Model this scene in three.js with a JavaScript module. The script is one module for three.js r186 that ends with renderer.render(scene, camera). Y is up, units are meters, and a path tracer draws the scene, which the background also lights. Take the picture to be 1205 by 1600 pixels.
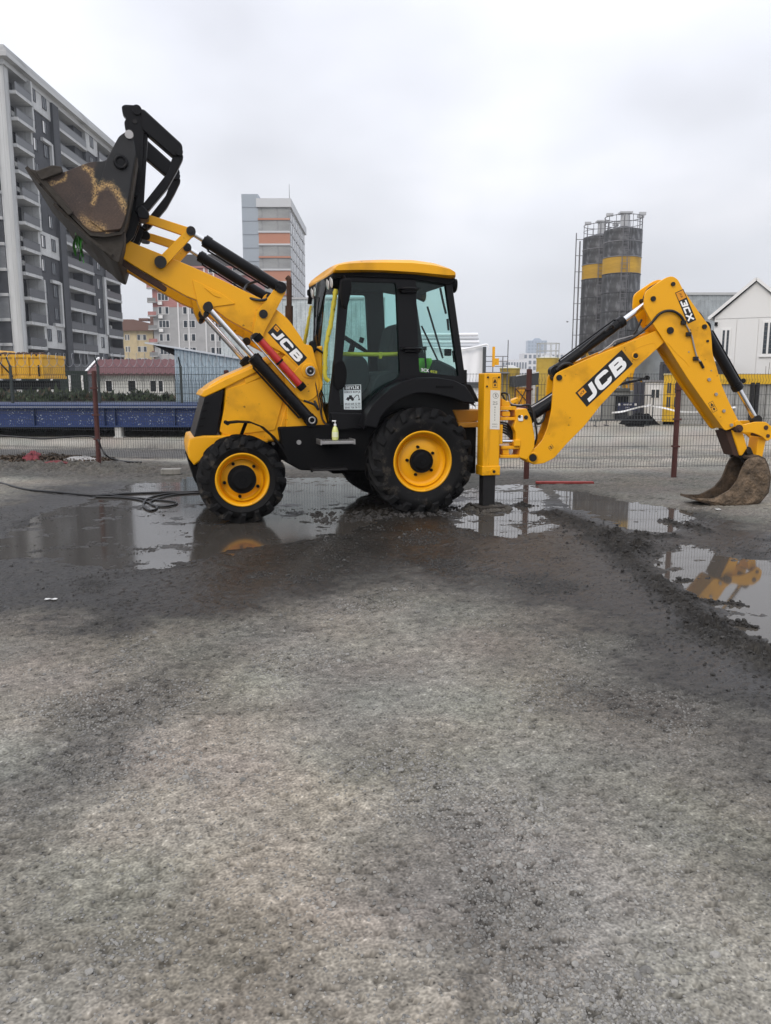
import * as THREE from 'three';
import { RoundedBoxGeometry } from 'three/addons/geometries/RoundedBoxGeometry.js';
import { mergeGeometries, toCreasedNormals } from 'three/addons/utils/BufferGeometryUtils.js';

// ------------------------------------------------------------------ camera, sky, sun, exposure
const scene = new THREE.Scene();
const camera = new THREE.PerspectiveCamera(66.08, 771 / 1024, 0.05, 6000);
camera.position.set(0, 1.6, 0);
camera.rotation.x = -0.16515;
const renderer = new THREE.WebGLRenderer({ antialias: true });
renderer.setSize(771, 1024);
renderer.toneMapping = THREE.LinearToneMapping;
renderer.toneMappingExposure = 1.25;
renderer.shadowMap.enabled = true;

let seed = 7;
function rand() { seed = (seed + 0x6D2B79F5) | 0; let t = Math.imul(seed ^ (seed >>> 15), 1 | seed); t = (t + Math.imul(t ^ (t >>> 7), 61 | t)) ^ t; return ((t ^ (t >>> 14)) >>> 0) / 4294967296; }
const rr = (a, b) => a + (b - a) * rand();
const clamp = (v, a = 0, b = 1) => Math.min(b, Math.max(a, v));
const smooth = (a, b, v) => { const t = clamp((v - a) / (b - a)); return t * t * (3 - 2 * t); };
const mix = (a, b, t) => a + (b - a) * t;

// gradient noise, optionally periodic
const PERM = new Uint8Array(512); { const p = [...Array(256).keys()]; for (let i = 255; i > 0; i--) { const j = Math.floor(rand() * (i + 1)); [p[i], p[j]] = [p[j], p[i]]; } for (let i = 0; i < 512; i++) PERM[i] = p[i & 255]; }
const GX = [], GY = []; for (let i = 0; i < 256; i++) { const a = rand() * Math.PI * 2; GX.push(Math.cos(a)); GY.push(Math.sin(a)); }
function noise(x, y, per = 256) {
  let xi = Math.floor(x), yi = Math.floor(y); const fx = x - xi, fy = y - yi;
  const x0 = ((xi % per) + per) % per & 255, x1 = ((((xi + 1) % per) + per) % per) & 255, y0 = ((yi % per) + per) % per & 255, y1 = ((((yi + 1) % per) + per) % per) & 255;
  const u = fx * fx * fx * (fx * (fx * 6 - 15) + 10), v = fy * fy * fy * (fy * (fy * 6 - 15) + 10);
  const g = (a, b, dx, dy) => { const h = PERM[PERM[a] + b]; return GX[h] * dx + GY[h] * dy; };
  const n0 = g(x0, y0, fx, fy), n1 = g(x1, y0, fx - 1, fy), n2 = g(x0, y1, fx, fy - 1), n3 = g(x1, y1, fx - 1, fy - 1);
  return 1.5 * (n0 + u * (n1 - n0) + v * (n2 - n0 + u * (n0 - n1 - n2 + n3)));
}
function fbm(x, y, o = 4, per = 256) { let s = 0, a = 0.5; for (let i = 0; i < o; i++) { s += a * noise(x + i * 17, y + i * 31, per); x *= 2; y *= 2; per = Math.min(256, per * 2); a *= 0.5; } return s; }

{ // overcast sky: grey near the horizon, brighter towards the zenith, soft cloud structure all round
  const W = 1024, H = 512, a = new Float32Array(W * H * 4);
  for (let j = 0; j < H; j++) for (let i = 0; i < W; i++) {
    const el = ((j + 0.5) / H - 0.5) * Math.PI, az = (i + 0.5) / W * 2 * Math.PI, e = Math.max(0, el);
    const dx = Math.cos(el) * Math.cos(az), dz = Math.cos(el) * Math.sin(az), k = 1.6 / (0.22 + Math.sin(e));
    const c = fbm(dx * k + 40, dz * k + 40, 5), c2 = fbm(dx * 2.2 + 9, dz * 2.2 + Math.sin(e) * 3 + 5, 3);
    const b = 0.585 + 0.58 * Math.sin(e) + 0.1 * Math.sin(e) ** 2;
    const v = b * (1 + 0.24 * c * smooth(0.02, 0.25, e) + 0.26 * c2);
    const q = (j * W + i) * 4;
    const w = smooth(0.05, 0.5, e), wm = 0.02 * smooth(0.1, 0.5, c);
    a[q] = v * (0.972 + wm); a[q + 1] = v * (1.0 + wm * 0.4); a[q + 2] = v * mix(1.065, 1.10, w); a[q + 3] = 1;
  }
  const t = new THREE.DataTexture(a, W, H, THREE.RGBAFormat, THREE.FloatType);
  t.mapping = THREE.EquirectangularReflectionMapping; t.magFilter = THREE.LinearFilter; t.minFilter = THREE.LinearFilter; t.needsUpdate = true;
  scene.background = t; scene.environment = t;
}
const sun = new THREE.DirectionalLight(0xfff4e6, 1.1);
sun.position.set(-14, 24, 16); sun.target.position.set(0, 0, -10);
sun.castShadow = true; sun.shadow.radius = 60; sun.shadow.mapSize.set(2048, 2048);
Object.assign(sun.shadow.camera, { left: -40, right: 40, top: 40, bottom: -40, near: 1, far: 120 });
scene.add(sun, sun.target);
scene.fog = new THREE.FogExp2(0xdfe3ea, 0.0004);

// ------------------------------------------------------------------ modelling helpers
const V = (x, y, z) => new THREE.Vector3(x, y, z);
const taken = {};
function numbered(n) { const k = taken[n] = (taken[n] || 0) + 1; return k === 1 ? n : n + '_' + String(k - 1).padStart(3, '0'); }
function prep(g) { g = g.index ? g.toNonIndexed() : g; for (const k of Object.keys(g.attributes)) if (!['position', 'normal', 'uv'].includes(k)) g.deleteAttribute(k); if (!g.attributes.uv) g.setAttribute('uv', new THREE.BufferAttribute(new Float32Array(g.attributes.position.count * 2), 2)); if (!g.attributes.normal) g.computeVertexNormals(); g.clearGroups(); return g; }
function P(name, geos, mat, parent, kind) { // one mesh, one part
  const list = (Array.isArray(geos) ? geos : [geos]).map(prep);
  const m = new THREE.Mesh(list.length > 1 ? mergeGeometries(list) : list[0], mat);
  m.castShadow = m.receiveShadow = true;
  if (kind) m.userData.kind = kind;
  if (parent === scene || !parent) { m.name = numbered(name); scene.add(m); } else { m.name = name; parent.add(m); }
  return m;
}
const PS = (name, geos, mat, parent) => geos.map(g => P(name, g, mat, parent)); // alike pieces, each a part of its own
function thing(name, label, category, pos = [0, 0, 0], turn = 0, group) {
  const o = new THREE.Group(); o.name = numbered(name); o.position.set(...pos); o.rotation.y = turn * Math.PI / 180;
  o.userData = { label, category }; if (group) o.userData.group = group; scene.add(o); return o;
}
function tag(o, label, category, group) { o.userData.label = label; o.userData.category = category; if (group) o.userData.group = group; return o; }
function node(name, parent) { const o = new THREE.Group(); o.name = name; parent.add(o); return o; }
function rnd(pts, r = 0.03, n = 3) { // round the corners of an outline
  const out = [], N = pts.length;
  for (let i = 0; i < N; i++) {
    const p = pts[i], a = pts[(i + N - 1) % N], b = pts[(i + 1) % N];
    const la = Math.hypot(a[0] - p[0], a[1] - p[1]), lb = Math.hypot(b[0] - p[0], b[1] - p[1]), k = Math.min(r, la * 0.45, lb * 0.45);
    const s = [p[0] + (a[0] - p[0]) * k / la, p[1] + (a[1] - p[1]) * k / la], e = [p[0] + (b[0] - p[0]) * k / lb, p[1] + (b[1] - p[1]) * k / lb];
    for (let j = 0; j <= n; j++) { const t = j / n, u = 1 - t; out.push([u * u * s[0] + 2 * u * t * p[0] + t * t * e[0], u * u * s[1] + 2 * u * t * p[1] + t * t * e[1]]); }
  }
  return out;
}
const shapeOf = (pts, holes = []) => { const s = new THREE.Shape(pts.map(p => new THREE.Vector2(...p))); for (const h of holes || []) s.holes.push(new THREE.Path(h.map(p => new THREE.Vector2(...p)))); return s; };
function ext(pts, zn, zf, bev = 0.006, holes, seg = 1) { // outline in x,y pushed from z = zf to zn
  const d = zn - zf, b = Math.min(bev, d * 0.4);
  const g = new THREE.ExtrudeGeometry(shapeOf(pts, holes), { depth: d - 2 * b, bevelEnabled: b > 0, bevelThickness: b, bevelSize: b, bevelOffset: -b, bevelSegments: seg, curveSegments: 8 });
  g.translate(0, 0, zf + b); return g;
}
function box(x0, x1, y0, y1, z0, z1, r = 0) { const w = x1 - x0, h = y1 - y0, d = z1 - z0; const g = r ? new RoundedBoxGeometry(w, h, d, 2, Math.min(r, w * 0.45, h * 0.45, d * 0.45)) : new THREE.BoxGeometry(w, h, d); g.translate((x0 + x1) / 2, (y0 + y1) / 2, (z0 + z1) / 2); return g; }
const UPV = V(0, 1, 0);
function cyl(a, b, r, r2 = r, seg = 16) { const A = V(...a), B = V(...b), d = B.clone().sub(A), L = d.length(); const g = new THREE.CylinderGeometry(r2, r, L, seg); g.applyQuaternion(new THREE.Quaternion().setFromUnitVectors(UPV, d.normalize())); g.translate(...A.add(B).multiplyScalar(0.5).toArray()); return g; }
function bar(a, b, w, t) { // square bar between two points, w across in x,y plane
  const A = V(...a), B = V(...b), d = B.clone().sub(A), L = d.length(); const g = new THREE.BoxGeometry(w, L, t); g.applyQuaternion(new THREE.Quaternion().setFromUnitVectors(UPV, d.normalize())); g.translate(...A.add(B).multiplyScalar(0.5).toArray()); return g;
}
function tube(pts, r, seg = 40, rs = 8, tension = 0.5) { return new THREE.TubeGeometry(new THREE.CatmullRomCurve3(pts.map(p => V(...p)), false, 'catmullrom', tension), seg, r, rs); }
function sheet(pts, z0, z1, th) { // a bent plate: polyline in x,y of thickness th, across z
  const n = pts.length, L = [], R = [];
  for (let i = 0; i < n; i++) { const a = pts[Math.max(0, i - 1)], b = pts[Math.min(n - 1, i + 1)], dx = b[0] - a[0], dy = b[1] - a[1], l = Math.hypot(dx, dy); L.push([pts[i][0] - dy / l * th / 2, pts[i][1] + dx / l * th / 2]); R.push([pts[i][0] + dy / l * th / 2, pts[i][1] - dx / l * th / 2]); }
  return ext([...L, ...R.reverse()], z1, z0, 0);
}
function grid(nu, nv, fn) { // surface from a function (u,v in 0..1) -> [x,y,z,(s,t)]
  const pos = [], uv = [], idx = [];
  for (let j = 0; j <= nv; j++) for (let i = 0; i <= nu; i++) { const p = fn(i / nu, j / nv); pos.push(p[0], p[1], p[2]); uv.push(p[3] ?? i / nu, p[4] ?? j / nv); }
  for (let j = 0; j < nv; j++) for (let i = 0; i < nu; i++) { const a = j * (nu + 1) + i, b = a + 1, c = a + nu + 1, d = c + 1; idx.push(a, b, d, a, d, c); }
  const g = new THREE.BufferGeometry(); g.setAttribute('position', new THREE.Float32BufferAttribute(pos, 3)); g.setAttribute('uv', new THREE.Float32BufferAttribute(uv, 2)); g.setIndex(idx); g.computeVertexNormals(); return g;
}
function loft(rings, close = true) { // closed outlines [[x,y,z]...] joined one to the next, ends capped
  const N = rings[0].length, pos = [], tri = (p, q, r) => pos.push(...p, ...q, ...r);
  for (let i = 0; i < rings.length - 1; i++) for (let k = 0; k < N; k++) { const a = rings[i][k], b = rings[i][(k + 1) % N], c = rings[i + 1][k], d = rings[i + 1][(k + 1) % N]; tri(a, c, d); tri(a, d, b); }
  for (const [r, f] of [[rings[0], 0], [rings[rings.length - 1], 1]]) for (const [p, q, s] of THREE.ShapeUtils.triangulateShape(r.map(v => new THREE.Vector2(v[0], v[1])), [])) f ? tri(r[p], r[s], r[q]) : tri(r[p], r[q], r[s]);
  let g = new THREE.BufferGeometry(); g.setAttribute('position', new THREE.Float32BufferAttribute(pos, 3)); g.setAttribute('uv', new THREE.Float32BufferAttribute(pos.reduce((s, v, i) => (i % 3 !== 1 && s.push(v), s), []), 2)); g.computeVertexNormals(); return toCreasedNormals(g, 0.7);
}
function pin(x, y, z, r, l) { return cyl([x, y, z], [x, y, z + l], r, r, 18); }
function quad(o, xe, ye, z) { // flat sticker in the x,y plane from its lower left, lower right and upper left corners
  const g = new THREE.BufferGeometry(), tr = [xe[0] + ye[0] - o[0], xe[1] + ye[1] - o[1]];
  g.setAttribute('position', new THREE.Float32BufferAttribute([o[0], o[1], z, xe[0], xe[1], z, tr[0], tr[1], z, ye[0], ye[1], z], 3));
  g.setAttribute('uv', new THREE.Float32BufferAttribute([0, 0, 1, 0, 1, 1, 0, 1], 2)); g.setIndex([0, 1, 2, 0, 2, 3]); g.computeVertexNormals(); return g;
}
function dataTex(n, fn, srgb = false, rep = 1) {
  const a = new Uint8Array(n * n * 4);
  for (let j = 0; j < n; j++) for (let i = 0; i < n; i++) { const c = fn(i / n, j / n), q = (j * n + i) * 4; if (c.length) { a[q] = clamp(c[0]) * 255; a[q + 1] = clamp(c[1]) * 255; a[q + 2] = clamp(c[2]) * 255; } else a[q] = a[q + 1] = a[q + 2] = clamp(c) * 255; a[q + 3] = 255; }
  const t = new THREE.DataTexture(a, n, n); t.wrapS = t.wrapT = THREE.RepeatWrapping; t.magFilter = THREE.LinearFilter; t.minFilter = THREE.LinearMipmapLinearFilter; t.generateMipmaps = true; if (srgb) t.colorSpace = THREE.SRGBColorSpace; t.repeat.set(rep, rep); t.needsUpdate = true; return t;
}
function canvasTex(w, h, draw) { const c = document.createElement('canvas'); c.width = w; c.height = h; draw(c.getContext('2d'), w, h); const t = new THREE.CanvasTexture(c); t.colorSpace = THREE.SRGBColorSpace; t.anisotropy = 8; return t; }

// ------------------------------------------------------------------ materials
const L3 = (r, g, b) => new THREE.Color().setRGB(r, g, b);
const std = (r, g, b, rough = 0.6, o = {}) => new THREE.MeshStandardMaterial({ color: L3(r, g, b), roughness: rough, ...o });
const phys = (r, g, b, rough = 0.6, o = {}) => new THREE.MeshPhysicalMaterial({ color: L3(r, g, b), roughness: rough, ...o });
const grimeTex = dataTex(512, (u, v) => { const a = fbm(u * 4, v * 4, 5, 4), b = fbm(u * 32 + 3, v * 32, 3, 32); let k = 1 - 0.14 * smooth(0.05, 0.5, a) - 0.6 * smooth(0.36, 0.58, b) * smooth(-0.05, 0.35, a); return [k, k * mix(1, 0.97, 1 - k), k]; }, true, 0.5);
const fineBump = dataTex(256, (u, v) => 0.5 + 0.5 * fbm(u * 16, v * 16, 4, 16), false, 3);
const mudBump = dataTex(512, (u, v) => 0.5 + 0.6 * fbm(u * 6, v * 6, 6, 6), false, 2);
const concreteTex = dataTex(512, (u, v) => { const k = 0.86 + 0.16 * fbm(u * 5, v * 5, 5, 5) + 0.07 * fbm(u * 64, v * 64, 2, 64) - 0.12 * smooth(0.2, 0.6, fbm(u * 24, v * 3 + 8, 3, 3)); return [k, k, k * 0.985]; }, true, 0.25);
const M = {
  yellow: phys(0.82, 0.385, 0.002, 0.42, { clearcoat: 0.18, clearcoatRoughness: 0.25, specularIntensity: 0.6, map: grimeTex }),
  yellowDirty: phys(0.42, 0.19, 0.012, 0.6, { map: grimeTex }),
  black: phys(0.006, 0.006, 0.007, 0.35, { clearcoat: 0.06, clearcoatRoughness: 0.3, specularIntensity: 0.3 }),
  matBlack: phys(0.005, 0.005, 0.0055, 0.75, { specularIntensity: 0.25 }),
  rubber: phys(0.085, 0.085, 0.085, 0.7, { map: dataTex(512, (u, v) => { const m = smooth(0.12, 0.5, fbm(u * 5, v * 5, 6, 5) + 0.3 * fbm(u * 40, v * 40, 2, 40)); return [mix(0.33, 0.74, m), mix(0.33, 0.69, m), mix(0.34, 0.62, m)]; }, true, 1), specularIntensity: 0.3, bumpMap: fineBump, bumpScale: 0.003 }),
  hose: std(0.007, 0.007, 0.008, 0.5),
  chrome: std(0.72, 0.72, 0.73, 0.18, { metalness: 1 }),
  steel: std(0.38, 0.37, 0.36, 0.45, { metalness: 0.8 }),
  darkSteel: std(0.016, 0.015, 0.015, 0.5, { metalness: 0.4, map: grimeTex }),
  rust: std(0.075, 0.035, 0.022, 0.85, { map: concreteTex }),
  red: phys(0.45, 0.016, 0.012, 0.4, { clearcoat: 0.3 }),
  glass: phys(0.78, 0.90, 0.885, 0.03, { specularIntensity: 0.5, transmission: 1, thickness: 0, ior: 1.45 }),
  white: std(0.75, 0.75, 0.74, 0.6),
  lamp: phys(0.8, 0.8, 0.78, 0.1, { clearcoat: 1 }),
  tape: std(0.50, 0.42, 0.025, 0.6, { map: grimeTex }),
  seat: std(0.025, 0.025, 0.028, 0.9),
};

// ------------------------------------------------------------------ ground: one sheet from behind the camera to the horizon
const PUD = [ // outlines of standing water, [x, z]
  [[2.319, -6.83], [2.667, -7.424], [3.029, -7.728], [3.144, -7.309], [3.253, -7.142], [3.528, -7.035], [3.945, -6.59], [2.675, -4.383], [2.378, -4.655], [2.231, -4.815], [2.158, -5.014], [2.374, -5.431], [2.322, -5.735], [2.241, -6.196]],
  [[2.491, -11.702], [2.869, -11.562], [3.204, -10.908], [3.461, -10.323], [3.767, -10.001], [3.836, -9.505], [3.437, -8.804], [2.994, -8.268], [2.686, -8.489], [2.56, -9.054], [2.45, -10.001], [2.353, -10.786]],
  [[0.692, -9.6], [0.894, -11.161], [1.418, -12.142], [2.35, -12.617], [2.461, -11.291], [2.35, -10.106], [2.325, -9.319], [1.748, -8.196], [1.266, -7.728], [0.907, -8.268], [0.697, -8.644]],
  [[-4.596, -7.665], [-4.055, -8.126], [-4.293, -9.6], [-4.1, -11.033], [-4.107, -12.783], [-3.384, -13.683], [-2, -13.4], [-0.685, -13.4], [-0.023, -11.291], [-0.018, -8.927], [-0.291, -8.268], [-1.026, -7.604], [-1.596, -7.035], [-1.938, -6.59], [-2.634, -6.684], [-3.247, -6.931], [-4.112, -6.83]],
];
const WET = [[-4.015, -4.728], [-2.641, -5.2], [-1.674, -4.92], [-1.352, -5.305], [-0.756, -5.919], [-0.013, -6.3], [0.505, -6.196], [0.922, -5.863], [1.237, -4.92], [1.482, -4.383], [1.664, -3.904], [1.793, -3.445], [2.07, -2.97], [5.505, -8.34], [4.249, -8.528], [4.016, -9.6], [3.861, -11.845], [2.624, -12.953], [-1.163, -13.878], [-4.441, -13.493], [-5.012, -10.106], [-7.932, -9.6]];
const RUTS = [ // [from, to, half width, darkening]
  [[-0.014, -6.708], [-0.777, -5.352], 0.22, 0.75], [[-0.777, -5.352], [-1.225, -3.947], 0.24, 0.65], [[-1.225, -3.947], [-1.397, -2.944], 0.2, 0.6], [[-1.397, -2.944], [-1.46, -2.185], 0.2, 0.55],
  [[-0.642, -5.771], [-0.827, -3.82], 0.018, 0.4], [[-0.827, -3.82], [-0.884, -3.378], 0.016, 0.3], [[1.263, -6.365], [1.259, -4.383], 0.25, 0.4], [[1.259, -4.383], [1.515, -2.869], 0.22, 0.35], [[0.287, -2.246], [0.218, -1.707], 0.05, 0.5], [[-0.801, -4.92], [-0.348, -4.987], 0.05, 0.6],
  [[-1.598, -3.699], [-0.134, -3.661], 0.05, 0.3], [[0.689, -2.944], [1.33, -2.485], 0.12, 0.35], [[-1.17, -2.156], [-0.488, -1.968], 0.2, 0.3], [[-0.17, -4.728], [0.049, -3.191], 0.3, 0.25], [[0.105, -2.485], [0.299, -2.099], 0.2, 0.35],
];
const RIDGES = [ // churned mud thrown up beside the puddles: [from, to, half width, height]
  [[2.037, -9.6], [2.433, -7.366], 0.22, 0.05], [[2.21, -7.665], [2.167, -6.054], 0.18, 0.045], [[2.167, -6.054], [2.132, -4.92], 0.16, 0.05], [[2.119, -4.92], [2.262, -4.228], 0.2, 0.06], [[2.183, -5.682], [2.606, -5.562], 0.05, 0.045], [[2.207, -5.156], [2.422, -5.056], 0.06, 0.045],
  [[2.085, -7.922], [2.987, -8.057], 0.12, 0.045], [[1.297, -10.001], [1.392, -9.796], 0.1, 0.05], [[1.744, -10.213], [1.902, -10.159], 0.08, 0.035], [[2.394, -6.258], [2.699, -6.365], 0.03, 0.03], [[2.256, -7.088], [2.592, -7.665], 0.1, 0.04], [[3.27, -9.054], [3.434, -8.34], 0.1, 0.05],
];
function sd(poly, x, z) { let d = 1e9, s = false; for (let i = 0, j = poly.length - 1; i < poly.length; j = i++) { const ax = poly[i][0], az = poly[i][1], ex = poly[j][0] - ax, ez = poly[j][1] - az, wx = x - ax, wz = z - az, t = clamp((wx * ex + wz * ez) / (ex * ex + ez * ez)), bx = wx - ex * t, bz = wz - ez * t; d = Math.min(d, bx * bx + bz * bz); if ((az > z) !== (az + ez > z) && x < ex * (z - az) / ez + ax) s = !s; } return (s ? 1 : -1) * Math.sqrt(d); }
function seg(a, b, x, z) { const ex = b[0] - a[0], ez = b[1] - a[1], t = clamp(((x - a[0]) * ex + (z - a[1]) * ez) / (ex * ex + ez * ez)); return Math.hypot(x - a[0] - ex * t, z - a[1] - ez * t); }
const BB = PUD.map(p => [Math.min(...p.map(q => q[0])) - 0.6, Math.max(...p.map(q => q[0])) + 0.6, Math.min(...p.map(q => q[1])) - 0.6, Math.max(...p.map(q => q[1])) + 0.6]);
const WATER = -0.018;
const fenceZ = x => x < 2.33 ? mix(-14.94, -12.95, clamp((x + 5.46) / 7.79, -1, 1)) : mix(-12.95, -13.22, clamp((x - 2.33) / 2.54));
function soil(x, z) { // height, wetness, tone, looseness
  const n1 = fbm(x * 0.55 + 5, z * 0.55, 4), n2 = fbm(x * 2.3, z * 2.3 + 9, 4), far = z < -24;
  let h = 0.016 * n1 + 0.010 * n2, wet = 0, tone = 1 + 0.22 * n1 + 0.16 * n2, loose = 0;
  if (z > -20 && z < 1 && Math.abs(x) < 14) {
    const n3 = fbm(x * 9, z * 9 + 3, 4), n4 = fbm(x * 31 + 3, z * 31, 3), n5 = noise(x * 83, z * 83 + 7), n6 = noise(x * 160 + 9, z * 160);
    h += 0.007 * n3 + 0.0035 * n4 + 0.004 * Math.max(0, n2);
    { const s = sd(WET, x, z) + 0.9 * n1 + 0.6 * n2 + 0.3 * n3; wet = 0.55 * smooth(-1.5, 0.1, s + 0.5 * n2 + 0.35 * n4) + 0.45 * smooth(-0.45, 0.4, s); }
    let pd = -9, film = 0;
    for (let i = 0; i < 4; i++) { const b = BB[i]; if (x < b[0] || x > b[1] || z < b[2] || z > b[3]) continue; pd = Math.max(pd, sd(PUD[i], x, z) - (i > 1 ? 0.05 : 0)); if (i > 1 && sd(PUD[i], x, z) > 0) { film = 1; h += 0.012 * n3 + 0.011 * n2 + 0.005 * n4 + 0.008 * noise(x * 0.9 + z * 0.3, z * 5); } }
    const m = smooth(-0.12, 0.14, pd + (film ? 0.55 * n1 + 0.2 * n2 : 0) + 0.26 * n2 + 0.22 * n3 + 0.1 * n4);
    h = mix(h, h * 0.55 - (film ? 0.0222 : 0.034) + (film ? 0 : 0.024 * Math.max(0, noise(x * 1.4 + 4, z * 4.5) + 0.4 * n3 - 0.12)), m);
    wet = Math.max(wet, smooth(-0.5, -0.02, pd + 0.2 * n2));
    let rough = 0;
    for (const [a, b, w, k] of RIDGES) { const d = seg(a, b, x, z) / w; if (d < 2) { const q = Math.exp(-d * d * 1.3); h += k * 1.3 * q * (0.35 + 1.15 * n3 + 0.6 * n4 + 0.5 * n2); rough = Math.max(rough, q); } }
    let rut = 0, tread = 0; for (const [a, b, w, k] of RUTS) { const d = seg(a, b, x, z) / w; if (d < 2.2) { rut = Math.max(rut, k * smooth(1.9, 0.5, d + 0.8 * n2 + 0.6 * n3)); if (w > 0.15) { const L = Math.hypot(b[0] - a[0], b[1] - a[1]), al = ((x - a[0]) * (b[0] - a[0]) + (z - a[1]) * (b[1] - a[1])) / L; tread = Math.max(tread, k * smooth(1.3, 0.9, d) * smooth(0.1, 0.5, Math.sin((al + d * w * 0.8) * 38) + 0.7 * n3) * smooth(-0.35, 0.25, n2 + n1)); } } }
    rut *= 0.35 + 0.65 * smooth(-0.3, 0.22, n3 + 0.7 * n4 + 0.3 * n2); h -= 0.006 * rut + 0.009 * tread;
    wet = Math.max(wet, rough * 0.9, rut * 0.8, tread * 0.7); loose = Math.max(rough, rut * 0.5);
    const gz = fenceZ(x), foot = Math.exp(-(((z - gz - 0.5) / 1.1) ** 2)); h += foot * 0.085 * Math.max(0, 0.5 + 1.1 * n2 + n3 + 0.4 * n4) * smooth(-2, -4, x + 1) + foot * 0.02 * n3; loose = Math.max(loose, foot * 0.7);
    // dry tan ground by the bucket and along the right part of the fence
    wet *= 1 - 0.75 * smooth(2.2, 3.4, x + 0.4 * n2) * smooth(-9.4, -10.2, z + 0.6 * n1);
    const patch = smooth(0.08, 0.34, fbm(x * 1.15 + 20, z * 1.15, 3)), pit = smooth(0.26, 0.46, noise(x * 22, z * 34) * 0.75 + 0.5 * n4 + 0.3 * n3), crust = smooth(0.0, 0.35, n2 + 0.5 * n3);
    const rad = Math.hypot(x, z + 11), ang = Math.atan2(x, z + 11), streak = noise(ang * 9 + 3, rad * 0.35) + 0.5 * noise(ang * 26, rad * 0.7 + 9);
    tone += 0.20 * n3 + 0.17 * n4 + 0.14 * n5 + 0.15 * n6 + 0.14 * n2 + 0.13 * crust + 0.13 * streak - 0.62 * pit * (0.55 + 0.6 * patch) - 0.17 * patch;
    h += -0.009 * pit + 0.003 * crust + 0.0022 * n5 * (0.5 + patch) + 0.003 * patch * n4; loose = Math.max(loose, 0.4 * patch);
    wet = clamp(wet + 0.14 * smooth(0.1, 0.6, n3 * 0.6 + n2 * 0.8) + 0.10 * streak * (wet > 0.1 ? 1 : 0.2));
    if (z < gz + 2.6) wet = mix(wet, 0.62 + 0.3 * n2, smooth(gz + 2.6, gz + 1.6, z + 0.5 * n1) * (x < 3 ? 1 : 0.55));
    const yard = smooth(gz - 0.5, gz - 1.6, z + 0.3 * n2);
    wet = mix(wet, x < -1 ? 0.2 + 0.7 * smooth(-16, -16.8, z + n2 * 0.5) * smooth(-19.5, -18, z + n2) : 0.28 + 0.5 * n1, yard); tone = mix(tone, 0.35 + tone * 1.2, yard);
  } else { tone = 0.4 + tone * 1.15; wet = clamp(0.16 + 0.45 * n1); h *= far ? 2 : 1; }
  return [h, clamp(wet), tone, loose];
}
const detail = dataTex(1024, (u, v) => { // fine gravel and grit
  const a = fbm(u * 24, v * 24, 5, 24), b = fbm(u * 90 + 5, v * 90, 2, 90), c = noise(u * 170, v * 170, 170);
  const k = 0.70 + 0.20 * a + 0.20 * b + 0.14 * c + 0.26 * smooth(0.38, 0.6, b + 0.25 * a) - 0.30 * smooth(0.36, 0.6, -b - 0.2 * a);
  return [k, k * 0.992, k * 0.978]; }, true);
const gritBump = dataTex(1024, (u, v) => 0.45 + 0.26 * fbm(u * 24, v * 24, 5, 24) + 0.3 * fbm(u * 90 + 5, v * 90, 2, 90) + 0.14 * noise(u * 170, v * 170, 170));
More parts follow.
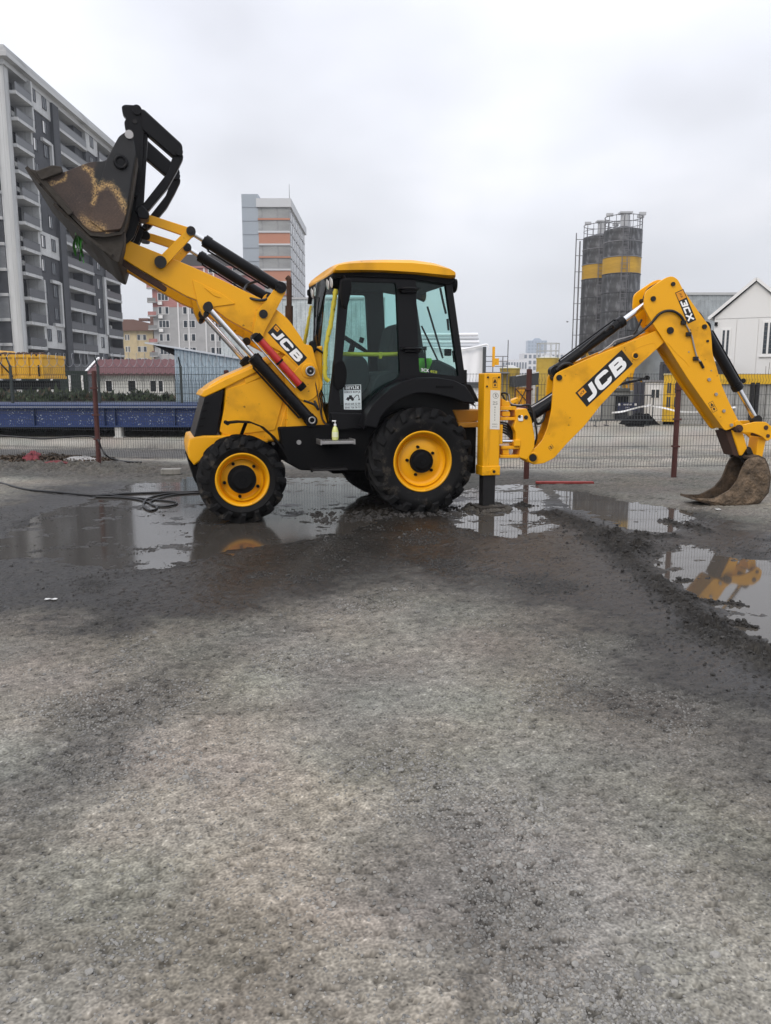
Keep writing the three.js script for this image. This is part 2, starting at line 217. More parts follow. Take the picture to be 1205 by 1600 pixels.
{
  const R = []; for (const d of [-40, -12, -4, -1.2, 0, 0.7]) R.push(d);
  for (let i = 0; i < 820; i++) R.push(1.15 * (19 / 1.15) ** (i / 819) + 0.02);
  for (let i = 1; i <= 60; i++) R.push(19.02 * (3500 / 19) ** (i / 60));
  const S = []; for (let i = 0; i <= 14; i++) S.push(-2.11 + i * 0.09); for (let i = 1; i <= 800; i++) S.push(-0.85 + 1.7 * i / 800); for (let i = 1; i <= 14; i++) S.push(0.85 + i * 0.09);
  const nx = S.length, nz = R.length, pos = new Float32Array(nx * nz * 3), col = new Float32Array(nx * nz * 3), uv = new Float32Array(nx * nz * 2), uv1 = new Float32Array(nx * nz * 2), idx = new Uint32Array((nx - 1) * (nz - 1) * 6);
  let q = 0;
  for (let j = 0; j < nz; j++) for (let i = 0; i < nx; i++, q++) {
    const z = -R[j], x = S[i] * (Math.abs(R[j]) + 0.9), [h, w, t] = soil(x, z);
    pos[q * 3] = x; pos[q * 3 + 1] = h; pos[q * 3 + 2] = z; uv[q * 2] = x / 1.6; uv[q * 2 + 1] = z / 1.6; uv1[q * 2] = (x + 12) / 24; uv1[q * 2 + 1] = (z + 22) / 24;
    const mossy = clamp(0.5 + 0.9 * fbm(x * 1.1 + 50, z * 1.1, 4)), tan = clamp(0.5 + 0.9 * fbm(x * 0.9 + 80, z * 0.9 + 20, 4));
    const dr = [0.382 + 0.045 * tan - 0.022 * mossy, 0.372 + 0.012 * mossy - 0.012 * tan, 0.352 - 0.040 * tan - 0.018 * mossy], wt = [0.031, 0.028, 0.0245], k = w ** 0.7;
    for (let c = 0; c < 3; c++) col[q * 3 + c] = mix(dr[c], wt[c], k) * Math.max(0.3, t) * 1.25;
  }
  q = 0; for (let j = 0; j < nz - 1; j++) for (let i = 0; i < nx - 1; i++) { const a = j * nx + i, b = a + 1, c = a + nx, d = c + 1; idx.set([a, b, d, a, d, c], q); q += 6; }
  const g = new THREE.BufferGeometry(); g.setAttribute('position', new THREE.BufferAttribute(pos, 3)); g.setAttribute('color', new THREE.BufferAttribute(col, 3)); g.setAttribute('uv', new THREE.BufferAttribute(uv, 2)); g.setAttribute('uv1', new THREE.BufferAttribute(uv1, 2)); g.setIndex(new THREE.BufferAttribute(idx, 1)); g.computeVertexNormals();
  const rough = dataTex(1024, (u, v) => { const s = soil(u * 24 - 12, v * 24 - 22); return 0.98 - (0.46 * s[1] + 0.13 * smooth(0.85, 1, s[1])) * (1 - 0.75 * s[3]); }); rough.channel = 1; rough.wrapS = rough.wrapT = THREE.ClampToEdgeWrapping;
  const m = new THREE.MeshPhysicalMaterial({ vertexColors: true, specularIntensity: 0.6, map: detail, bumpMap: gritBump, bumpScale: 0.006, roughness: 1, roughnessMap: rough });
  const o = new THREE.Mesh(g, m); o.name = 'ground'; o.userData.kind = 'structure'; o.receiveShadow = true; scene.add(o);
}
{ // standing water
  const clear = phys(0.070, 0.062, 0.052, 0.04, { ior: 1.33 }), film = phys(0.048, 0.043, 0.037, 0.10, { ior: 1.33 });
  PUD.forEach((p, i) => {
    const c = p.reduce((s, q) => [s[0] + q[0] / p.length, s[1] + q[1] / p.length], [0, 0]);
    const g = new THREE.ShapeGeometry(shapeOf(p.map(q => { const d = Math.hypot(q[0] - c[0], q[1] - c[1]); return [c[0] + (q[0] - c[0]) * (1 + 0.3 / d), -(c[1] + (q[1] - c[1]) * (1 + 0.3 / d))]; })));
    g.rotateX(-Math.PI / 2); g.translate(0, WATER + i * 0.0008, 0); P('puddle', g, i > 2 ? film : clear, scene, 'structure');
  });
}
{ // loose stones and clods
  function stones(name, n, place, size, flat, tint) {
    const g = new THREE.IcosahedronGeometry(1, 1), p = g.attributes.position; for (let i = 0; i < p.count; i++) { const x = p.getX(i), y = p.getY(i), z = p.getZ(i), k = 1 + 0.42 * noise(x * 1.7 + 4 + z, y * 1.7 + z * 2.1); p.setXYZ(i, x * k, y * k, z * k); } g.computeVertexNormals();
    const o = new THREE.InstancedMesh(g, std(1, 1, 1, 0.92), n), m = new THREE.Matrix4(), e = new THREE.Euler(), qn = new THREE.Quaternion();
    for (let i = 0; i < n; i++) { const [x, z] = place(), s = size(z), [h, w] = soil(x, z); qn.setFromEuler(e.set(rr(0, 0.5), rr(0, 6.28), rr(0, 0.5))); m.compose(V(x, h + s * flat * 0.3, z), qn, V(s * rr(0.7, 1.3), s * flat * rr(0.7, 1.2), s)); o.setMatrixAt(i, m); o.setColorAt(i, tint(w)); }
    o.name = name; o.userData.kind = 'stuff'; o.castShadow = o.receiveShadow = true; scene.add(o); return o;
  }
  tag(stones('gravel', 42000, () => { for (;;) { const d = 1.35 * (10 / 1.35) ** Math.pow(rand(), 1.2), x = rr(-0.62, 0.62) * (d + 0.5); if (rand() < 0.12 + smooth(0.05, 0.3, fbm(x * 1.15 + 20, -d * 1.15, 3))) return [x, -d]; } }, z => 0.0019 * Math.exp(rr(0, 0.9)) * (rand() < 0.012 ? 2.4 : 1) * (1 + 0.10 * Math.abs(z)), 0.6, w => { const k = mix(rr(0.13, 0.30), rr(0.025, 0.06), w); return L3(k, k * 0.97, k * 0.9); }), 'small grey gravel stones scattered over the dirt yard', 'gravel');
  const near = (a, b, w) => { const t = rand(), g = () => (rand() + rand() + rand() - 1.5) * w; return [mix(a[0], b[0], t) + g(), mix(a[1], b[1], t) + g()]; };
  tag(stones('mud_clods', 2200, () => { const r = RIDGES[Math.floor(rand() * RIDGES.length)]; return near(r[0], r[1], r[2] * 1.6); }, () => 0.0045 * Math.exp(rr(0, 1.35)), 0.6, () => { const k = rr(0.016, 0.034); return L3(k, k * 0.92, k * 0.83); }), 'dark wet mud clods thrown up beside the puddles', 'mud');
  const foot = [0.987, 0.05], wx = (x, z) => [[0.409, 0, -9.458][0] + x * Math.cos(0.27925) + z * Math.sin(0.27925), [0.409, 0, -9.458][2] - x * Math.sin(0.27925) + z * Math.cos(0.27925)];
  tag(stones('mud_heap', 260, () => { const a = rr(0, 6.28), r = 0.09 + 0.16 * rand(); return wx(foot[0] + 1.25 * r * Math.cos(a), -0.2 + r * Math.sin(a)); }, () => 0.022 * Math.exp(rr(0, 0.9)), 0.8, () => { const k = rr(0.04, 0.09); return L3(k, k * 0.9, k * 0.76); }), 'ring of mud lumps pressed up around the foot of the stabilizer leg', 'mud');
  tag(stones('mud_crumbs', 420, () => wx(rr(-1.3, 0.75), rr(-0.55, 0.22)), () => 0.01 * Math.exp(rr(0, 1.2)), 0.7, () => { const k = rr(0.02, 0.045); return L3(k, k * 0.92, k * 0.85); }), 'crumbs of black mud lying around the big rear wheel', 'mud');
}

// ------------------------------------------------------------------ the backhoe loader
const rig = thing('backhoe_loader', 'yellow backhoe loader with its front bucket raised, standing on wet mud', 'backhoe loader', [0.409, 0, -9.458], 16);
// lettering of the stickers
function logo(ctx, x, y, h, s) { // heavy slanted capitals on a black plate, drawn as outlines; x, y lower left, h cap height
  ctx.save(); ctx.translate(x, y); ctx.scale(h * 1.17, -h); ctx.transform(1, 0, s, 1, 0, 0); ctx.lineWidth = 0.27; ctx.lineJoin = 'round'; ctx.lineCap = 'butt';
  const path = pts => { ctx.beginPath(); pts.forEach((p, i) => p.length > 2 ? ctx.quadraticCurveTo(...p) : i ? ctx.lineTo(...p) : ctx.moveTo(...p)); ctx.stroke(); };
  path([[0.66, 1], [0.66, 0.36], [0.66, 0.14, 0.44, 0.14], [0.1, 0.14]]);
  path([[1.72, 0.70], [1.72, 0.74], [1.72, 0.87, 1.56, 0.87], [1.22, 0.87], [1.04, 0.87, 1.04, 0.68], [1.04, 0.32], [1.04, 0.13, 1.22, 0.13], [1.56, 0.13], [1.72, 0.13, 1.72, 0.28], [1.72, 0.34]]);
  path([[2.14, 0], [2.14, 1]]); path([[2.05, 0.87], [2.52, 0.87], [2.72, 0.87, 2.72, 0.70], [2.72, 0.53, 2.52, 0.52], [2.1, 0.52]]); path([[2.05, 0.13], [2.58, 0.13], [2.78, 0.13, 2.78, 0.32], [2.78, 0.52, 2.56, 0.52]]);
  ctx.restore();
}
const logoTex = canvasTex(768, 256, (c, w, h) => {
  c.fillStyle = '#0b0b0c'; c.fillRect(0, 0, w, h);
  c.strokeStyle = '#efefee'; logo(c, 34, 232, 196, 0.12);
  c.fillStyle = '#e59a12'; c.fillRect(22, 20, 92, 80); c.fillStyle = '#15120c'; c.save(); c.translate(68, 60); c.transform(1, 0, -0.25, 1, 0, 0); c.font = 'bold 40px sans-serif'; c.textAlign = 'center'; c.textBaseline = 'middle'; c.fillText('JCB', 0, 2); c.restore();
});
const model3Tex = canvasTex(768, 224, (c, w, h) => {
  c.fillStyle = '#0b0b0c'; c.fillRect(0, 0, w, h); c.fillStyle = '#d98f10'; c.fillRect(16, 16, 190, 192);
  c.fillStyle = '#15120c'; c.save(); c.translate(112, 112); c.transform(1, 0, -0.2, 1, 0, 0); c.font = 'bold 66px sans-serif'; c.textAlign = 'center'; c.textBaseline = 'middle'; c.fillText('JCB', 0, 0); c.restore();
  c.strokeStyle = '#f2f2f0'; c.lineWidth = 40; c.lineJoin = 'round';
  const p = a => { c.beginPath(); a.forEach((q, i) => i ? c.lineTo(...q) : c.moveTo(...q)); c.stroke(); };
  p([[248, 56], [372, 56], [360, 110], [290, 110]]); p([[360, 110], [352, 172], [236, 172]]); p([[556, 60], [432, 60], [416, 170], [540, 170]]); p([[590, 38], [716, 192]]); p([[728, 38], [572, 192]]);
});
function sticker(name, tex, pts, z, parent) { return P(name, quad(pts[0], pts[1], pts[2], z), new THREE.MeshStandardMaterial({ map: tex, roughness: 0.45 }), parent); }
const boltGeo = (x, y, z, r = 0.016, l = 0.014) => cyl([x, y, z], [x, y, z + l], r, r, 6);

// wheels -----------------------------------------------------------------------------------------
function makeWheel(R, W, rim, nLug, lugH, hubR) {
  const w = new THREE.Group(), Rb = R - lugH;
  const prof = [[rim - 0.005, -0.055], [rim + 0.03, -0.03], [rim + (Rb - rim) * 0.45, -0.004], [Rb - 0.10, -0.008], [Rb - 0.035, -0.03], [Rb - 0.006, -0.075], [Rb + 0.006, -W * 0.3], [Rb + 0.01, -W / 2]];
  const full = [...prof, ...prof.slice(0, -1).reverse().map(p => [p[0], -W - p[1]])].map(p => new THREE.Vector2(p[0], p[1]));
  const carcass = new THREE.LatheGeometry(full, 72); carcass.rotateX(Math.PI / 2);
  const lugs = [], lugGeo = (a0, side) => {
    const st = [[-0.22, Rb - 0.085, Rb - 0.062], [0, Rb - 0.03, R - 0.012], [0.12, Rb - 0.004, R], [0.5, Rb, R], [1.08, Rb, R]], pos = [], idx = [], hw = [0.03, 0.042, 0.04, 0.034, 0.03].map(k => k * R / 0.6);
    st.forEach(([t, r0, r1], i) => { const z = side > 0 ? -0.012 - Math.max(t, -0.02) * W * 0.5 : -W + 0.012 + Math.max(t, -0.02) * W * 0.5, c = a0 + Math.max(t, -0.1) * 0.42 + (side < 0 ? Math.PI / nLug : 0); for (const [s, r, k] of [[-1, r0, 1.2], [1, r0, 1.2], [1, r1, 0.8], [-1, r1, 0.8]]) { const a = c + s * k * hw[i] / r; pos.push(r * Math.sin(a), r * Math.cos(a), z + (i === 0 ? side * (r === r1 ? 0.022 : 0.005) : 0)); } });
    for (let i = 0; i < 4; i++) for (let k = 0; k < 4; k++) { const a = i * 4 + k, b = i * 4 + (k + 1) % 4; side > 0 ? idx.push(a, b, b + 4, a, b + 4, a + 4) : idx.push(a, b + 4, b, a, a + 4, b + 4); }
    idx.push(0, 2, 1, 0, 3, 2, 16, 17, 18, 16, 18, 19);
    const g = new THREE.BufferGeometry(); g.setAttribute('position', new THREE.Float32BufferAttribute(pos, 3)); g.setIndex(idx); const n = g.toNonIndexed(); n.computeVertexNormals(); return n;
  };
  for (let i = 0; i < nLug; i++) for (const s of [1, -1]) lugs.push(lugGeo(i / nLug * Math.PI * 2, s));
  const ty = P('tyre', [carcass, ...lugs], M.rubber, w); { const p = ty.geometry.attributes.position, u = ty.geometry.attributes.uv; for (let i = 0; i < p.count; i++) u.setXY(i, p.getX(i) + p.getZ(i) * 0.7, p.getY(i) - p.getZ(i) * 0.7); }
  const d = rim, dish = [[d + 0.012, -0.045], [d + 0.018, -0.03], [d + 0.006, -0.024], [d - 0.012, -0.036], [d - 0.02, -0.07], [d - 0.045, -0.085], [d - 0.055, -0.13], [d * 0.74, -0.15], [d * 0.70, -0.135], [d * 0.5, -0.12], [hubR, -0.118], [0.01, -0.118]].map(p => new THREE.Vector2(...p));
  const rg = new THREE.LatheGeometry(dish, 64); rg.rotateX(Math.PI / 2);
  const rgb = new THREE.CylinderGeometry(d - 0.05, d - 0.03, W * 0.7, 40, 1, true); rgb.rotateX(Math.PI / 2); rgb.translate(0, 0, -W * 0.5);
  P('rim', [rg, rgb, cyl([d * 0.8 * Math.cos(2.4), d * 0.8 * Math.sin(2.4), -0.14], [d * 0.8 * Math.cos(2.4), d * 0.8 * Math.sin(2.4), -0.09], 0.012, 0.009, 8)], M.yellow, w);
  const hub = [cyl([0, 0, -0.14], [0, 0, -0.06], hubR, hubR * 0.97, 40), cyl([0, 0, -0.06], [0, 0, -0.035], hubR * 0.8, hubR * 0.6, 32), cyl([0, 0, -0.035], [0, 0, -0.025], hubR * 0.25, hubR * 0.22, 16)];
  for (let i = 0; i < 5; i++) { const a = i / 5 * Math.PI * 2 + 0.45, r = hubR * 1.22; hub.push(cyl([r * Math.cos(a), r * Math.sin(a), -0.125], [r * Math.cos(a), r * Math.sin(a), -0.09], 0.02, 0.018, 8)); }
  for (let i = 0; i < 10; i++) { const a = i / 10 * Math.PI * 2, r = hubR * 0.88; hub.push(boltGeo(r * Math.cos(a), r * Math.sin(a), -0.062, 0.012)); }
  P('hub', hub, M.matBlack, w);
  return w;
}
const rearWheel = makeWheel(0.655, 0.43, 0.355, 19, 0.045, 0.145), frontWheel = makeWheel(0.505, 0.36, 0.292, 16, 0.038, 0.165);
function putWheel(w, name, x, y, z, flip, spin = 0) { const o = w.clone(); o.name = name; o.position.set(x, y, z); o.rotation.set(0, flip ? Math.PI : 0, spin); rig.add(o); return o; }
putWheel(rearWheel, 'rear_wheel', 0.055, 0.635, 0, false, 0.1); putWheel(rearWheel, 'rear_wheel', 0.055, 0.635, -2.1, true);
putWheel(frontWheel, 'front_wheel', -2.11, 0.485, 0, false, 0.35); putWheel(frontWheel, 'front_wheel', -2.11, 0.485, -2.05, true);

// chassis, axles, engine hood ----------------------------------------------------------------------
const hoodTop = [[-2.491, 1.475], [-2.394, 1.556], [-2.229, 1.652], [-1.929, 1.778], [-1.755, 1.861], [-1.525, 1.952], [-1.061, 2.017]];
P('chassis', [ext(rnd([[-1.637, 1.056], [-0.43, 1.099], [-0.365, 0.784], [-0.554, 0.505], [-1.387, 0.539], [-1.57, 0.645]], 0.03), -0.34, -1.66, 0.015), box(-1.4, 1.0, 0.55, 0.82, -1.35, -0.75, 0.02), box(-2.5, -1.2, 0.62, 0.9, -1.3, -0.8, 0.03), box(-0.9, 0.2, 0.42, 0.7, -1.25, -0.85, 0.04)], M.matBlack, rig);
P('front_axle', [cyl([-2.11, 0.485, -0.14], [-2.11, 0.485, -1.92], 0.085, 0.085, 16), box(-2.25, -1.97, 0.4, 0.72, -1.2, -0.85, 0.04)], M.matBlack, rig);
P('rear_axle', [cyl([0.055, 0.635, -0.14], [0.055, 0.635, -1.96], 0.12, 0.12, 18), cyl([0.055, 0.635, -0.85], [0.055, 0.635, -1.25], 0.22, 0.22, 20)], M.matBlack, rig);
const hoodSide = rnd([...hoodTop, ...[[-1.075, 0.976], [-1.586, 0.923], [-2.328, 0.923], [-2.37, 0.969], [-2.249, 1.511]]], 0.015, 2);
P('hood', [ext(rnd([...hoodTop, ...[[-1.077, 0.866], [-1.587, 0.877], [-2.306, 0.892], [-2.234, 1.519], [-2.471, 1.424]]], 0.02, 2), -0.5, -1.55, 0.03, null, 3), ext(rnd([[-2.522, 1.431], [-2.484, 1.49], [-2.231, 1.622], [-1.901, 1.763], [-1.719, 1.853], [-1.689, 1.809], [-1.873, 1.697], [-2.205, 1.534], [-2.48, 1.409]], 0.012, 2), -0.47, -1.58, 0.012, null, 2)], M.yellow, rig);
P('hood_panel', [ext(rnd([[-2.198, 1.511], [-1.632, 1.682], [-1.555, 1.366], [-1.662, 1.017], [-2.223, 0.959], [-2.318, 1.013]], 0.02), -0.488, -0.52, 0.006), ext(rnd([[-2.01, 1.622], [-1.693, 1.734], [-1.678, 1.705], [-1.997, 1.563]], 0.01), -0.484, -0.51, 0.004)], M.yellow, rig);
P('hood_panel', ext(rnd([[-1.594, 1.675], [-1.374, 1.517], [-1.355, 0.873], [-1.526, 0.876], [-1.617, 0.986], [-1.509, 1.366]], 0.02), -0.486, -0.52, 0.006), M.yellow, rig);
{ const gr = P('engine_grille', ext(rnd([[-2.473, 1.417], [-2.251, 1.497], [-2.35, 0.963], [-2.614, 0.945]], 0.015), -0.465, -1.58, 0.01), M.black, rig);
  const a = [[-2.474, 1.417], [-2.252, 1.497], [-2.351, 0.963], [-2.615, 0.946]], sl = []; for (let i = 1; i < 5; i++) { const t = i / 5.5, q = (p, r) => [mix(p[0], r[0], t), mix(p[1], r[1], t)], u = q(a[0], a[3]), v = q(a[1], a[2]); sl.push(bar([mix(u[0], v[0], 0.08), mix(u[1], v[1], 0.08), -0.46], [mix(u[0], v[0], 0.3), mix(u[1], v[1], 0.3), -0.46], 0.02, 0.02)); } PS('slat', sl, M.matBlack, gr); }
P('front_bumper', [ext(rnd([[-2.668, 0.944], [-2.508, 0.97], [-2.201, 0.965], [-1.754, 0.903], [-1.755, 0.873], [-2.315, 0.847], [-2.563, 0.667], [-2.623, 0.623], [-2.684, 0.715], [-2.694, 0.834]], 0.02), -0.42, -1.62, 0.02, null, 2)], M.yellow, rig);
P('counterweight', [ext(rnd([[-2.69, 0.71], [-2.606, 0.618], [-2.424, 0.793], [-2.281, 0.654], [-2.526, 0.404], [-2.634, 0.468]], 0.02), -0.5, -1.55, 0.02)], M.matBlack, rig);
// loader tower plate with the round boss behind the arm
P('loader_tower', [ext(rnd([[-1.578, 1.86], [-1.346, 2.04], [-1.209, 2.012], [-1.121, 1.675], [-1.076, 1.562], [-1.14, 1.426], [-1.035, 1.103], [-1.037, 0.933], [-1.544, 0.913], [-1.511, 1.428]], 0.04), -0.43, -0.47, 0.005), ext(rnd([[-1.494, 1.637], [-1.292, 1.861], [-1.126, 1.592], [-1.152, 1.426], [-1.27, 1.351], [-1.392, 1.382]], 0.09), -0.412, -0.43, 0.004), box(-1.62, -0.92, 0.75, 1.7, -1.66, -1.6, 0.01)], M.yellow, rig);
P('side_valance', ext(rnd([[-1.55, 0.934], [-1.056, 0.94], [-0.691, 1.01], [-0.578, 1.14], [-0.579, 0.915], [-0.676, 0.87], [-1.521, 0.858]], 0.02), -0.36, -0.44, 0.01), M.yellowDirty, rig);
P('exhaust_stack', [cyl([...[-1.344, 2.324], -1.25], [...[-1.334, 2.837], -1.25], 0.034, 0.034, 16), cyl([...[-1.346, 2.236], -1.25], [...[-1.34, 2.538], -1.25], 0.05, 0.05, 16), tube([[...[-1.334, 2.829], -1.25], [...[-1.337, 2.868], -1.25], [...[-1.357, 2.89], -1.26]], 0.034, 8, 12)], M.rust, rig);
// front mudguard on its stalk
{ const a = [[-2.258, 1.13], [-2.136, 1.142], [-1.992, 1.133], [-1.863, 1.08], [-1.741, 0.968], [-1.641, 0.826], [-1.562, 0.668]], g = P('mudguard', [sheet(a, -0.3, -0.02, 0.018), cyl([...a[0], -0.01], [...a[0], -0.31], 0.022, 0.022, 12), bar([...[-2.036, 1.126], -0.2], [...[-2.083, 0.982], -0.3], 0.03, 0.03)], M.matBlack, rig); }
PS('side_lamp', [cyl([...[-1.406, 0.878], -0.33], [...[-1.406, 0.878], -0.31], 0.028, 0.028, 16), cyl([...[-1.711, 0.869], -0.33], [...[-1.711, 0.869], -0.31], 0.018, 0.018, 12)], M.steel, rig);
// steps
{ const a = [[-1.194, 0.909], [-0.776, 0.863]], b = [[-1.273, 0.566], [-0.853, 0.522]]; const s = P('step', [box(a[0][0], a[1][0], a[0][1] - 0.045, a[0][1] - 0.012, -0.36, -0.08, 0.006), box(a[0][0], a[0][0] + 0.015, a[0][1] - 0.05, a[0][1] + 0.01, -0.36, -0.07), box(a[1][0] - 0.015, a[1][0], a[0][1] - 0.05, a[0][1] + 0.01, -0.36, -0.07)], M.steel, rig); const sl = []; for (let i = 0; i < 12; i++) { const x = mix(a[0][0] + 0.03, a[1][0] - 0.03, i / 11); sl.push(box(x - 0.008, x + 0.008, a[0][1] - 0.014, a[0][1] - 0.004, -0.35, -0.09)); } PS('tread', sl, M.steel, s);
  P('step', [box(b[0][0], b[1][0], b[0][1] - 0.02, b[0][1], -0.42, -0.15, 0.004), box(b[0][0] + 0.02, b[0][0] + 0.05, b[0][1] - 0.06, b[0][1] + 0.2, -0.42, -0.4), box(b[1][0] - 0.05, b[1][0] - 0.02, b[0][1], b[0][1] + 0.2, -0.42, -0.4)], M.darkSteel, rig); }

// cab ----------------------------------------------------------------------------------------------
const doorHole = rnd([[-0.78, 2.76], [-0.193, 2.765], [-0.142, 1.654], [-0.312, 1.539], [-0.489, 1.409], [-0.609, 1.242], [-0.91, 1.252], [-0.93, 1.562], [-0.88, 1.862]], 0.05), quarterHole = rnd([[0.022, 2.838], [0.422, 2.807], [0.623, 1.639], [0.079, 1.693]], 0.04);
const sideOuter = rnd([[-0.879, 2.879], [0.487, 2.877], [0.71, 1.561], [0.38, 1.545], [0.031, 1.561], [-0.263, 1.454], [-0.457, 1.286], [-0.562, 1.087], [-1.044, 1.109], [-1.05, 1.261], [-0.966, 1.861]], 0.03);
const cabSide = zn => ext(sideOuter, zn, zn - 0.07, 0.012, [doorHole, quarterHole], 2);
P('cab_frame', [cabSide(-0.3), cabSide(-1.73), box(-1.05, 0.4, 0.98, 1.06, -1.75, -0.35), bar([...[-0.849, 2.855], -1.78], [...[-0.849, 2.855], -0.32], 0.08, 0.1), bar([...[0.498, 2.866], -1.78], [...[0.498, 2.866], -0.32], 0.08, 0.08), bar([...[0.696, 1.584], -1.78], [...[0.696, 1.584], -0.32], 0.05, 0.3), box(-0.93, -0.83, 1.0, 1.32, -1.75, -0.35, 0.01)], M.black, rig);
for (const [z, n] of [[-0.335, 0], [-1.765, 1]]) { P('door_glass', ext(doorHole, z, z - 0.005, 0), M.glass, rig); P('side_window', ext(quarterHole, z, z - 0.005, 0), M.glass, rig); }
{ const t = [-0.878, 2.833], b = [-1.017, 1.351]; // bowed windscreen from pillar to pillar
  P('windscreen', grid(10, 8, (u, v) => { const z = mix(-0.36, -1.74, u), bow = 0.12 * (1 - (2 * u - 1) ** 2) + 0.05 * Math.sin(v * Math.PI); return [mix(b[0], t[0], v) - bow, mix(b[1], t[1], v), z]; }), M.glass, rig);
  P('windscreen_wiper', [bar([t[0] - 0.19, t[1] - 0.2, -0.95], [mix(t[0], b[0], 0.75) - 0.17, mix(t[1], b[1], 0.7), -0.65], 0.014, 0.014), bar([t[0] - 0.13, t[1] - 0.1, -1.1], [t[0] - 0.2, t[1] - 0.45, -0.9], 0.02, 0.012)], M.matBlack, rig);
  const r0 = [0.494, 2.822], r1 = [0.691, 1.608]; P('rear_window', grid(2, 4, (u, v) => [mix(r1[0], r0[0], v), mix(r1[1], r0[1], v), mix(-0.36, -1.74, u)]), M.glass, rig);
  const rw = (x, y) => [...[x, y]]; P('rear_wiper', [bar([r1[0] - 0.03, r1[1] + 0.1, -1.0], [r0[0] - 0.06, r0[1] - 0.5, -1.25], 0.02, 0.014), box(r1[0] - 0.12, r1[0] - 0.02, r1[1] + 0.04, r1[1] + 0.18, -1.1, -0.92, 0.02)], M.matBlack, rig); }
{ const prof = rnd([[-0.989, 2.829], [-0.996, 2.875], [-0.958, 2.919], [-0.836, 2.953], [-0.645, 2.978], [-0.374, 2.996], [-0.019, 3.007], [0.263, 2.981], [0.475, 2.923], [0.534, 2.873], [0.535, 2.828], [0.461, 2.818], [0.022, 2.851], [-0.374, 2.862], [-0.684, 2.854]], 0.05, 3), rings = [], xf = prof.reduce((m, p) => Math.min(m, p[0]), 9), yc = prof.reduce((s, p) => s + p[1] / prof.length, 0), xm = (xf + prof.reduce((m, p) => Math.max(m, p[0]), -9)) / 2;
  for (let i = 0; i <= 24; i++) { const t = i / 12 - 1, e = Math.max(0, Math.abs(t) - 0.94) / 0.06, k = 1 - 0.035 * e * e, z = -1.02 - 0.82 * t, bow = -0.05 * (1 - t * t), crown = 0.05 * (1 - t * t); rings.push(prof.map(p => { const w = smooth(xf + 0.9, xf, p[0]); return [xm + (p[0] - xm) * k - bow * w, yc + (p[1] - yc) * (1 - 0.35 * e * e) + (p[1] > yc ? crown : 0), z]; })); }
  P('cab_roof', loft(rings), M.yellow, rig); }
P('roof_lining', [ext(rnd([[-0.986, 2.839], [0.512, 2.863], [0.546, 2.789], [0.447, 2.741], [0.023, 2.794], [-0.787, 2.796], [-0.979, 2.767]], 0.03), -0.27, -1.77, 0.01)], M.matBlack, rig);
for (const [u, v, z] of [[0, 0, -0.42], [0, 0, -0.62], [0, 0, -1.42], [0, 0, -1.62]]) { const c0 = [-0.957, 2.816], c = [c0[0] + 0.05, c0[1] - 0.06], g = node('work_lamp', rig); P('housing', cyl([c[0] + 0.05, c[1], z], [c[0] - 0.06, c[1] - 0.01, z], 0.06, 0.075, 18), M.matBlack, g); P('lens', cyl([c[0] - 0.061, c[1] - 0.01, z], [c[0] - 0.07, c[1] - 0.011, z], 0.066, 0.06, 18), M.lamp, g); }
for (const z of [-0.42, -1.6]) { const c = [0.547, 2.752], g = node('work_lamp', rig); P('housing', cyl([c[0] - 0.08, c[1] + 0.01, z], [c[0] + 0.04, c[1], z], 0.05, 0.085, 18), M.matBlack, g); P('lens', cyl([c[0] + 0.041, c[1], z], [c[0] + 0.05, c[1], z], 0.078, 0.07, 18), M.lamp, g); }
// the far front corner: yellow marker housing, mirror arm; yellow wrapped grab bars at both front pillars
P('mirror_arm', [tube([[...[-0.932, 2.891], -1.9], [...[-0.934, 2.791], -1.9], [...[-0.954, 2.63], -1.9]], 0.03, 12, 8), box(...[-0.96, 2.773].slice(0, 1).flatMap(x => [x - 0.02, x + 0.1]), [-0.961, 2.739][1], [-0.959, 2.823][1], -1.96, -1.85, 0.02)], M.matBlack, rig);
for (const [pts, z] of [[[[-0.953, 2.648], [-1.01, 2.299], [-1.075, 2.006], [-1.093, 1.748], [-1.087, 1.637], [-1.049, 1.593]], -0.25], [[[-0.937, 2.601], [-0.975, 2.414], [-1.023, 2.201], [-1.051, 2.073]], -1.85]]) { const h = P('grab_bar', tube(pts.map(p => [...p, z]), 0.02, 24, 8), M.matBlack, rig); const w = tube(pts.map(p => [...p, z]), 0.026, 60, 10); const q = w.attributes.position; for (let i = 0; i < q.count; i++) { const k = 0.008 * noise(q.getX(i) * 22 + q.getZ(i) * 40, q.getY(i) * 22); q.setXYZ(i, q.getX(i) + k, q.getY(i), q.getZ(i) + k); } P('yellow_padding', w, M.tape, h); }
P('door_padding', (() => { const a = [[-0.891, 1.917], [-0.654, 1.915], [-0.375, 1.914], [-0.156, 1.923]]; const w = tube(a.map(p => [...p, -0.41]), 0.026, 50, 8); return [w, box(a[2][0] - 0.02, a[2][0] + 0.02, a[2][1] - 0.05, a[2][1] + 0.03, -0.43, -0.38, 0.01)]; })(), M.tape, rig);
{ const m = node('door_mirror', rig), o = [[-0.921, 2.741], [-0.808, 2.759], [-0.801, 2.638], [-0.832, 2.509], [-0.864, 2.408], [-0.909, 2.435], [-0.93, 2.578]]; P('housing', ext(rnd(o, 0.03), -0.08, -0.16, 0.02, null, 2), M.matBlack, m); P('bracket', [tube([[...[-0.861, 2.739], -0.12], [...[-0.864, 2.788], -0.2], [...[-0.849, 2.793], -0.32]], 0.014, 10, 6)], M.matBlack, m); }
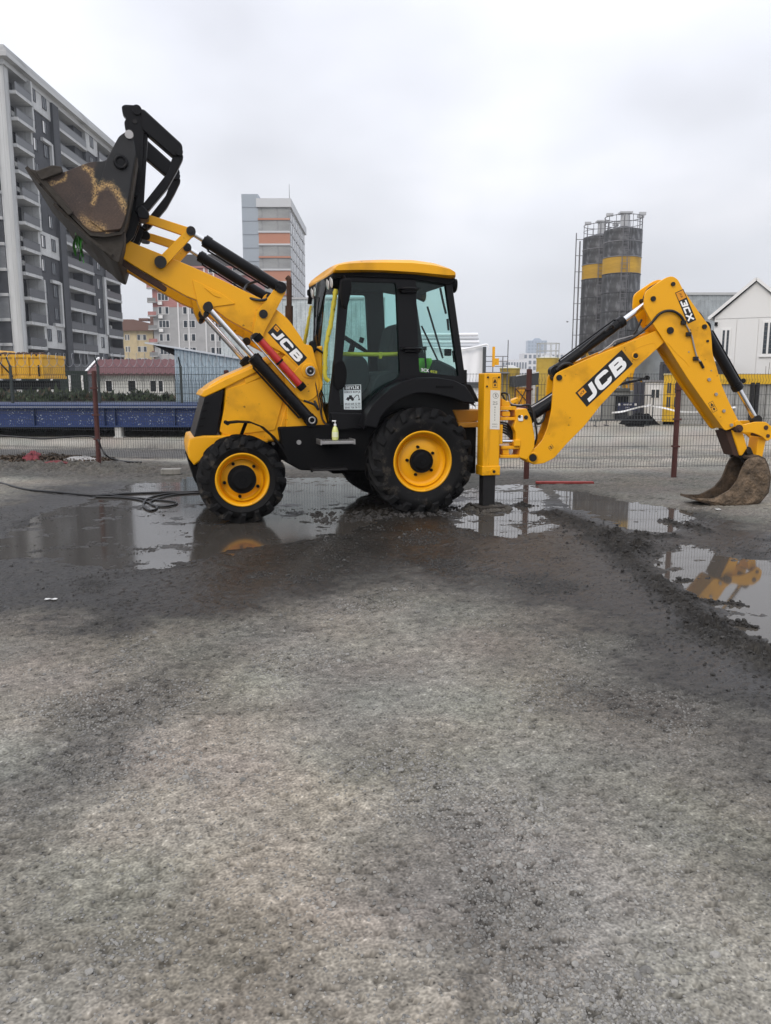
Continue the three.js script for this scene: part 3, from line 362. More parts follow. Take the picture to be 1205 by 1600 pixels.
P('lower_mirror', [ext(rnd([[-1.237, 2.06], [-1.16, 2.083], [-1.139, 1.973], [-1.178, 1.92], [-1.231, 1.949]], 0.03), -0.45, -0.52, 0.015), bar([...[-1.142, 1.976], -0.48], [...[-1.029, 1.893], -0.4], 0.02, 0.02)], M.black, rig);
for (const [u, v] of [[0, 0], [1, 1]]) { const c = u ? [-0.019, 1.982] : [-0.063, 2.678]; const t = new THREE.TorusGeometry(0.115, 0.022, 8, 20); t.scale(1, 1, 0.8); t.rotateX(Math.PI / 2); t.translate(c[0], c[1], -0.28); P('door_hinge', [t, box(c[0] - 0.1, c[0] + 0.1, c[1] - 0.05, c[1] + 0.0, -0.3, -0.22, 0.02)], M.black, rig); }
PS('window_latch', [box(...[0.531, 1.975].slice(0, 1).flatMap(x => [x - 0.08, x]), [0.532, 1.905][1], [0.531, 1.991][1], -0.42, -0.36, 0.01), bar([...[0.557, 1.968], -0.38], [...[0.576, 1.828], -0.38], 0.025, 0.02), tube([[...[0.484, 2.353], -0.4], [...[0.502, 2.215], -0.4]], 0.014, 6, 6), tube([[...[0.385, 2.72], -0.4], [...[0.429, 2.569], -0.42], [...[0.472, 2.417], -0.42]], 0.014, 10, 6)], M.matBlack, rig);
P('door_handle', [ext(rnd([[-0.975, 1.816], [-0.874, 1.861], [-0.813, 1.712], [-0.838, 1.532], [-0.94, 1.473], [-0.993, 1.578]], 0.06), -0.27, -0.4, 0.02, null, 2)], M.matBlack, rig);
// rear fender: a long arch that flares into a shelf behind
{ const o = [[-0.685, 1.084], [-0.645, 1.204], [-0.574, 1.324], [-0.472, 1.428], [-0.354, 1.518], [-0.211, 1.592], [-0.035, 1.638], [0.224, 1.638], [0.43, 1.608], [0.589, 1.538], [0.675, 1.422], [0.727, 1.329]], g = [];
  g.push(grid(44, 6, (u, v) => { const k = u * (o.length - 1), i = Math.min(o.length - 2, Math.floor(k)), f = k - i, x = mix(o[i][0], o[i + 1][0], f), y = mix(o[i][1], o[i + 1][1], f); return [x, y - 0.05 * v * v * v, mix(-0.55, -0.02, v)]; }));
  g.push(ext(rnd([...o, ...[[0.575, 1.345], [0.408, 1.401], [0.193, 1.448], [-0.018, 1.464], [-0.202, 1.404], [-0.362, 1.307], [-0.472, 1.187], [-0.528, 1.051]]], 0.02), -0.02, -0.05, 0.008, null, 2));
  g.push(ext(rnd([[-0.545, 1.032], [-0.495, 1.211], [-0.232, 1.53], [0.082, 1.624], [0.696, 1.56], [0.821, 1.367], [0.825, 1.189], [0.104, 0.844], [-0.315, 0.853]], 0.03), -0.46, -0.52, 0.01)); g.push(ext(rnd([[-0.141, 1.107], [0.209, 1.519], [0.553, 1.609], [1.3, 1.554], [1.445, 1.294], [1.064, 1.37], [0.573, 1.428], [0.095, 1.195]], 0.03), -1.6, -2.1, 0.01));
  P('rear_fender', g, M.black, rig); P('fender_vent', box(...[[0.209, 5.795][0]].flatMap(x => [x, x + 0.22]), [0.293, 1.516][1], [0.292, 1.547][1], -0.03, -0.008, 0.004), M.matBlack, rig); }
P('cab_sill', [ext(rnd([[-1.039, 1.23], [-0.58, 1.21], [-0.581, 1.04], [-0.931, 1.015], [-1.009, 1.077]], 0.02), -0.27, -0.4, 0.012)], M.black, rig);
// inside the cab
P('steering_wheel', (() => { const t = new THREE.TorusGeometry(0.2, 0.018, 10, 36), c = [-0.568, 2.075]; t.rotateX(Math.PI / 2 + 0.1); t.rotateZ(-0.55); t.translate(c[0], c[1], -1.0); return [t, cyl([c[0] - 0.14, c[1] - 0.5, -1.0], [c[0], c[1], -1.0], 0.05, 0.035, 12), bar([c[0] - 0.17, c[1] + 0.08, -1.0], [c[0] + 0.17, c[1] - 0.1, -1.0], 0.02, 0.05), cyl([c[0] + 0.06, c[1] + 0.0, -0.84], [c[0] + 0.08, c[1] + 0.06, -0.84], 0.03, 0.03, 10)]; })(), M.matBlack, rig);
P('dashboard', [ext(rnd([[-0.754, 1.881], [-0.569, 1.947], [-0.451, 1.835], [-0.419, 1.559], [-0.676, 1.234], [-0.794, 1.235]], 0.05), -0.7, -1.4, 0.02), ext(rnd([[-0.453, 1.559], [-0.376, 1.681], [-0.161, 1.739], [0.03, 1.625], [0.031, 1.227], [-0.506, 1.191]], 0.1), -0.5, -1.6, 0.02)], M.seat, rig);
P('operator_seat', [ext(rnd([[-0.109, 2.275], [0.028, 2.334], [0.15, 2.312], [0.188, 1.724], [-0.161, 1.641], [-0.187, 1.886], [-0.135, 2.129]], 0.08), -0.75, -1.3, 0.05, null, 3), ext(rnd([[-0.401, 1.681], [0.188, 1.765], [0.234, 1.434], [-0.377, 1.395]], 0.06), -0.7, -1.35, 0.04, null, 3), cyl([-0.1, 1.05, -1.0], [-0.1, 1.25, -1.0], 0.15, 0.12, 12)], M.seat, rig);
P('control_column', [ext(rnd([[0.4, 1.888], [0.685, 1.766], [0.795, 1.642], [0.742, 1.558], [0.288, 1.559]], 0.08), -0.6, -1.4, 0.03), bar([...[0.393, 2.543], -0.9], [...[0.613, 1.892], -0.9], 0.02, 0.02)], M.seat, rig);
PS('control_lever', [cyl([...[-0.552, 1.838], -0.8], [...[-0.593, 1.932], -0.8], 0.012, 0.02, 8), cyl([...[0.295, 1.981], -0.7], [...[0.314, 1.763], -0.7], 0.012, 0.012, 8), cyl([...[0.295, 1.981], -0.7], [...[0.295, 2.029], -0.7], 0.025, 0.025, 10)], M.matBlack, rig);

// loader arms, linkage, hydraulics -------------------------------------------------------------------
function hydraulic(a, b, split, rB, rR, parent = rig, name = 'hydraulic_cylinder', rodMat = M.chrome, barrelMat = M.black) { // barrel from a, rod to b
  const g = node(name, parent), A = V(...a), B = V(...b), S = A.clone().lerp(B, split), d = B.clone().sub(A).normalize(), at = (p, k) => p.clone().addScaledVector(d, k).toArray();
  const side = V(-d.y, d.x, 0).multiplyScalar(rB * 1.25), p1 = A.clone().lerp(S, 0.12).add(side), p2 = A.clone().lerp(S, 0.93).add(side);
  P('barrel', [cyl(a, S.toArray(), rB, rB, 22), cyl(at(S, -rB * 0.9), at(S, rB * 0.25), rB * 1.14, rB * 1.14, 22), cyl(at(S, rB * 0.25), at(S, rB * 0.5), rB * 0.85, rR * 1.4, 22), cyl(at(A, -0.01), at(A, rB * 0.8), rB * 1.1, rB * 1.1, 22), cyl([a[0], a[1], a[2] - rB], [a[0], a[1], a[2] + rB], rB * 1.05, rB * 1.05, 18), cyl(p1.toArray(), p2.toArray(), rB * 0.17, rB * 0.17, 8), cyl(p1.toArray(), p1.clone().addScaledVector(side, -0.6).toArray(), rB * 0.22, rB * 0.22, 8), cyl(p2.toArray(), p2.clone().addScaledVector(side, -0.6).toArray(), rB * 0.22, rB * 0.22, 8)], barrelMat, g);
  P('rod', [cyl(S.toArray(), b, rR, rR, 18), ], rodMat, g); P('rod_eye', cyl([b[0], b[1], b[2] - rR * 1.4], [b[0], b[1], b[2] + rR * 1.4], rR * 1.6, rR * 1.6, 16), M.darkSteel, g);
  return g;
}
const armTop = [[-3.324, 3.153], [-3.135, 3.075], [-2.869, 2.978], [-2.631, 2.891], [-2.285, 2.751], [-1.778, 2.526], [-1.632, 2.429], [-1.485, 2.309], [-1.338, 2.106], [-1.249, 1.914], [-1.174, 1.781], [-1.168, 1.69], [-1.223, 1.638], [-1.307, 1.645], [-1.36, 1.735]], armLow = [[-1.539, 1.912], [-1.827, 2.055], [-1.898, 2.149], [-1.985, 2.19], [-2.193, 2.301], [-2.402, 2.453], [-2.645, 2.544], [-2.916, 2.695], [-3.193, 2.856], [-3.386, 2.976], [-3.409, 3.049]];
const armShape = rnd([...armTop, ...armLow], 0.05, 3);
function makeArm(z) {
  const g = [ext(armShape, z, z - 0.13, 0.008, null, 2)];
  g.push(ext(rnd([[-2.568, 2.728], [-2.255, 2.584], [-2.086, 2.468], [-2.353, 2.426], [-2.37, 2.354], [-2.415, 2.311], [-2.463, 2.338], [-2.515, 2.464]], 0.03), z + 0.014, z - 0.144, 0.005)); // bracket with the lift pivot
  g.push(ext(rnd([[-2.445, 2.641], [-2.27, 2.576], [-2.25, 2.527], [-2.328, 2.546]], 0.02), z + 0.024, z, 0.003));
  g.push(ext(rnd([[-1.619, 2.688], [-1.559, 2.705], [-1.508, 2.67], [-1.516, 2.612], [-1.765, 2.173], [-1.804, 2.07], [-1.872, 2.04], [-1.907, 2.098], [-1.905, 2.17], [-1.855, 2.388], [-1.68, 2.6]], 0.03), z + 0.03, z + 0.002, 0.004));
  g.push(ext(rnd([[-1.32, 1.787], [-1.243, 1.81], [-1.167, 1.766], [-1.16, 1.675], [-1.231, 1.623], [-1.315, 1.638], [-1.352, 1.712]], 0.03), z + 0.02, z - 0.15, 0.005));
  const a = P('loader_arm', g, M.yellow, rig);
  const c = [[-2.9, 2.888], [-2.395, 2.446], [-2.427, 2.346], [-1.782, 2.36], [-1.56, 2.661], [-1.87, 2.098], [-1.245, 1.713]], s = [0.062, 0.038, 0.03, 0.05, 0.045, 0.05, 0.05];
  PS('pin', c.flatMap((p, i) => [pin(p[0], p[1], z - 0.15, s[i], 0.2), cyl([p[0], p[1], z + 0.05], [p[0], p[1], z + 0.058], s[i] * 0.6, s[i] * 0.5, 6)]), M.darkSteel, a);
  const pc = c[6]; P('pivot_ring', (() => { const t = new THREE.TorusGeometry(0.05, 0.012, 10, 28); t.translate(pc[0], pc[1], z + 0.052); return t; })(), M.steel, a); P('grease_nipple', cyl([pc[0], pc[1], z + 0.05], [pc[0], pc[1], z + 0.066], 0.014, 0.01, 10), M.steel, a);
  return a;
}
const armNear = makeArm(-0.42), armFar = makeArm(-1.45);
P('cross_tube', [cyl([...[-3.044, 2.886], -0.5], [...[-3.044, 2.886], -1.5], 0.08, 0.08, 18)], M.yellowDirty, rig);
P('wear_plate', ext(rnd([[-3.412, 3.013], [-3.194, 2.846], [-2.916, 2.685], [-2.836, 2.625], [-2.865, 2.583], [-3.217, 2.791], [-3.403, 2.933]], 0.02), -0.44, -0.53, 0.004), M.rust, rig);
sticker('logo_sticker', logoTex, [[-1.732, 2.154], [-1.368, 1.767], [-1.636, 2.258]], -0.4175, armNear);
for (const z of [-0.4, -1.52]) { // near and far tilt linkage and rams
  const dz = z + 0.02, cr = P('bellcrank', [ext(rnd([[-2.929, 2.846], [-2.947, 2.906], [-2.61, 3.242], [-2.567, 3.271], [-2.52, 3.246], [-2.529, 3.191], [-2.861, 2.834]], 0.03), z + 0.055, z + 0.005, 0.005)], M.yellow, rig);
  PS('pin', [pin(...[-2.562, 3.23], z - 0.09, 0.05, 0.17), cyl([...[-2.562, 3.23], z + 0.08], [...[-2.562, 3.23], z + 0.088], 0.03, 0.025, 6), pin(...[-2.9, 2.888], z + 0.05, 0.066, 0.02)], M.darkSteel, cr);
  P('tilt_link', ext(rnd([[-3.158, 3.401], [-3.131, 3.416], [-2.952, 3.379], [-2.554, 3.272], [-2.564, 3.189], [-2.633, 3.186], [-3.063, 3.313]], 0.02), z, z - 0.05, 0.005), M.yellow, rig);
  hydraulic([...[-1.575, 2.661], z - 0.02], [...[-2.555, 3.231], z - 0.02], 0.845, 0.062, 0.03, rig, 'tilt_cylinder');
}
for (const z of [-0.36, -1.42]) hydraulic([...[-1.25, 1.132], z], [...[-2.407, 2.419], z], 0.565, 0.067, 0.034, rig, 'lift_cylinder', M.chrome, M.black);
P('lift_pivot', [cyl([...[-1.253, 1.139], -0.32], [...[-1.253, 1.139], -0.27], 0.052, 0.05, 20)], M.matBlack, rig); P('pivot_ring', (() => { const t = new THREE.TorusGeometry(0.036, 0.009, 8, 24), p = [-1.253, 1.139]; t.translate(p[0], p[1], -0.268); return t; })(), M.steel, rig);
{ const a = [...[-1.865, 2.101], -0.33], b = [...[-1.347, 1.518], -0.33], s = node('safety_strut', rig), d = V(...b).sub(V(...a)), at = t => V(...a).addScaledVector(d, t).toArray();
  P('strut_tube', [cyl(at(0.06), at(0.93), 0.042, 0.042, 20), cyl(at(0.29), at(0.3), 0.046, 0.046, 20), cyl(at(0.74), at(0.75), 0.046, 0.046, 20)], M.red, s); PS('end_knob', [cyl(at(-0.02), at(0.07), 0.05, 0.05, 16), cyl(at(0.93), at(1.02), 0.052, 0.048, 16), cyl(at(0.47), at(0.5), 0.05, 0.05, 16)], M.matBlack, s);
  const o = V(-0.05, -0.045, 0.02), q = t => V(...at(t)).add(o).toArray(); P('strut_rod', cyl(q(-0.02), q(0.92), 0.009, 0.009, 8), M.chrome, s); }

// front bucket with folded forks ---------------------------------------------------------------------
const BO0 = [-4.187, 2.717], onPlate = pts => pts.map(p => [p[0] - BO0[0] + 0.02, p[1] - BO0[1] - 0.31]);
const sandLines = [[onPlate([[-3.629, 3.722], [-3.564, 3.69], [-3.526, 3.619], [-3.532, 3.507], [-3.564, 3.382]]), 0.035], [onPlate([[-3.5, 3.534], [-3.443, 3.569], [-3.369, 3.561], [-3.3, 3.459], [-3.232, 3.325]]), 0.05], [onPlate([[-3.659, 3.215], [-3.576, 3.163], [-3.479, 3.13]]), 0.07], [onPlate([[-3.99, 3.521], [-3.904, 3.563], [-3.824, 3.593], [-3.802, 3.655]]), 0.022]], blackPart = onPlate([[-3.489, 3.83], [-3.517, 3.668], [-3.505, 3.558], [-3.391, 3.603], [-3.285, 3.498], [-3.184, 3.278], [-3.048, 3.336], [-3.006, 4.21], [-3.372, 4.179]]);
const mudPaint = canvasTex(1024, 1024, (c, w, h) => { // paint, dried mud and pale sand on the steel; 2 m square
  const id = c.createImageData(w, h), d = id.data;
  for (let j = 0; j < h; j++) for (let i = 0; i < w; i++) {
    const x = i / w * 2, y = 2 - j / h * 2, n = fbm(x * 3, y * 3, 5), f = fbm(x * 14, y * 14, 4), g = fbm(x * 60, y * 60, 2), q = (j * w + i) * 4;
    const px = x - 0.02 + 0.03 * n, py = y + 0.03 * f, near = (pts, r) => { let q = 9; for (let k = 0; k < pts.length - 1; k++) q = Math.min(q, seg(pts[k], pts[k + 1], px, py)); return smooth(r * 1.25, r * 0.15, q + 0.03 * f); };
    const mud = smooth(0.03, -0.03, sd(blackPart, x, y) + 0.05 * n);
    let r = mix(20, 62 + 26 * n + 18 * g, mud), gg = mix(21, 48 + 20 * n + 15 * g, mud), b = mix(24, 40 + 14 * n + 12 * g, mud);
    const sand = Math.max(...sandLines.map((l, k) => near(l[0], l[1]) * (k === 2 ? 0.8 : 1))) * smooth(-0.75, 0.35, g + 0.8 * f);
    const scr = smooth(0.93, 0.99, 1 - Math.abs(noise(x * 2.2 + y * 1.5 + 7, (x - y) * 26))) * smooth(0.1, 0.4, noise(x * 4, y * 4 + 5)) * 0.35;
    r = mix(r, 196 + 30 * g, sand * 0.85) + 60 * scr; gg = mix(gg, 160 + 28 * g, sand * 0.85) + 58 * scr; b = mix(b, 100 + 24 * g, sand * 0.85) + 55 * scr;
    d[q] = clamp(r, 0, 255); d[q + 1] = clamp(gg, 0, 255); d[q + 2] = clamp(b, 0, 255); d[q + 3] = 255;
  }
  c.putImageData(id, 0, 0);
}); mudPaint.wrapS = mudPaint.wrapT = THREE.RepeatWrapping;
const mudSteel = new THREE.MeshStandardMaterial({ map: mudPaint, roughness: 0.62, bumpMap: mudBump, bumpScale: 0.006 }), mudDark = std(0.045, 0.036, 0.028, 0.8, { bumpMap: mudBump, bumpScale: 0.012, map: concreteTex });
const bk = node('loader_bucket', rig);
function bucketUV(g) { const p = g.attributes.position, u = g.attributes.uv; for (let i = 0; i < p.count; i++) u.setXY(i, (p.getX(i) - BO0[0] + 0.02) / 2, (p.getY(i) - BO0[1] - 0.31) / 2); return g; }
const bkSide = rnd([[-4.122, 3.658], [-4.039, 3.669], [-3.808, 3.661], [-3.677, 3.725], [-3.541, 3.783], [-3.393, 3.8], [-3.256, 4.043], [-3.179, 4.098], [-3.12, 4.054], [-3.096, 3.895], [-3.162, 3.58], [-3.235, 3.256], [-3.286, 3.127], [-3.58, 3.1], [-3.65, 3.165], [-3.753, 3.278], [-3.935, 3.439]], 0.04);
for (const z of [0.06, -2.06]) { P('side_plate', bucketUV(prep(ext(bkSide, z, z - 0.03, 0.005))), mudSteel, bk);
  P('side_plate', bucketUV(prep(ext(rnd([[-3.393, 3.8], [-3.256, 4.043], [-3.179, 4.098], [-3.12, 4.054], [-3.103, 3.895], [-3.235, 3.256], [-3.279, 3.14], [-3.456, 3.112], [-3.586, 3.212]], 0.03), z + 0.018, z - 0.012, 0.006))), mudSteel, bk);
  PS('corner_guard', [ext(rnd([[-4.064, 3.644], [-3.906, 3.715], [-3.817, 3.709], [-3.802, 3.655], [-4.011, 3.562]], 0.02), z + 0.05, z + 0.005, 0.008), ext(rnd([[-4.121, 3.67], [-4.04, 3.657], [-3.729, 3.279], [-3.779, 3.245]], 0.015), z + 0.03, z + 0.002, 0.006)], mudDark, bk); }
const bkShell = [[-4.133, 3.675], [-4.046, 3.566], [-3.936, 3.433], [-3.754, 3.265], [-3.651, 3.153], [-3.581, 3.081], [-3.439, 3.075], [-3.287, 3.108], [-3.229, 3.25], [-3.165, 3.518], [-3.098, 3.858]];
P('bucket_shell', [sheet(bkShell, -2.08, 0.05, 0.03)], mudDark, bk);
PS('cutting_edge', [sheet([[-4.144, 3.686], [-4.024, 3.543]], -2.1, 0.08, 0.035), sheet([[-3.917, 3.361], [-3.751, 3.203], [-3.596, 3.043], [-3.387, 2.887]], -2.05, 0.03, 0.03), ext(rnd([[-3.715, 3.183], [-3.598, 3.076], [-3.296, 3.103], [-3.243, 3.144], [-3.264, 2.99], [-3.324, 2.807], [-3.41, 2.855]], 0.03), 0.0, -2.0, 0.01)], mudDark, bk);
PS('wear_strip', [ext([[-3.93, 3.701], [-3.854, 3.779], [-3.82, 3.757], [-3.872, 3.681]], -2.04, -2.1, 0.004), sheet([[-4.039, 3.669], [-3.814, 3.654]], -2.06, -1.98, 0.02)], mudDark, bk);
P('pivot_boss', [(() => { const t = new THREE.TorusGeometry(0.055, 0.018, 10, 28), c = [-3.25, 3.793]; t.translate(c[0], c[1], 0.088); return t; })(), pin(...[-3.25, 3.793], 0.07, 0.042, 0.02)], M.black, bk);
PS('pin_cap', [pin(...[-3.156, 4.063], 0.06, 0.042, 0.04)], M.steel, bk);
// hinge brackets at the back of the bucket
for (const z of [-0.36, -0.56, -1.38, -1.58]) P('hinge_bracket', ext(rnd([[-3.243, 3.412], [-3.154, 3.864], [-3.114, 3.618], [-3.073, 3.369], [-3.133, 3.232], [-3.171, 3.137], [-3.331, 2.996], [-3.427, 2.938], [-3.463, 3.003]], 0.03), z, z - 0.04, 0.005), M.black, bk);
{ const f = node('folding_fork', rig); // pallet forks folded back over the bucket
  const mast = rnd([[-3.225, 4.445], [-3.192, 4.467], [-3.082, 4.47], [-3.032, 4.437], [-3.026, 4.31], [-2.994, 4.3], [-3.031, 3.926], [-3.07, 3.664], [-3.116, 3.531], [-3.19, 3.618], [-3.116, 4.061], [-3.134, 4.206], [-3.198, 4.214], [-3.207, 4.295], [-3.179, 4.335], [-3.216, 4.37]], 0.03), tine = rnd([[-3.039, 4.43], [-3, 4.433], [-2.626, 4.118], [-2.614, 4.067], [-2.644, 4.006], [-2.712, 3.975], [-3.03, 4.227]], 0.03);
  P('fork_carriage', [ext(mast, -0.3, -0.4, 0.008), ext(rnd([[-3, 4.3], [-2.962, 4.278], [-3.056, 3.403], [-3.149, 3.398]], 0.01), -0.32, -0.42, 0.006), ext(mast, -1.36, -1.46, 0.008), cyl([...[-3.072, 4.42], -0.28], [...[-3.072, 4.42], -1.5], 0.05, 0.05, 16)], M.black, f);
  for (const z of [-0.28, -1.34]) { P('fork_tine', ext(tine, z, z - 0.13, 0.012), M.black, f);
    P('fork_blade', [ext(rnd([[-2.702, 4.041], [-2.628, 4.053], [-2.611, 3.982], [-2.684, 3.84], [-2.785, 3.669], [-2.996, 3.42], [-3.064, 3.383], [-3.095, 3.428], [-2.793, 3.806]], 0.02), z - 0.02, z - 0.14, 0.01), pin(...[-2.656, 4.031], z - 0.16, 0.04, 0.18)], M.black, f); }
  PS('pin_cap', [pin(...[-3.097, 4.304], -0.31, 0.022, 0.02), pin(...[-3.154, 4.192], -0.31, 0.03, 0.02)], M.darkSteel, f); }
PS('fork_mount', [ext(rnd([[-3.13, 3.412], [-3.064, 3.454], [-2.99, 3.368], [-3.006, 3.303], [-3.11, 3.31]], 0.03), -0.2, -0.5, 0.01), ext(rnd([[-3.13, 3.412], [-3.064, 3.454], [-2.99, 3.368], [-3.006, 3.303], [-3.11, 3.31]], 0.03), -1.5, -1.85, 0.01)], M.black, rig);

// hoses on the loader side
const hose = (pts, r = 0.013, name = 'hose', parent = rig, m = M.hose) => P(name, tube(pts, r, 30, 6), m, parent);
hose([[...[-1.671, 2.552], -0.44], [...[-1.82, 2.512], -0.38], [...[-1.979, 2.579], -0.5], [...[-1.91, 2.724], -0.7], [...[-1.703, 2.759], -0.44]], 0.016);
hose([[...[-1.9, 2.552], -0.5], [...[-2.023, 2.62], -0.6], [...[-2.007, 2.656], -0.8], [...[-1.922, 2.573], -0.9]], 0.016);
hose([[...[-1.196, 1.366], -0.4], [...[-1.158, 1.26], -0.36], [...[-1.212, 1.321], -0.34], [...[-1.335, 1.367], -0.33]], 0.014);
for (let i = 0; i < 4; i++) { const k = i * 0.03; hose([[...[-1.181, 1.6], -0.42 - k], [...[-1.145, 1.373], -0.4 - k], [...[-1.109, 1.144], -0.38 - k], [...[-1.032, 1.043], -0.36]].map((p, j) => [p[0] + k * (j === 1 ? 1 : 0.4), p[1], p[2]]), 0.008, 'pipe', rig, i % 2 ? M.darkSteel : M.rust); }
hose([[...[-3.102, 3.321], -0.7], [...[-3.031, 3.278], -0.6], [...[-3.026, 3.371], -0.55], [...[-3.07, 3.422], -0.5]], 0.008);
P('valve_block', box(-1.02, -0.92, 0.8, 0.93, -0.4, -0.3, 0.01), M.matBlack, rig);

// rear frame and stabilizers ---------------------------------------------------------------------------
P('rear_frame', [ext(rnd([[0.586, 1.238], [1.034, 1.234], [1.037, 1.111], [0.764, 1.057], [0.676, 1.059]], 0.02), -0.45, -1.9, 0.01), box(0.62, 0.98, 1.02, 1.08, -1.95, -0.3, 0.01)], M.yellowDirty, rig);
P('rear_plate', [box(0.7, 0.9, 0.42, 1.02, -1.9, -0.4, 0.02), box(0.5, 0.72, 0.5, 0.85, -1.5, -0.6, 0.03)], M.matBlack, rig);
function stabilizer(z, near) {
  const g = node('stabilizer_leg', rig), o = [[0.871, 1.693], [1.084, 1.694], [1.117, 0.428], [0.865, 0.437]], cx = [0.962, 1.09][0], y0 = [0.978, 0.433][1], y1 = [0.948, 1.693][1], w = 0.112;
  P('leg_housing', [box(cx - w, cx + w, y0 + 0.02, y1, z - 0.2, z, 0.015), box(cx - w - 0.01, cx + w + 0.01, y0, y0 + 0.12, z - 0.21, z + 0.01, 0.012), box(cx + w - 0.005, cx + w + 0.05, 0.82, 1.06, z - 0.17, z - 0.03, 0.008), cyl([cx + 0.03, y0 + 0.05, z], [cx + 0.03, y0 + 0.05, z + 0.022], 0.045, 0.04, 20)], M.yellow, g);
  P('leg', [box(cx - w + 0.025, cx + w - 0.035, 0.02, y0 + 0.1, z - 0.17, z - 0.03, 0.01)], M.darkSteel, g);
  P('foot_pad', box(cx - 0.17, cx + 0.17, -0.01, 0.045, z - 0.27, z + 0.07, 0.01), mudDark, g);
  PS('bolt', [[-0.07, 0.05], [0.075, 0.05], [0.02, 0.1], [-0.08, 0.16]].map(([x, y]) => boltGeo(cx + x, y1 - y, z, 0.012)).concat([pin(cx + 0.03, y0 + 0.05, z + 0.02, 0.018, 0.012)]), M.darkSteel, g);
  return [g, cx, y0, y1];
}
const [leg] = stabilizer(-0.06, true); stabilizer(-1.9, false);
const kgTex = canvasTex(160, 640, (c, w, h) => { c.fillStyle = '#dcd9cf'; c.fillRect(0, 0, w, h); c.fillStyle = '#3a3a38'; c.textAlign = 'center'; c.font = 'bold 70px sans-serif'; c.fillText('S', 88, 110); c.lineWidth = 6; c.strokeStyle = '#55544f'; c.beginPath(); c.arc(86, 88, 44, 0, 7); c.stroke(); c.fillStyle = '#77756c'; c.font = 'bold 74px serif'; c.fillText('25', 80, 236); c.font = 'bold 34px serif'; 'MERKEZ'.split('').forEach((t, i) => c.fillText(t, 78, 290 + i * 42)); c.font = 'bold 26px serif'; c.fillText('KIRICI', 80, 565); c.fillText('KEPÇE', 80, 606); });
sticker('label_sticker', kgTex, [[0.934, 1.01], [1.063, 1.004], [0.931, 1.488]], -0.0575, leg);
const warnTex = canvasTex(96, 160, (c, w, h) => { c.fillStyle = '#e2a013'; c.fillRect(0, 0, w, h); c.strokeStyle = '#15130d'; c.lineWidth = 5; c.strokeRect(4, 4, w - 8, h / 2 - 8); c.strokeRect(4, h / 2 + 4, w - 8, h / 2 - 8); c.beginPath(); c.moveTo(48, 16); c.lineTo(80, 66); c.lineTo(16, 66); c.closePath(); c.fillStyle = '#15130d'; c.fill(); c.beginPath(); c.arc(48, 118, 20, 0, 7); c.fill(); });
sticker('warning_sticker', warnTex, [[0.96, 1.515], [1.02, 1.515], [0.957, 1.639]], -0.0578, leg);

// backhoe: swing post, boom, dipper, bucket (own plane, swung a little towards the viewer) --------------
const toB = o => { const c = Math.cos(-0.27925), s = Math.sin(-0.27925), dx = [1.86, 0, -9.95][0] - [0.409, 0, -9.458][0], dz = [1.86, 0, -9.95][2] - [0.409, 0, -9.458][2]; o.position.set(dx * c + dz * s, 0, -dx * s + dz * c); o.rotation.y = -9 * Math.PI / 180; return o; };
const swing = toB(node('swing_post', rig));
P('post_casting', [ext(rnd([[-0.247, 1.245], [-0.099, 1.261], [-0.029, 1.125], [0.02, 0.892], [0.016, 0.763], [-0.04, 0.667], [-0.071, 0.611], [-0.18, 0.644], [-0.167, 0.765], [-0.226, 0.806], [-0.231, 0.959], [-0.265, 1.023], [-0.235, 1.126]], 0.02), 0.02, -0.3, 0.01, null, 2), ext([[-0.428, 1.286], [-0.223, 1.285], [-0.222, 1.237], [-0.427, 1.238]], 0.0, -0.3, 0.006), ext([[-0.425, 1.151], [-0.228, 1.15], [-0.227, 1.11], [-0.424, 1.112]], 0.0, -0.3, 0.006), ext([[-0.408, 0.792], [-0.16, 0.789], [-0.159, 0.749], [-0.407, 0.752]], 0.0, -0.3, 0.006), ext([[-0.421, 0.679], [-0.173, 0.677], [-0.172, 0.636], [-0.42, 0.639]], 0.0, -0.3, 0.006), ext(rnd([[-0.402, 1.222], [-0.296, 1.222], [-0.294, 1.158], [-0.4, 1.159]], 0.02), -0.02, -0.26, 0.006), ext(rnd([[-0.253, 0.871], [-0.17, 0.87], [-0.168, 0.79], [-0.251, 0.79]], 0.01), 0.04, -0.2, 0.006), ext(rnd([[-0.382, 0.76], [-0.3, 0.759], [-0.297, 0.678], [-0.38, 0.679]], 0.01), -0.02, -0.2, 0.006), ext(rnd([[-0.414, 1.388], [-0.332, 1.341], [-0.194, 1.396], [-0.192, 1.348], [-0.314, 1.285], [-0.412, 1.286]], 0.015), -0.02, -0.16, 0.006)], M.yellow, swing);
P('swing_ram', [cyl([...[-0.387, 0.846], -0.04], [...[-0.222, 0.845], -0.04], 0.028, 0.028, 16), cyl([...[-0.277, 0.757], -0.03], [...[-0.275, 0.676], -0.03], 0.014, 0.014, 12)], M.chrome, swing);
PS('pin', [pin(...[-0.106, 1.149], -0.02, 0.026, 0.05), pin(...[-0.189, 1.157], 0, 0.02, 0.035), pin(...[0.001, 0.64], -0.32, 0.045, 0.36)], M.darkSteel, swing);
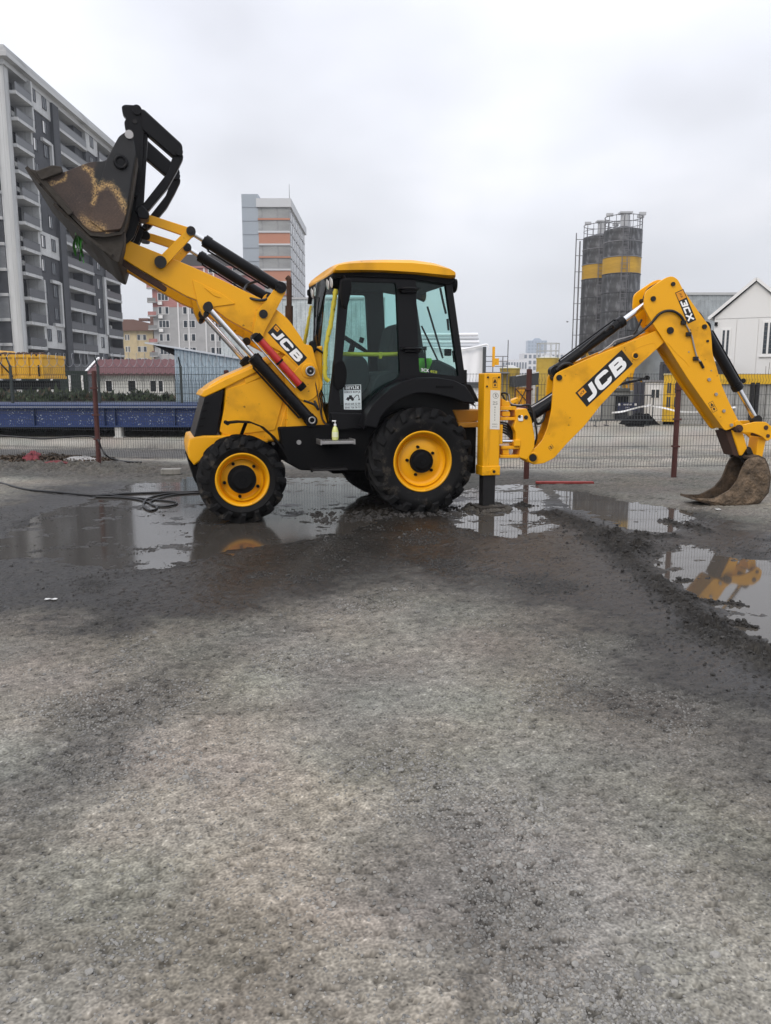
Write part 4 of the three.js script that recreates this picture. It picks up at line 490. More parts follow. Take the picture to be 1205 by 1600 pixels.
PS('hose', [0, 1, 2, 3, 4].map(i => tube([[...[-0.418, 1.087], -0.05 - i * 0.04], [...[-0.335, 1.07], -0.03 - i * 0.03], [...[-0.276, 1.022], -0.1], [...[-0.225, 0.957], -0.12]].map((p, j) => [p[0], p[1] - 0.03 * i, p[2]]), 0.013, 14, 6)).concat([tube([[...[-0.418, 1.419], -0.1], [...[-0.37, 1.451], -0.08], [...[-0.312, 1.419], -0.06], [...[-0.292, 1.308], -0.03], [...[-0.185, 1.292], 0.0], [...[-0.053, 1.292], 0.02], [...[0.002, 1.124], 0.03], [...[0.042, 0.923], 0.02], [...[0.046, 0.802], -0.06]], 0.014, 50, 6), tube([[...[-0.069, 1.284], -0.02], [...[-0.001, 1.204], 0.0], [...[0.07, 1.067], -0.08], [...[0.152, 1.099], -0.1], [...[0.197, 1.243], -0.12]], 0.016, 30, 6), tube([[...[-0.417, 1.388], -0.2], [...[-0.352, 1.419], -0.2], [...[-0.266, 1.245], -0.2], [...[-0.156, 1.165], -0.2]], 0.012, 20, 6)]), M.hose, swing);
PS('steel_pipe', [tube([[...[-0.044, 1.276], 0.03], [...[0.086, 1.347], 0.03], [...[0.224, 1.434], 0.02]], 0.008, 12, 6), tube([[...[-0.32, 1.435], -0.03], [...[-0.284, 1.316], -0.01], [...[-0.07, 1.3], 0.02]], 0.007, 16, 6)], M.steel, swing);
P('lamp_lens', [ext(rnd([[-0.214, 1.157], [-0.149, 1.181], [-0.138, 1.101], [-0.204, 1.101]], 0.02), 0.035, 0.02, 0.006)], M.lamp, swing);
// boom
const boom = toB(node('boom', rig));
const boomOut = [...[[-0.082, 0.601], [-0.1, 0.658], [-0.052, 0.714], [0.039, 0.762], [0.127, 0.858], [0.189, 1.019], [0.231, 1.243], [0.239, 1.466], [0.249, 1.639], [0.273, 1.687], [0.337, 1.726], [0.77, 1.908], [1.156, 2.059], [1.428, 2.171], [1.568, 2.227], [1.665, 2.173], [1.687, 2.094], [1.582, 1.999], [1.3, 1.744], [0.874, 1.296], [0.674, 1.039], [0.448, 0.814], [0.286, 0.629], [0.154, 0.565], [0.012, 0.551]]];
const boomFill = [[0.447, 1.671], [0.772, 1.877], [1.158, 2.028], [1.43, 2.14], [1.57, 2.196], [1.65, 2.141], [1.653, 2.094], [1.298, 1.775], [0.872, 1.336], [0.673, 1.08], [0.446, 0.855], [0.364, 0.807], [0.381, 1.242]];
P('boom_plate', [ext(rnd(boomOut, 0.03), 0, -0.032, 0.006, null, 2)], M.yellow, boom); P('boom_plate', [ext(rnd(boomOut, 0.03), -0.25, -0.282, 0.006, null, 2)], M.yellow, boom);
P('boom_web', [ext(boomFill, -0.03, -0.252, 0)], M.yellow, boom);
P('weld_bead', [tube([[1.286, 1.997], [1.452, 2.053], [1.544, 2.07], [1.548, 2.006], [1.477, 1.911], [1.363, 1.831]].map(p => [...p, 0.0]), 0.004, 30, 5)], M.yellow, boom);
PS('pin', [pin(...[0.312, 1.639], -0.29, 0.036, 0.31), pin(...[0.001, 0.64], -0.3, 0.04, 0.325), pin(...[1.299, 1.91], -0.29, 0.028, 0.305)], M.darkSteel, boom);
PS('pin_boss', [(() => { const t = new THREE.TorusGeometry(0.058, 0.014, 8, 26), c = [0.001, 0.64]; t.translate(c[0], c[1], 0.005); return t; })(), (() => { const t = new THREE.TorusGeometry(0.04, 0.01, 8, 22), c = [1.299, 1.91]; t.translate(c[0], c[1], 0.003); return t; })()], M.yellow, boom);
sticker('logo_sticker', logoTex, [[0.689, 1.275], [1.271, 1.809], [0.531, 1.45]], 0.0025, boom);
sticker('warning_sticker', warnTex, [[0.197, 0.768], [0.246, 0.808], [0.232, 0.727]], 0.0025, boom);
// dipper
const dip = toB(node('dipper', rig));
const dipOut = [[1.368, 2.689], [1.48, 2.768], [1.625, 2.862], [1.707, 2.886], [1.785, 2.849], [1.86, 2.727], [2.053, 2.496], [2.258, 2.262], [2.285, 2.12], [2.306, 1.953], [2.456, 1.56], [2.588, 1.315], [2.75, 1.052], [2.665, 1.003], [2.554, 0.954], [2.285, 1.276], [2.001, 1.624], [1.665, 2.077], [1.472, 2.326], [1.361, 2.504]];
const dipFill = [[1.554, 2.645], [1.71, 2.832], [1.822, 2.664], [2.216, 2.246], [2.262, 1.961], [2.412, 1.56], [2.696, 1.052], [2.56, 0.987], [2.3, 1.316], [2.016, 1.664], [1.679, 2.116], [1.54, 2.311]];
P('dipper_plate', [ext(rnd(dipOut, 0.05), 0.035, 0.003, 0.006, null, 2)], M.yellow, dip); P('dipper_plate', [ext(rnd(dipOut, 0.05), -0.29, -0.322, 0.006, null, 2)], M.yellow, dip);
P('dipper_web', [ext(dipFill, 0.004, -0.291, 0)], M.yellow, dip);
PS('pin', [pin(...[1.722, 2.786], -0.33, 0.026, 0.385), pin(...[1.473, 2.606], -0.33, 0.032, 0.385), pin(...[1.719, 2.223], -0.33, 0.042, 0.39), pin(...[2.171, 2.273], -0.33, 0.03, 0.385), pin(...[2.227, 2.096], 0.0, 0.016, 0.05)], M.darkSteel, dip);
PS('bolt', [[2.278, 1.616], [2.387, 1.43], [2.508, 1.217], [2.627, 1.036], [1.987, 1.96], [2.305, 1.729]].map((p, i) => boltGeo(p[0], p[1], 0.035, i < 4 ? 0.022 : 0.01, i < 4 ? 0.022 : 0.006)), M.steel, dip);
P('weld_bead', [tube([[1.69, 2.077], [1.835, 1.935], [1.943, 1.848], [2.008, 1.776]].map(p => [...p, 0.035]), 0.004, 20, 5)], M.yellow, dip);
sticker('model_sticker', model3Tex, [[1.757, 2.682], [1.951, 2.307], [1.864, 2.73]], 0.0375, dip);
sticker('warning_sticker', warnTex, [[2.369, 1.194], [2.428, 1.226], [2.291, 1.316]], 0.0375, dip);
PS('hose', [tube([[...[1.067, 2.065], -0.05], [...[1.265, 2.137], -0.02], [...[1.449, 2.287], 0.02], [...[1.567, 2.428], 0.06], [...[1.708, 2.461], 0.065], [...[1.83, 2.408], 0.06], [...[1.895, 2.33], 0.055]], 0.017, 50, 8), tube([[...[1.044, 2.034], -0.1], [...[1.207, 2.113], -0.1], [...[1.328, 2.208], -0.12], [...[1.403, 2.365], -0.1]], 0.014, 24, 8), tube([[...[1.388, 2.62], -0.05], [...[1.416, 2.721], 0.0], [...[1.529, 2.791], 0.0]], 0.012, 16, 8), tube([[...[2.038, 2.464], 0.0], [...[2.117, 2.434], 0.0], [...[2.193, 2.325], 0.0], [...[2.225, 2.238], 0.0]], 0.018, 20, 8), tube([[...[2.045, 2.488], -0.1], [...[2.161, 2.419], -0.1], [...[2.232, 2.262], -0.1]], 0.014, 16, 8)], M.hose, dip);
PS('steel_pipe', [tube([[...[1.895, 2.33], 0.055], [...[1.999, 2.166], 0.05], [...[2.042, 2.039], 0.05], [...[2.094, 1.896], 0.05], [...[2.151, 1.833], 0.05]], 0.011, 30, 8)], M.steel, dip);
PS('pipe_clamp', [[1.887, 2.314], [1.964, 2.173], [2.079, 1.872]].map(p => box(p[0] - 0.035, p[0] + 0.03, p[1] - 0.02, p[1] + 0.03, 0.035, 0.07, 0.006)).concat([cyl([...[2.141, 1.841], 0.05], [...[2.19, 1.761], 0.05], 0.018, 0.018, 8)]), M.darkSteel, dip);
// boom, dipper and bucket rams
for (const g of [hydraulic([...[-0.038, 1.134], -0.14], [...[0.588, 1.536], -0.14], 0.75, 0.075, 0.04, rig, 'boom_cylinder'), hydraulic([...[0.295, 1.72], -0.14], [...[1.553, 2.623], -0.14], 0.69, 0.062, 0.037, rig, 'dipper_cylinder'), hydraulic([...[2.251, 2.278], -0.13], [...[3.067, 1.093], -0.13], 0.65, 0.066, 0.038, rig, 'bucket_cylinder')]) toB(g);
PS('hose', [tube([[...[0.296, 1.735], -0.05], [...[0.36, 1.798], -0.02], [...[0.443, 1.814], -0.02], [...[0.511, 1.79], -0.05]], 0.018, 20, 8), tube([[...[0.603, 1.972], -0.08], [...[0.78, 2.13], -0.06], [...[0.941, 2.257], -0.06]], 0.012, 16, 8), tube([[...[0.91, 2.21], -0.05], [...[0.973, 2.288], -0.03], [...[1.025, 2.258], -0.05]], 0.018, 12, 8)], M.hose, rig).forEach(toB);
PS('steel_pipe', [tube([[...[0.888, 1.973], -0.06], [...[0.993, 2.053], -0.04], [...[1.05, 2.101], -0.04], [...[1.282, 2.165], -0.06]], 0.008, 20, 6), tube([[...[0.856, 1.942], -0.12], [...[1.02, 2.029], -0.1], [...[1.201, 2.101], -0.12]], 0.008, 20, 6)], M.steel, rig).forEach(toB);
// bucket linkage
const lk = toB(node('bucket_link', rig));
PS('tipping_link', [ext(rnd([[2.668, 1.077], [2.71, 1.101], [2.786, 1.035], [2.96, 1.075], [3.103, 1.074], [3.198, 0.999], [3.218, 0.882], [3.143, 0.816], [3.065, 0.883], [2.936, 0.934], [2.776, 0.936], [2.684, 0.986]], 0.03), 0.05, 0.012, 0.006, null, 2), ext(rnd([[2.668, 1.077], [2.71, 1.101], [2.786, 1.035], [2.96, 1.075], [3.103, 1.074], [3.198, 0.999], [3.218, 0.882], [3.143, 0.816], [3.065, 0.883], [2.936, 0.934], [2.776, 0.936], [2.684, 0.986]], 0.03), -0.3, -0.338, 0.006, null, 2)], M.yellow, lk);
P('bucket_arm', [ext(rnd([[3.066, 0.881], [3.177, 0.847], [3.137, 0.578], [3.045, 0.596]], 0.02), -0.03, -0.25, 0.008)], M.yellow, lk);
P('dipper_tip', [ext(rnd([[2.659, 0.968], [2.81, 0.967], [2.9, 0.732], [2.836, 0.632], [2.801, 0.633]], 0.02), 0.0, -0.28, 0.008)], M.yellow, lk);
P('dipper_liner', [ext(rnd([[2.58, 0.952], [2.685, 0.968], [2.811, 0.616], [2.729, 0.633]], 0.01), -0.02, -0.27, 0.006)], M.rust, lk);
PS('pin', [pin(...[2.722, 0.99], -0.35, 0.05, 0.43), cyl([...[2.722, 0.99], 0.08], [...[2.722, 0.99], 0.1], 0.034, 0.03, 6), pin(...[3.103, 1], -0.34, 0.03, 0.4), pin(...[3.139, 0.892], -0.34, 0.024, 0.4)], M.rust, lk);
// bucket
const bb = toB(node('backhoe_bucket', rig));
const soilTex = dataTex(512, (u, v) => { const a = fbm(u * 6, v * 6, 5, 6), b = fbm(u * 40, v * 40, 3, 40); return [0.37 + 0.20 * a + 0.10 * b, 0.315 + 0.17 * a + 0.09 * b, 0.255 + 0.14 * a + 0.08 * b]; }, true, 1.4);
const soilMat = new THREE.MeshStandardMaterial({ map: soilTex, roughness: 0.95, bumpMap: mudBump, bumpScale: 0.03 });
const wetSoil = new THREE.MeshStandardMaterial({ color: L3(0.5, 0.46, 0.42), map: soilTex, roughness: 0.8, bumpMap: mudBump, bumpScale: 0.02 });
const bbSide = [[2.145, 0.099], [2.399, 0.094], [2.51, 0.143], [2.612, 0.2], [2.708, 0.324], [2.765, 0.498], [2.804, 0.572], [2.853, 0.613], [2.984, 0.636], [3.067, 0.594], [3.109, 0.518], [3.158, 0.367], [3.148, 0.165], [3.043, 0.032], [2.825, -0.032], [2.514, -0.017], [2.262, 0.047]];
function caked(outline, z0, z1) { // a plate with lumps of dried mud on its face
  const xs = outline.map(p => p[0]), ys = outline.map(p => p[1]), x0 = Math.min(...xs), x1 = Math.max(...xs), y0 = Math.min(...ys), y1 = Math.max(...ys), pos = [], N = 90;
  const hgt = (x, y) => { const d = sd(outline, x, y); return d < 0 ? -1 : smooth(0, 0.05, d) * (0.012 + 0.03 * Math.max(0, 0.35 + fbm(x * 6, y * 6 + 7, 5)) + 0.012 * Math.max(0, noise(x * 26, y * 26))); };
  const P2 = (i, j) => { const x = mix(x0, x1, i / N), y = mix(y0, y1, j / N); return [x, y, hgt(x, y)]; };
  for (let j = 0; j < N; j++) for (let i = 0; i < N; i++) { const a = P2(i, j), b = P2(i + 1, j), c = P2(i, j + 1), d = P2(i + 1, j + 1); for (const t of [[a, b, d], [a, d, c]]) if (t.every(p => p[2] >= 0)) for (const p of t) pos.push(p[0], p[1], z1 + p[2]); }
  const g = new THREE.BufferGeometry(); g.setAttribute('position', new THREE.Float32BufferAttribute(pos, 3)); g.setAttribute('uv', new THREE.Float32BufferAttribute(pos.reduce((s, v, i) => (i % 3 < 2 && s.push(v), s), []), 2)); g.computeVertexNormals(); return g;
}
P('side_plate', [ext(rnd(bbSide, 0.03), 0.15, 0.115, 0.008), caked(rnd(bbSide, 0.03), 0, 0.148)], soilMat, bb); P('side_plate', ext(rnd(bbSide, 0.03), -0.215, -0.25, 0.008), wetSoil, bb);
P('bucket_shell', [sheet([[2.136, 0.099], [2.297, 0.046], [2.514, -0.017], [2.825, -0.032], [3.043, 0.032], [3.148, 0.165], [3.158, 0.367], [3.109, 0.518], [3.058, 0.602], [2.975, 0.636], [2.853, 0.613]], -0.24, 0.14, 0.03)], wetSoil, bb);
PS('bucket_ear', [ext(rnd([[2.821, 0.599], [2.831, 0.699], [2.889, 0.757], [2.953, 0.74], [3.016, 0.622], [3.005, 0.546], [2.88, 0.531]], 0.02), -0.01, -0.05, 0.006), ext(rnd([[2.821, 0.599], [2.831, 0.699], [2.889, 0.757], [2.953, 0.74], [3.016, 0.622], [3.005, 0.546], [2.88, 0.531]], 0.02), -0.24, -0.28, 0.006), pin(...[2.903, 0.69], -0.3, 0.035, 0.34)], M.darkSteel, bb);
// stickers on the cab glass
const ecoTex = canvasTex(512, 160, (c, w, h) => { c.clearRect(0, 0, w, h); c.fillStyle = '#f2f4f2'; c.font = 'bold 120px sans-serif'; c.fillText('3CX', 4, 122); c.fillStyle = '#c9d63a'; c.font = '120px sans-serif'; c.fillText('eco', 262, 122); });
P('model_sticker', quad(...[[0.116, 1.7], [0.362, 1.67], [0.116, 1.77]], -0.327), new THREE.MeshStandardMaterial({ map: ecoTex, transparent: true, alphaTest: 0.4, roughness: 0.5 }), rig);
const posterTex = canvasTex(360, 512, (c, w, h) => { c.fillStyle = '#c8d3d4'; c.fillRect(0, 0, w, h); c.fillStyle = '#101214'; c.fillRect(14, 12, w - 28, 96); c.fillStyle = '#dfe6e6'; c.textAlign = 'center'; c.font = 'bold 84px sans-serif'; c.fillText('BEYLİK', w / 2, 90, w - 44); c.fillStyle = '#101214'; c.font = 'bold 56px sans-serif'; c.fillText('KIRICI KEPÇE', w / 2, 168, w - 30);
  c.fillRect(70, 250, 120, 44); c.fillRect(110, 214, 60, 44); c.beginPath(); c.arc(92, 302, 22, 0, 7); c.arc(180, 298, 30, 0, 7); c.fill(); c.lineWidth = 14; c.strokeStyle = '#101214'; c.beginPath(); c.moveTo(200, 280); c.lineTo(262, 214); c.lineTo(300, 216); c.lineTo(318, 300); c.stroke(); c.fillRect(296, 296, 36, 22); c.beginPath(); c.moveTo(40, 300); c.lineTo(74, 256); c.lineTo(84, 300); c.fill();
  c.font = 'bold 52px sans-serif'; c.fillText('0532 668 32 05', w / 2, 408, w - 40); c.fillText('0545 726 76 12', w / 2, 482, w - 40); c.fillRect(14, 424, w - 28, 5); });
sticker('advert_poster', posterTex, [[-0.851, 1.252], [-0.633, 1.257], [-0.856, 1.551]], -0.328, rig);

// small things on and by the machine
{ const s = [-0.99, 0.902], [ox, oz] = [[0.409, 0, -9.458][0], [0.409, 0, -9.458][2]], c = Math.cos(0.27925), sn = Math.sin(0.27925), lz = -0.2, y = [-1.001, 0.905][1] - 0.003;
  const b = thing('soap_bottle', 'pale yellow liquid soap bottle with white pump standing on the machine step', 'soap bottle', [ox + s[0] * c + lz * sn, y, oz - s[0] * sn + lz * c]);
  const body = new THREE.LatheGeometry([[0.001, 0], [0.034, 0.0], [0.038, 0.01], [0.042, 0.05], [0.04, 0.1], [0.028, 0.15], [0.014, 0.165], [0.014, 0.175]].map(p => new THREE.Vector2(...p)), 24);
  P('bottle', body, phys(0.62, 0.66, 0.22, 0.25, { clearcoat: 0.5 }), b); P('label', (() => { const g = new THREE.CylinderGeometry(0.0435, 0.0435, 0.06, 24, 1, true, -0.9, 1.8); g.translate(0, 0.07, 0); return g; })(), std(0.7, 0.72, 0.5, 0.5), b); P('pump', [cyl([0, 0.172, 0], [0, 0.195, 0], 0.016, 0.016, 14), cyl([0, 0.195, 0], [0, 0.225, 0], 0.005, 0.005, 8), cyl([-0.035, 0.228, 0], [0.012, 0.228, 0], 0.008, 0.008, 8)], M.white, b); }
{ const c = [-3.742, 3.171], w = [[0.409, 0, -9.458][0] + c[0] * 0.96126 - 0.9 * 0.27564, c[1], [0.409, 0, -9.458][2] - c[0] * 0.27564 - 0.9 * 0.96126], t = thing('green_strap', 'bright green torn strap hanging from the raised front bucket', 'strap', w);
  for (let i = 0; i < 14; i++) { const a = rr(-0.05, 0.05), L = rr(0.18, 0.42), ph = rr(0, 6), wd = rr(0.012, 0.026); P('strand', grid(2, 12, (u, v) => [a + (u - 0.5) * wd * Math.cos(v * 4 + ph) + 0.02 * Math.sin(v * 6 + ph) + a * v * 0.6, 0.1 - v * L, 0.03 * Math.sin(v * 5 + ph) + i * 0.012 + 0.015 * (u - 0.5)]), std(0.025, 0.12 + 0.05 * (i % 3), 0.015, 0.8), t); } }
{ const c = [0.289, 1.785], vest = rig; P('safety_vest', [grid(10, 12, (u, v) => [c[0] - 0.1 + u * 0.2 - 0.06 * v * (0.5 - u), c[1] + 0.1 - v * 0.3, -0.72 + 0.03 * Math.sin(u * 9) + 0.02 * Math.sin(v * 7)])], std(0.2, 0.62, 0.05, 0.8), rig); }

// ------------------------------------------------------------------ surroundings
const wood = std(0.10, 0.03, 0.025, 0.8, { map: concreteTex });
// wire fences: welded mesh with folded ribs between steel posts
const wireMat = std(0.035, 0.038, 0.04, 0.55, { metalness: 0.3 });
function meshPanel(fence, a, b, y0, y1, wr, dx, horiz, mat) { // a, b = [x, z] ends
  const len = Math.hypot(b[0] - a[0], b[1] - a[1]), ux = (b[0] - a[0]) / len, uz = (b[1] - a[1]) / len, g = [], n = Math.floor(len / dx);
  const folds = [0.1, 0.52, 0.93].map(k => mix(y0, y1, k)), off = y => { let o = 0; for (const f of folds) o += 0.035 * Math.max(0, 1 - Math.abs(y - f) / 0.055); return o; };
  const ys = [y0, ...folds.flatMap(f => [f - 0.055, f, f + 0.055]), y1].filter(y => y >= y0 && y <= y1);
  for (let i = 0; i <= n; i++) { const s = i * dx + 0.01; for (let k = 0; k < ys.length - 1; k++) { const p = (y) => [a[0] + ux * s - uz * off(y), y + 0.006 * noise(s * 1.3 + a[0], y), a[1] + uz * s + ux * off(y)]; g.push(cyl(p(ys[k]), p(ys[k + 1]), wr, wr, 4)); } }
  for (const y of horiz) { const o = off(y) + wr; g.push(cyl([a[0] - uz * o, y, a[1] + ux * o], [b[0] - uz * o, y, b[1] + ux * o], wr * 1.15, wr * 1.15, 4)); }
  return P('wire_mesh', g, mat, fence, 'stuff');
}
{ const posts = [[-8.05, -15.6], [-5.46, -14.94], [-2.86, -14.28], [-0.26, -13.61], [2.33, -12.95], [4.87, -13.22], [7.4, -13.5], [9.9, -13.8]], f = thing('wire_fence', 'dark welded wire mesh fence on rust red posts right behind the backhoe loader', 'fence');
  posts.forEach((p, i) => { const lean = 0.03 * noise(i * 3.3, 2), g = [cyl([p[0], -0.1, p[1]], [p[0] + lean, 1.78, p[1]], 0.045, 0.045, 14), cyl([p[0] + lean, 1.78, p[1]], [p[0] + lean, 1.79, p[1]], 0.045, 0.03, 14)]; for (const y of [0.5, 0.95, 1.45]) g.push(box(p[0] - 0.055, p[0] + 0.055, y, y + 0.03, p[1] - 0.055, p[1] + 0.06)); P('post', g, wood, f); });
  for (let i = 0; i < posts.length - 1; i++) { const a = posts[i], b = posts[i + 1]; const y0 = 0.16, y1 = 1.72, hs = []; for (let y = y0 + 0.02; y < y1; y += 0.17) hs.push(y); hs.push(0.33, 0.97); meshPanel(f, a, b, y0, y1, 0.0027, 0.05, hs, wireMat); }
}
{ const posts = [-14, -11.35, -8.7, -6.2, -3.4].map(x => [x, -24.2]), f = thing('security_fence', 'dark green mesh fence with razor wire coils behind the blue weighbridge', 'fence'), gm = std(0.02, 0.03, 0.028, 0.6);
  for (const p of posts) P('post', [box(p[0] - 0.035, p[0] + 0.035, -0.1, 2.05, p[1] - 0.03, p[1] + 0.03, 0.005), bar([p[0], 2.03, p[1]], [p[0], 2.3, p[1] + 0.2], 0.04, 0.03)], gm, f);
  for (let i = 0; i < posts.length - 1; i++) { const hs = []; for (let y = 0.4; y < 2.0; y += 0.2) hs.push(y); meshPanel(f, posts[i], posts[i + 1], 0.2, 2.0, 0.0032, 0.055, hs, gm); }
  const pts = []; for (let i = 0; i <= 1500; i++) { const t = i / 1500, an = t * Math.PI * 2 * 44; pts.push([mix(-14, -3.4, t), 2.22 + 0.2 * Math.cos(an), -24.15 + 0.2 * Math.sin(an)]); } P('razor_coil', tube(pts, 0.006, 1500, 4), std(0.3, 0.31, 0.32, 0.4, { metalness: 0.6 }), f);
}
// weighbridge: long blue girder on stub feet
{ const t = thing('weighbridge', 'long blue painted steel weighbridge girder lying behind the wire fence', 'weighbridge'), x0 = -14, x1 = -4.2, z = -22.6;
  const bt = dataTex(512, (u, v) => { const n = fbm(u * 8, v * 8, 5, 8), g = smooth(0.16, 0.42, fbm(u * 40, v * 40 + 3, 3, 40) + 0.35 * n); return [mix(0.08, 0.6, g), mix(0.18, 0.62, g), mix(0.38, 0.64, g)]; }, true, 0.5), bm = new THREE.MeshStandardMaterial({ map: bt, roughness: 0.55 }), pb = std(0.010, 0.03, 0.10, 0.5);
  P('girder', [ext([[x0, 0.34], [x1, 0.34], [x1, 0.83], [x0, 0.83]], z, z - 0.04, 0)], bm, t);
  P('flange', [box(x0, x1, 0.83, 0.87, z - 0.2, z + 0.14), box(x0, x1, 0.30, 0.34, z - 0.2, z + 0.14), box(x0, x1, 0.87, 0.93, z - 3.2, z + 0.02)], pb, t);
  P('edge_strip', box(x0, x1, 0.862, 0.874, z + 0.141, z + 0.15), std(0.5, 0.52, 0.55, 0.5), t);
  for (const x of [-12.4, -7.62]) P('foot', [box(x - 0.09, x + 0.09, 0, 0.3, z - 0.15, z + 0.1), box(x - 0.13, x + 0.13, 0, 0.03, z - 0.2, z + 0.13)], std(0.45, 0.45, 0.43, 0.8), t);
  for (const x of [-12, -10, -8, -7.7, -6, -5]) P('stiffener', box(x - 0.012, x + 0.012, 0.34, 0.83, z, z + 0.1), pb, t);
  P('under_deck', box(x0, x1, 0.18, 0.3, z - 3, z - 0.3), M.matBlack, t);
}
// weed bank, dump truck, small house, shed
{ const g = grid(140, 24, (u, v) => { const x = mix(-22, -4.2, u), z = mix(-25.2, -33, v), n = fbm(x * 0.6, z * 0.6, 4); return [x, smooth(0, 0.5, v) * (0.86 + 0.3 * n - 0.10 * smooth(-14, -6, x) - 0.75 * smooth(-9.5, -5, x)) + 0.12 * fbm(x * 3, z * 3, 3) * smooth(0, 0.2, v) - 0.03, z, x, z]; });
  const o = P('earth_bank', g, std(0.085, 0.068, 0.045, 0.95, { map: concreteTex, bumpMap: mudBump, bumpScale: 0.05 }), scene, 'structure');
  const blade = new THREE.BufferGeometry(); blade.setAttribute('position', new THREE.Float32BufferAttribute([-0.5, 0, 0, 0.5, 0, 0, 0.25, 0.6, 0.12, -0.5, 0, 0, 0.25, 0.6, 0.12, -0.2, 0.7, 0.15, -0.2, 0.7, 0.15, 0.25, 0.6, 0.12, 0.1, 1.1, 0.4], 3)); blade.computeVertexNormals();
  const N = 30000, im = new THREE.InstancedMesh(blade, std(1, 1, 1, 0.8, { side: THREE.DoubleSide }), N), m = new THREE.Matrix4(), q = new THREE.Quaternion(), e = new THREE.Euler(); const p = g.attributes.position;
  for (let i = 0; i < N; i++) { const k = Math.floor(rand() * p.count), x = p.getX(k) + rr(-0.1, 0.1), z = p.getZ(k) + rr(-0.2, 0.2), dens = fbm(x * 0.8 + 3, z * 0.8, 3), dry = x > -8 ? 0.85 : smooth(-0.1, 0.5, fbm(x * 0.5, z * 0.5 + 8, 3)); const s = (0.05 + 0.10 * rand()) * (0.6 + 0.8 * smooth(-0.4, 0.3, dens)); m.compose(V(x, p.getY(k) + rr(-0.02, 0.28) * smooth(-0.5, 0.4, dens) * (x > -8 ? 0.5 : 1), z), q.setFromEuler(e.set(rr(-1, 1), rr(0, 6.3), rr(-1, 1))), V(s, s * rr(0.8, 1.8), s)); im.setMatrixAt(i, m); const r = rand() * 0.5 + 0.6; im.setColorAt(i, rand() < dry ? L3(0.085 * r, 0.058 * r, 0.032 * r) : L3(0.034 * r, 0.052 * r, 0.018 * r)); }
  im.name = 'weeds'; im.userData.kind = 'stuff'; im.castShadow = im.receiveShadow = true; tag(im, 'dark weeds and dry brush covering the earth bank behind the weighbridge', 'weeds'); scene.add(im);
}
{ const t = thing('dump_truck', 'yellow tipper truck body parked behind the weed bank at the left edge', 'truck', [-17.1, 0, -36]), y0 = 1.75, y1 = 2.72, x0 = -3, x1 = 1.72, pm = phys(0.62, 0.33, 0.006, 0.5, { map: grimeTex });
  P('tipper_body', [box(x0, x1, y0, y1, -2.4, 0, 0.02), box(x0, x1 + 0.04, y1 - 0.1, y1 + 0.04, -2.44, 0.06, 0.015), box(x0, x1 + 0.04, y0 - 0.06, y0 + 0.06, -2.44, 0.06, 0.015)], pm, t);
  for (let i = 0; i < 8; i++) { const x = mix(-2.7, 1.66, i / 7); P('rib', box(x - 0.05, x + 0.05, y0 + 0.06, y1 - 0.1, 0, 0.07, 0.012), pm, t); }
  P('head_board', ext([[-3, 2.7], [-0.4, 2.76], [-0.65, 2.98], [-3, 3.02]], 0.05, -2.4, 0.01), pm, t);
  P('tail_ram', bar([-0.5, 2.75, 0.1], [0.35, 1.78, 0.1], 0.05, 0.05), M.matBlack, t); P('cargo', Array.from({ length: 60 }, () => { const g = new THREE.IcosahedronGeometry(rr(0.06, 0.14), 0); g.translate(rr(-0.3, 1.6), 2.74 + rr(0, 0.04), rr(-0.6, 0)); return g; }), M.rust, t);
  P('chassis', [box(-3, 1.6, 1.2, 1.62, -2.0, -0.3), box(-3, -0.9, 0.6, 1.4, -2.2, 0)], M.matBlack, t); P('tail_lamp', box(1.5, 1.56, 1.8, 2.3, 0.07, 0.1), M.matBlack, t);
  const wl = new THREE.TorusGeometry(0.36, 0.16, 10, 28); for (const x of [0.4, -0.6]) { const w = wl.clone(); w.translate(x, 0.55, -0.2); P('wheel', w, M.rubber, t); } }
function tileRoof(t, x0, x1, yE, yR, zE, zR, mat, ov = 0.25) { // one slope with courses of ridged sheet
  const n = Math.round((x1 - x0) / 0.3); P('roof', [grid(n * 4, 6, (u, v) => [mix(x0 - ov, x1 + ov, u), mix(yE, yR, v) + 0.03 * Math.cos(u * n * Math.PI * 2) + (v * 6 % 1 < 0.5 ? 0.0 : 0), mix(zE, zR, v)]), box(x0 - ov, x1 + ov, yE - 0.1, yE - 0.03, zE - 0.02, zE + 0.02)], mat, t); }
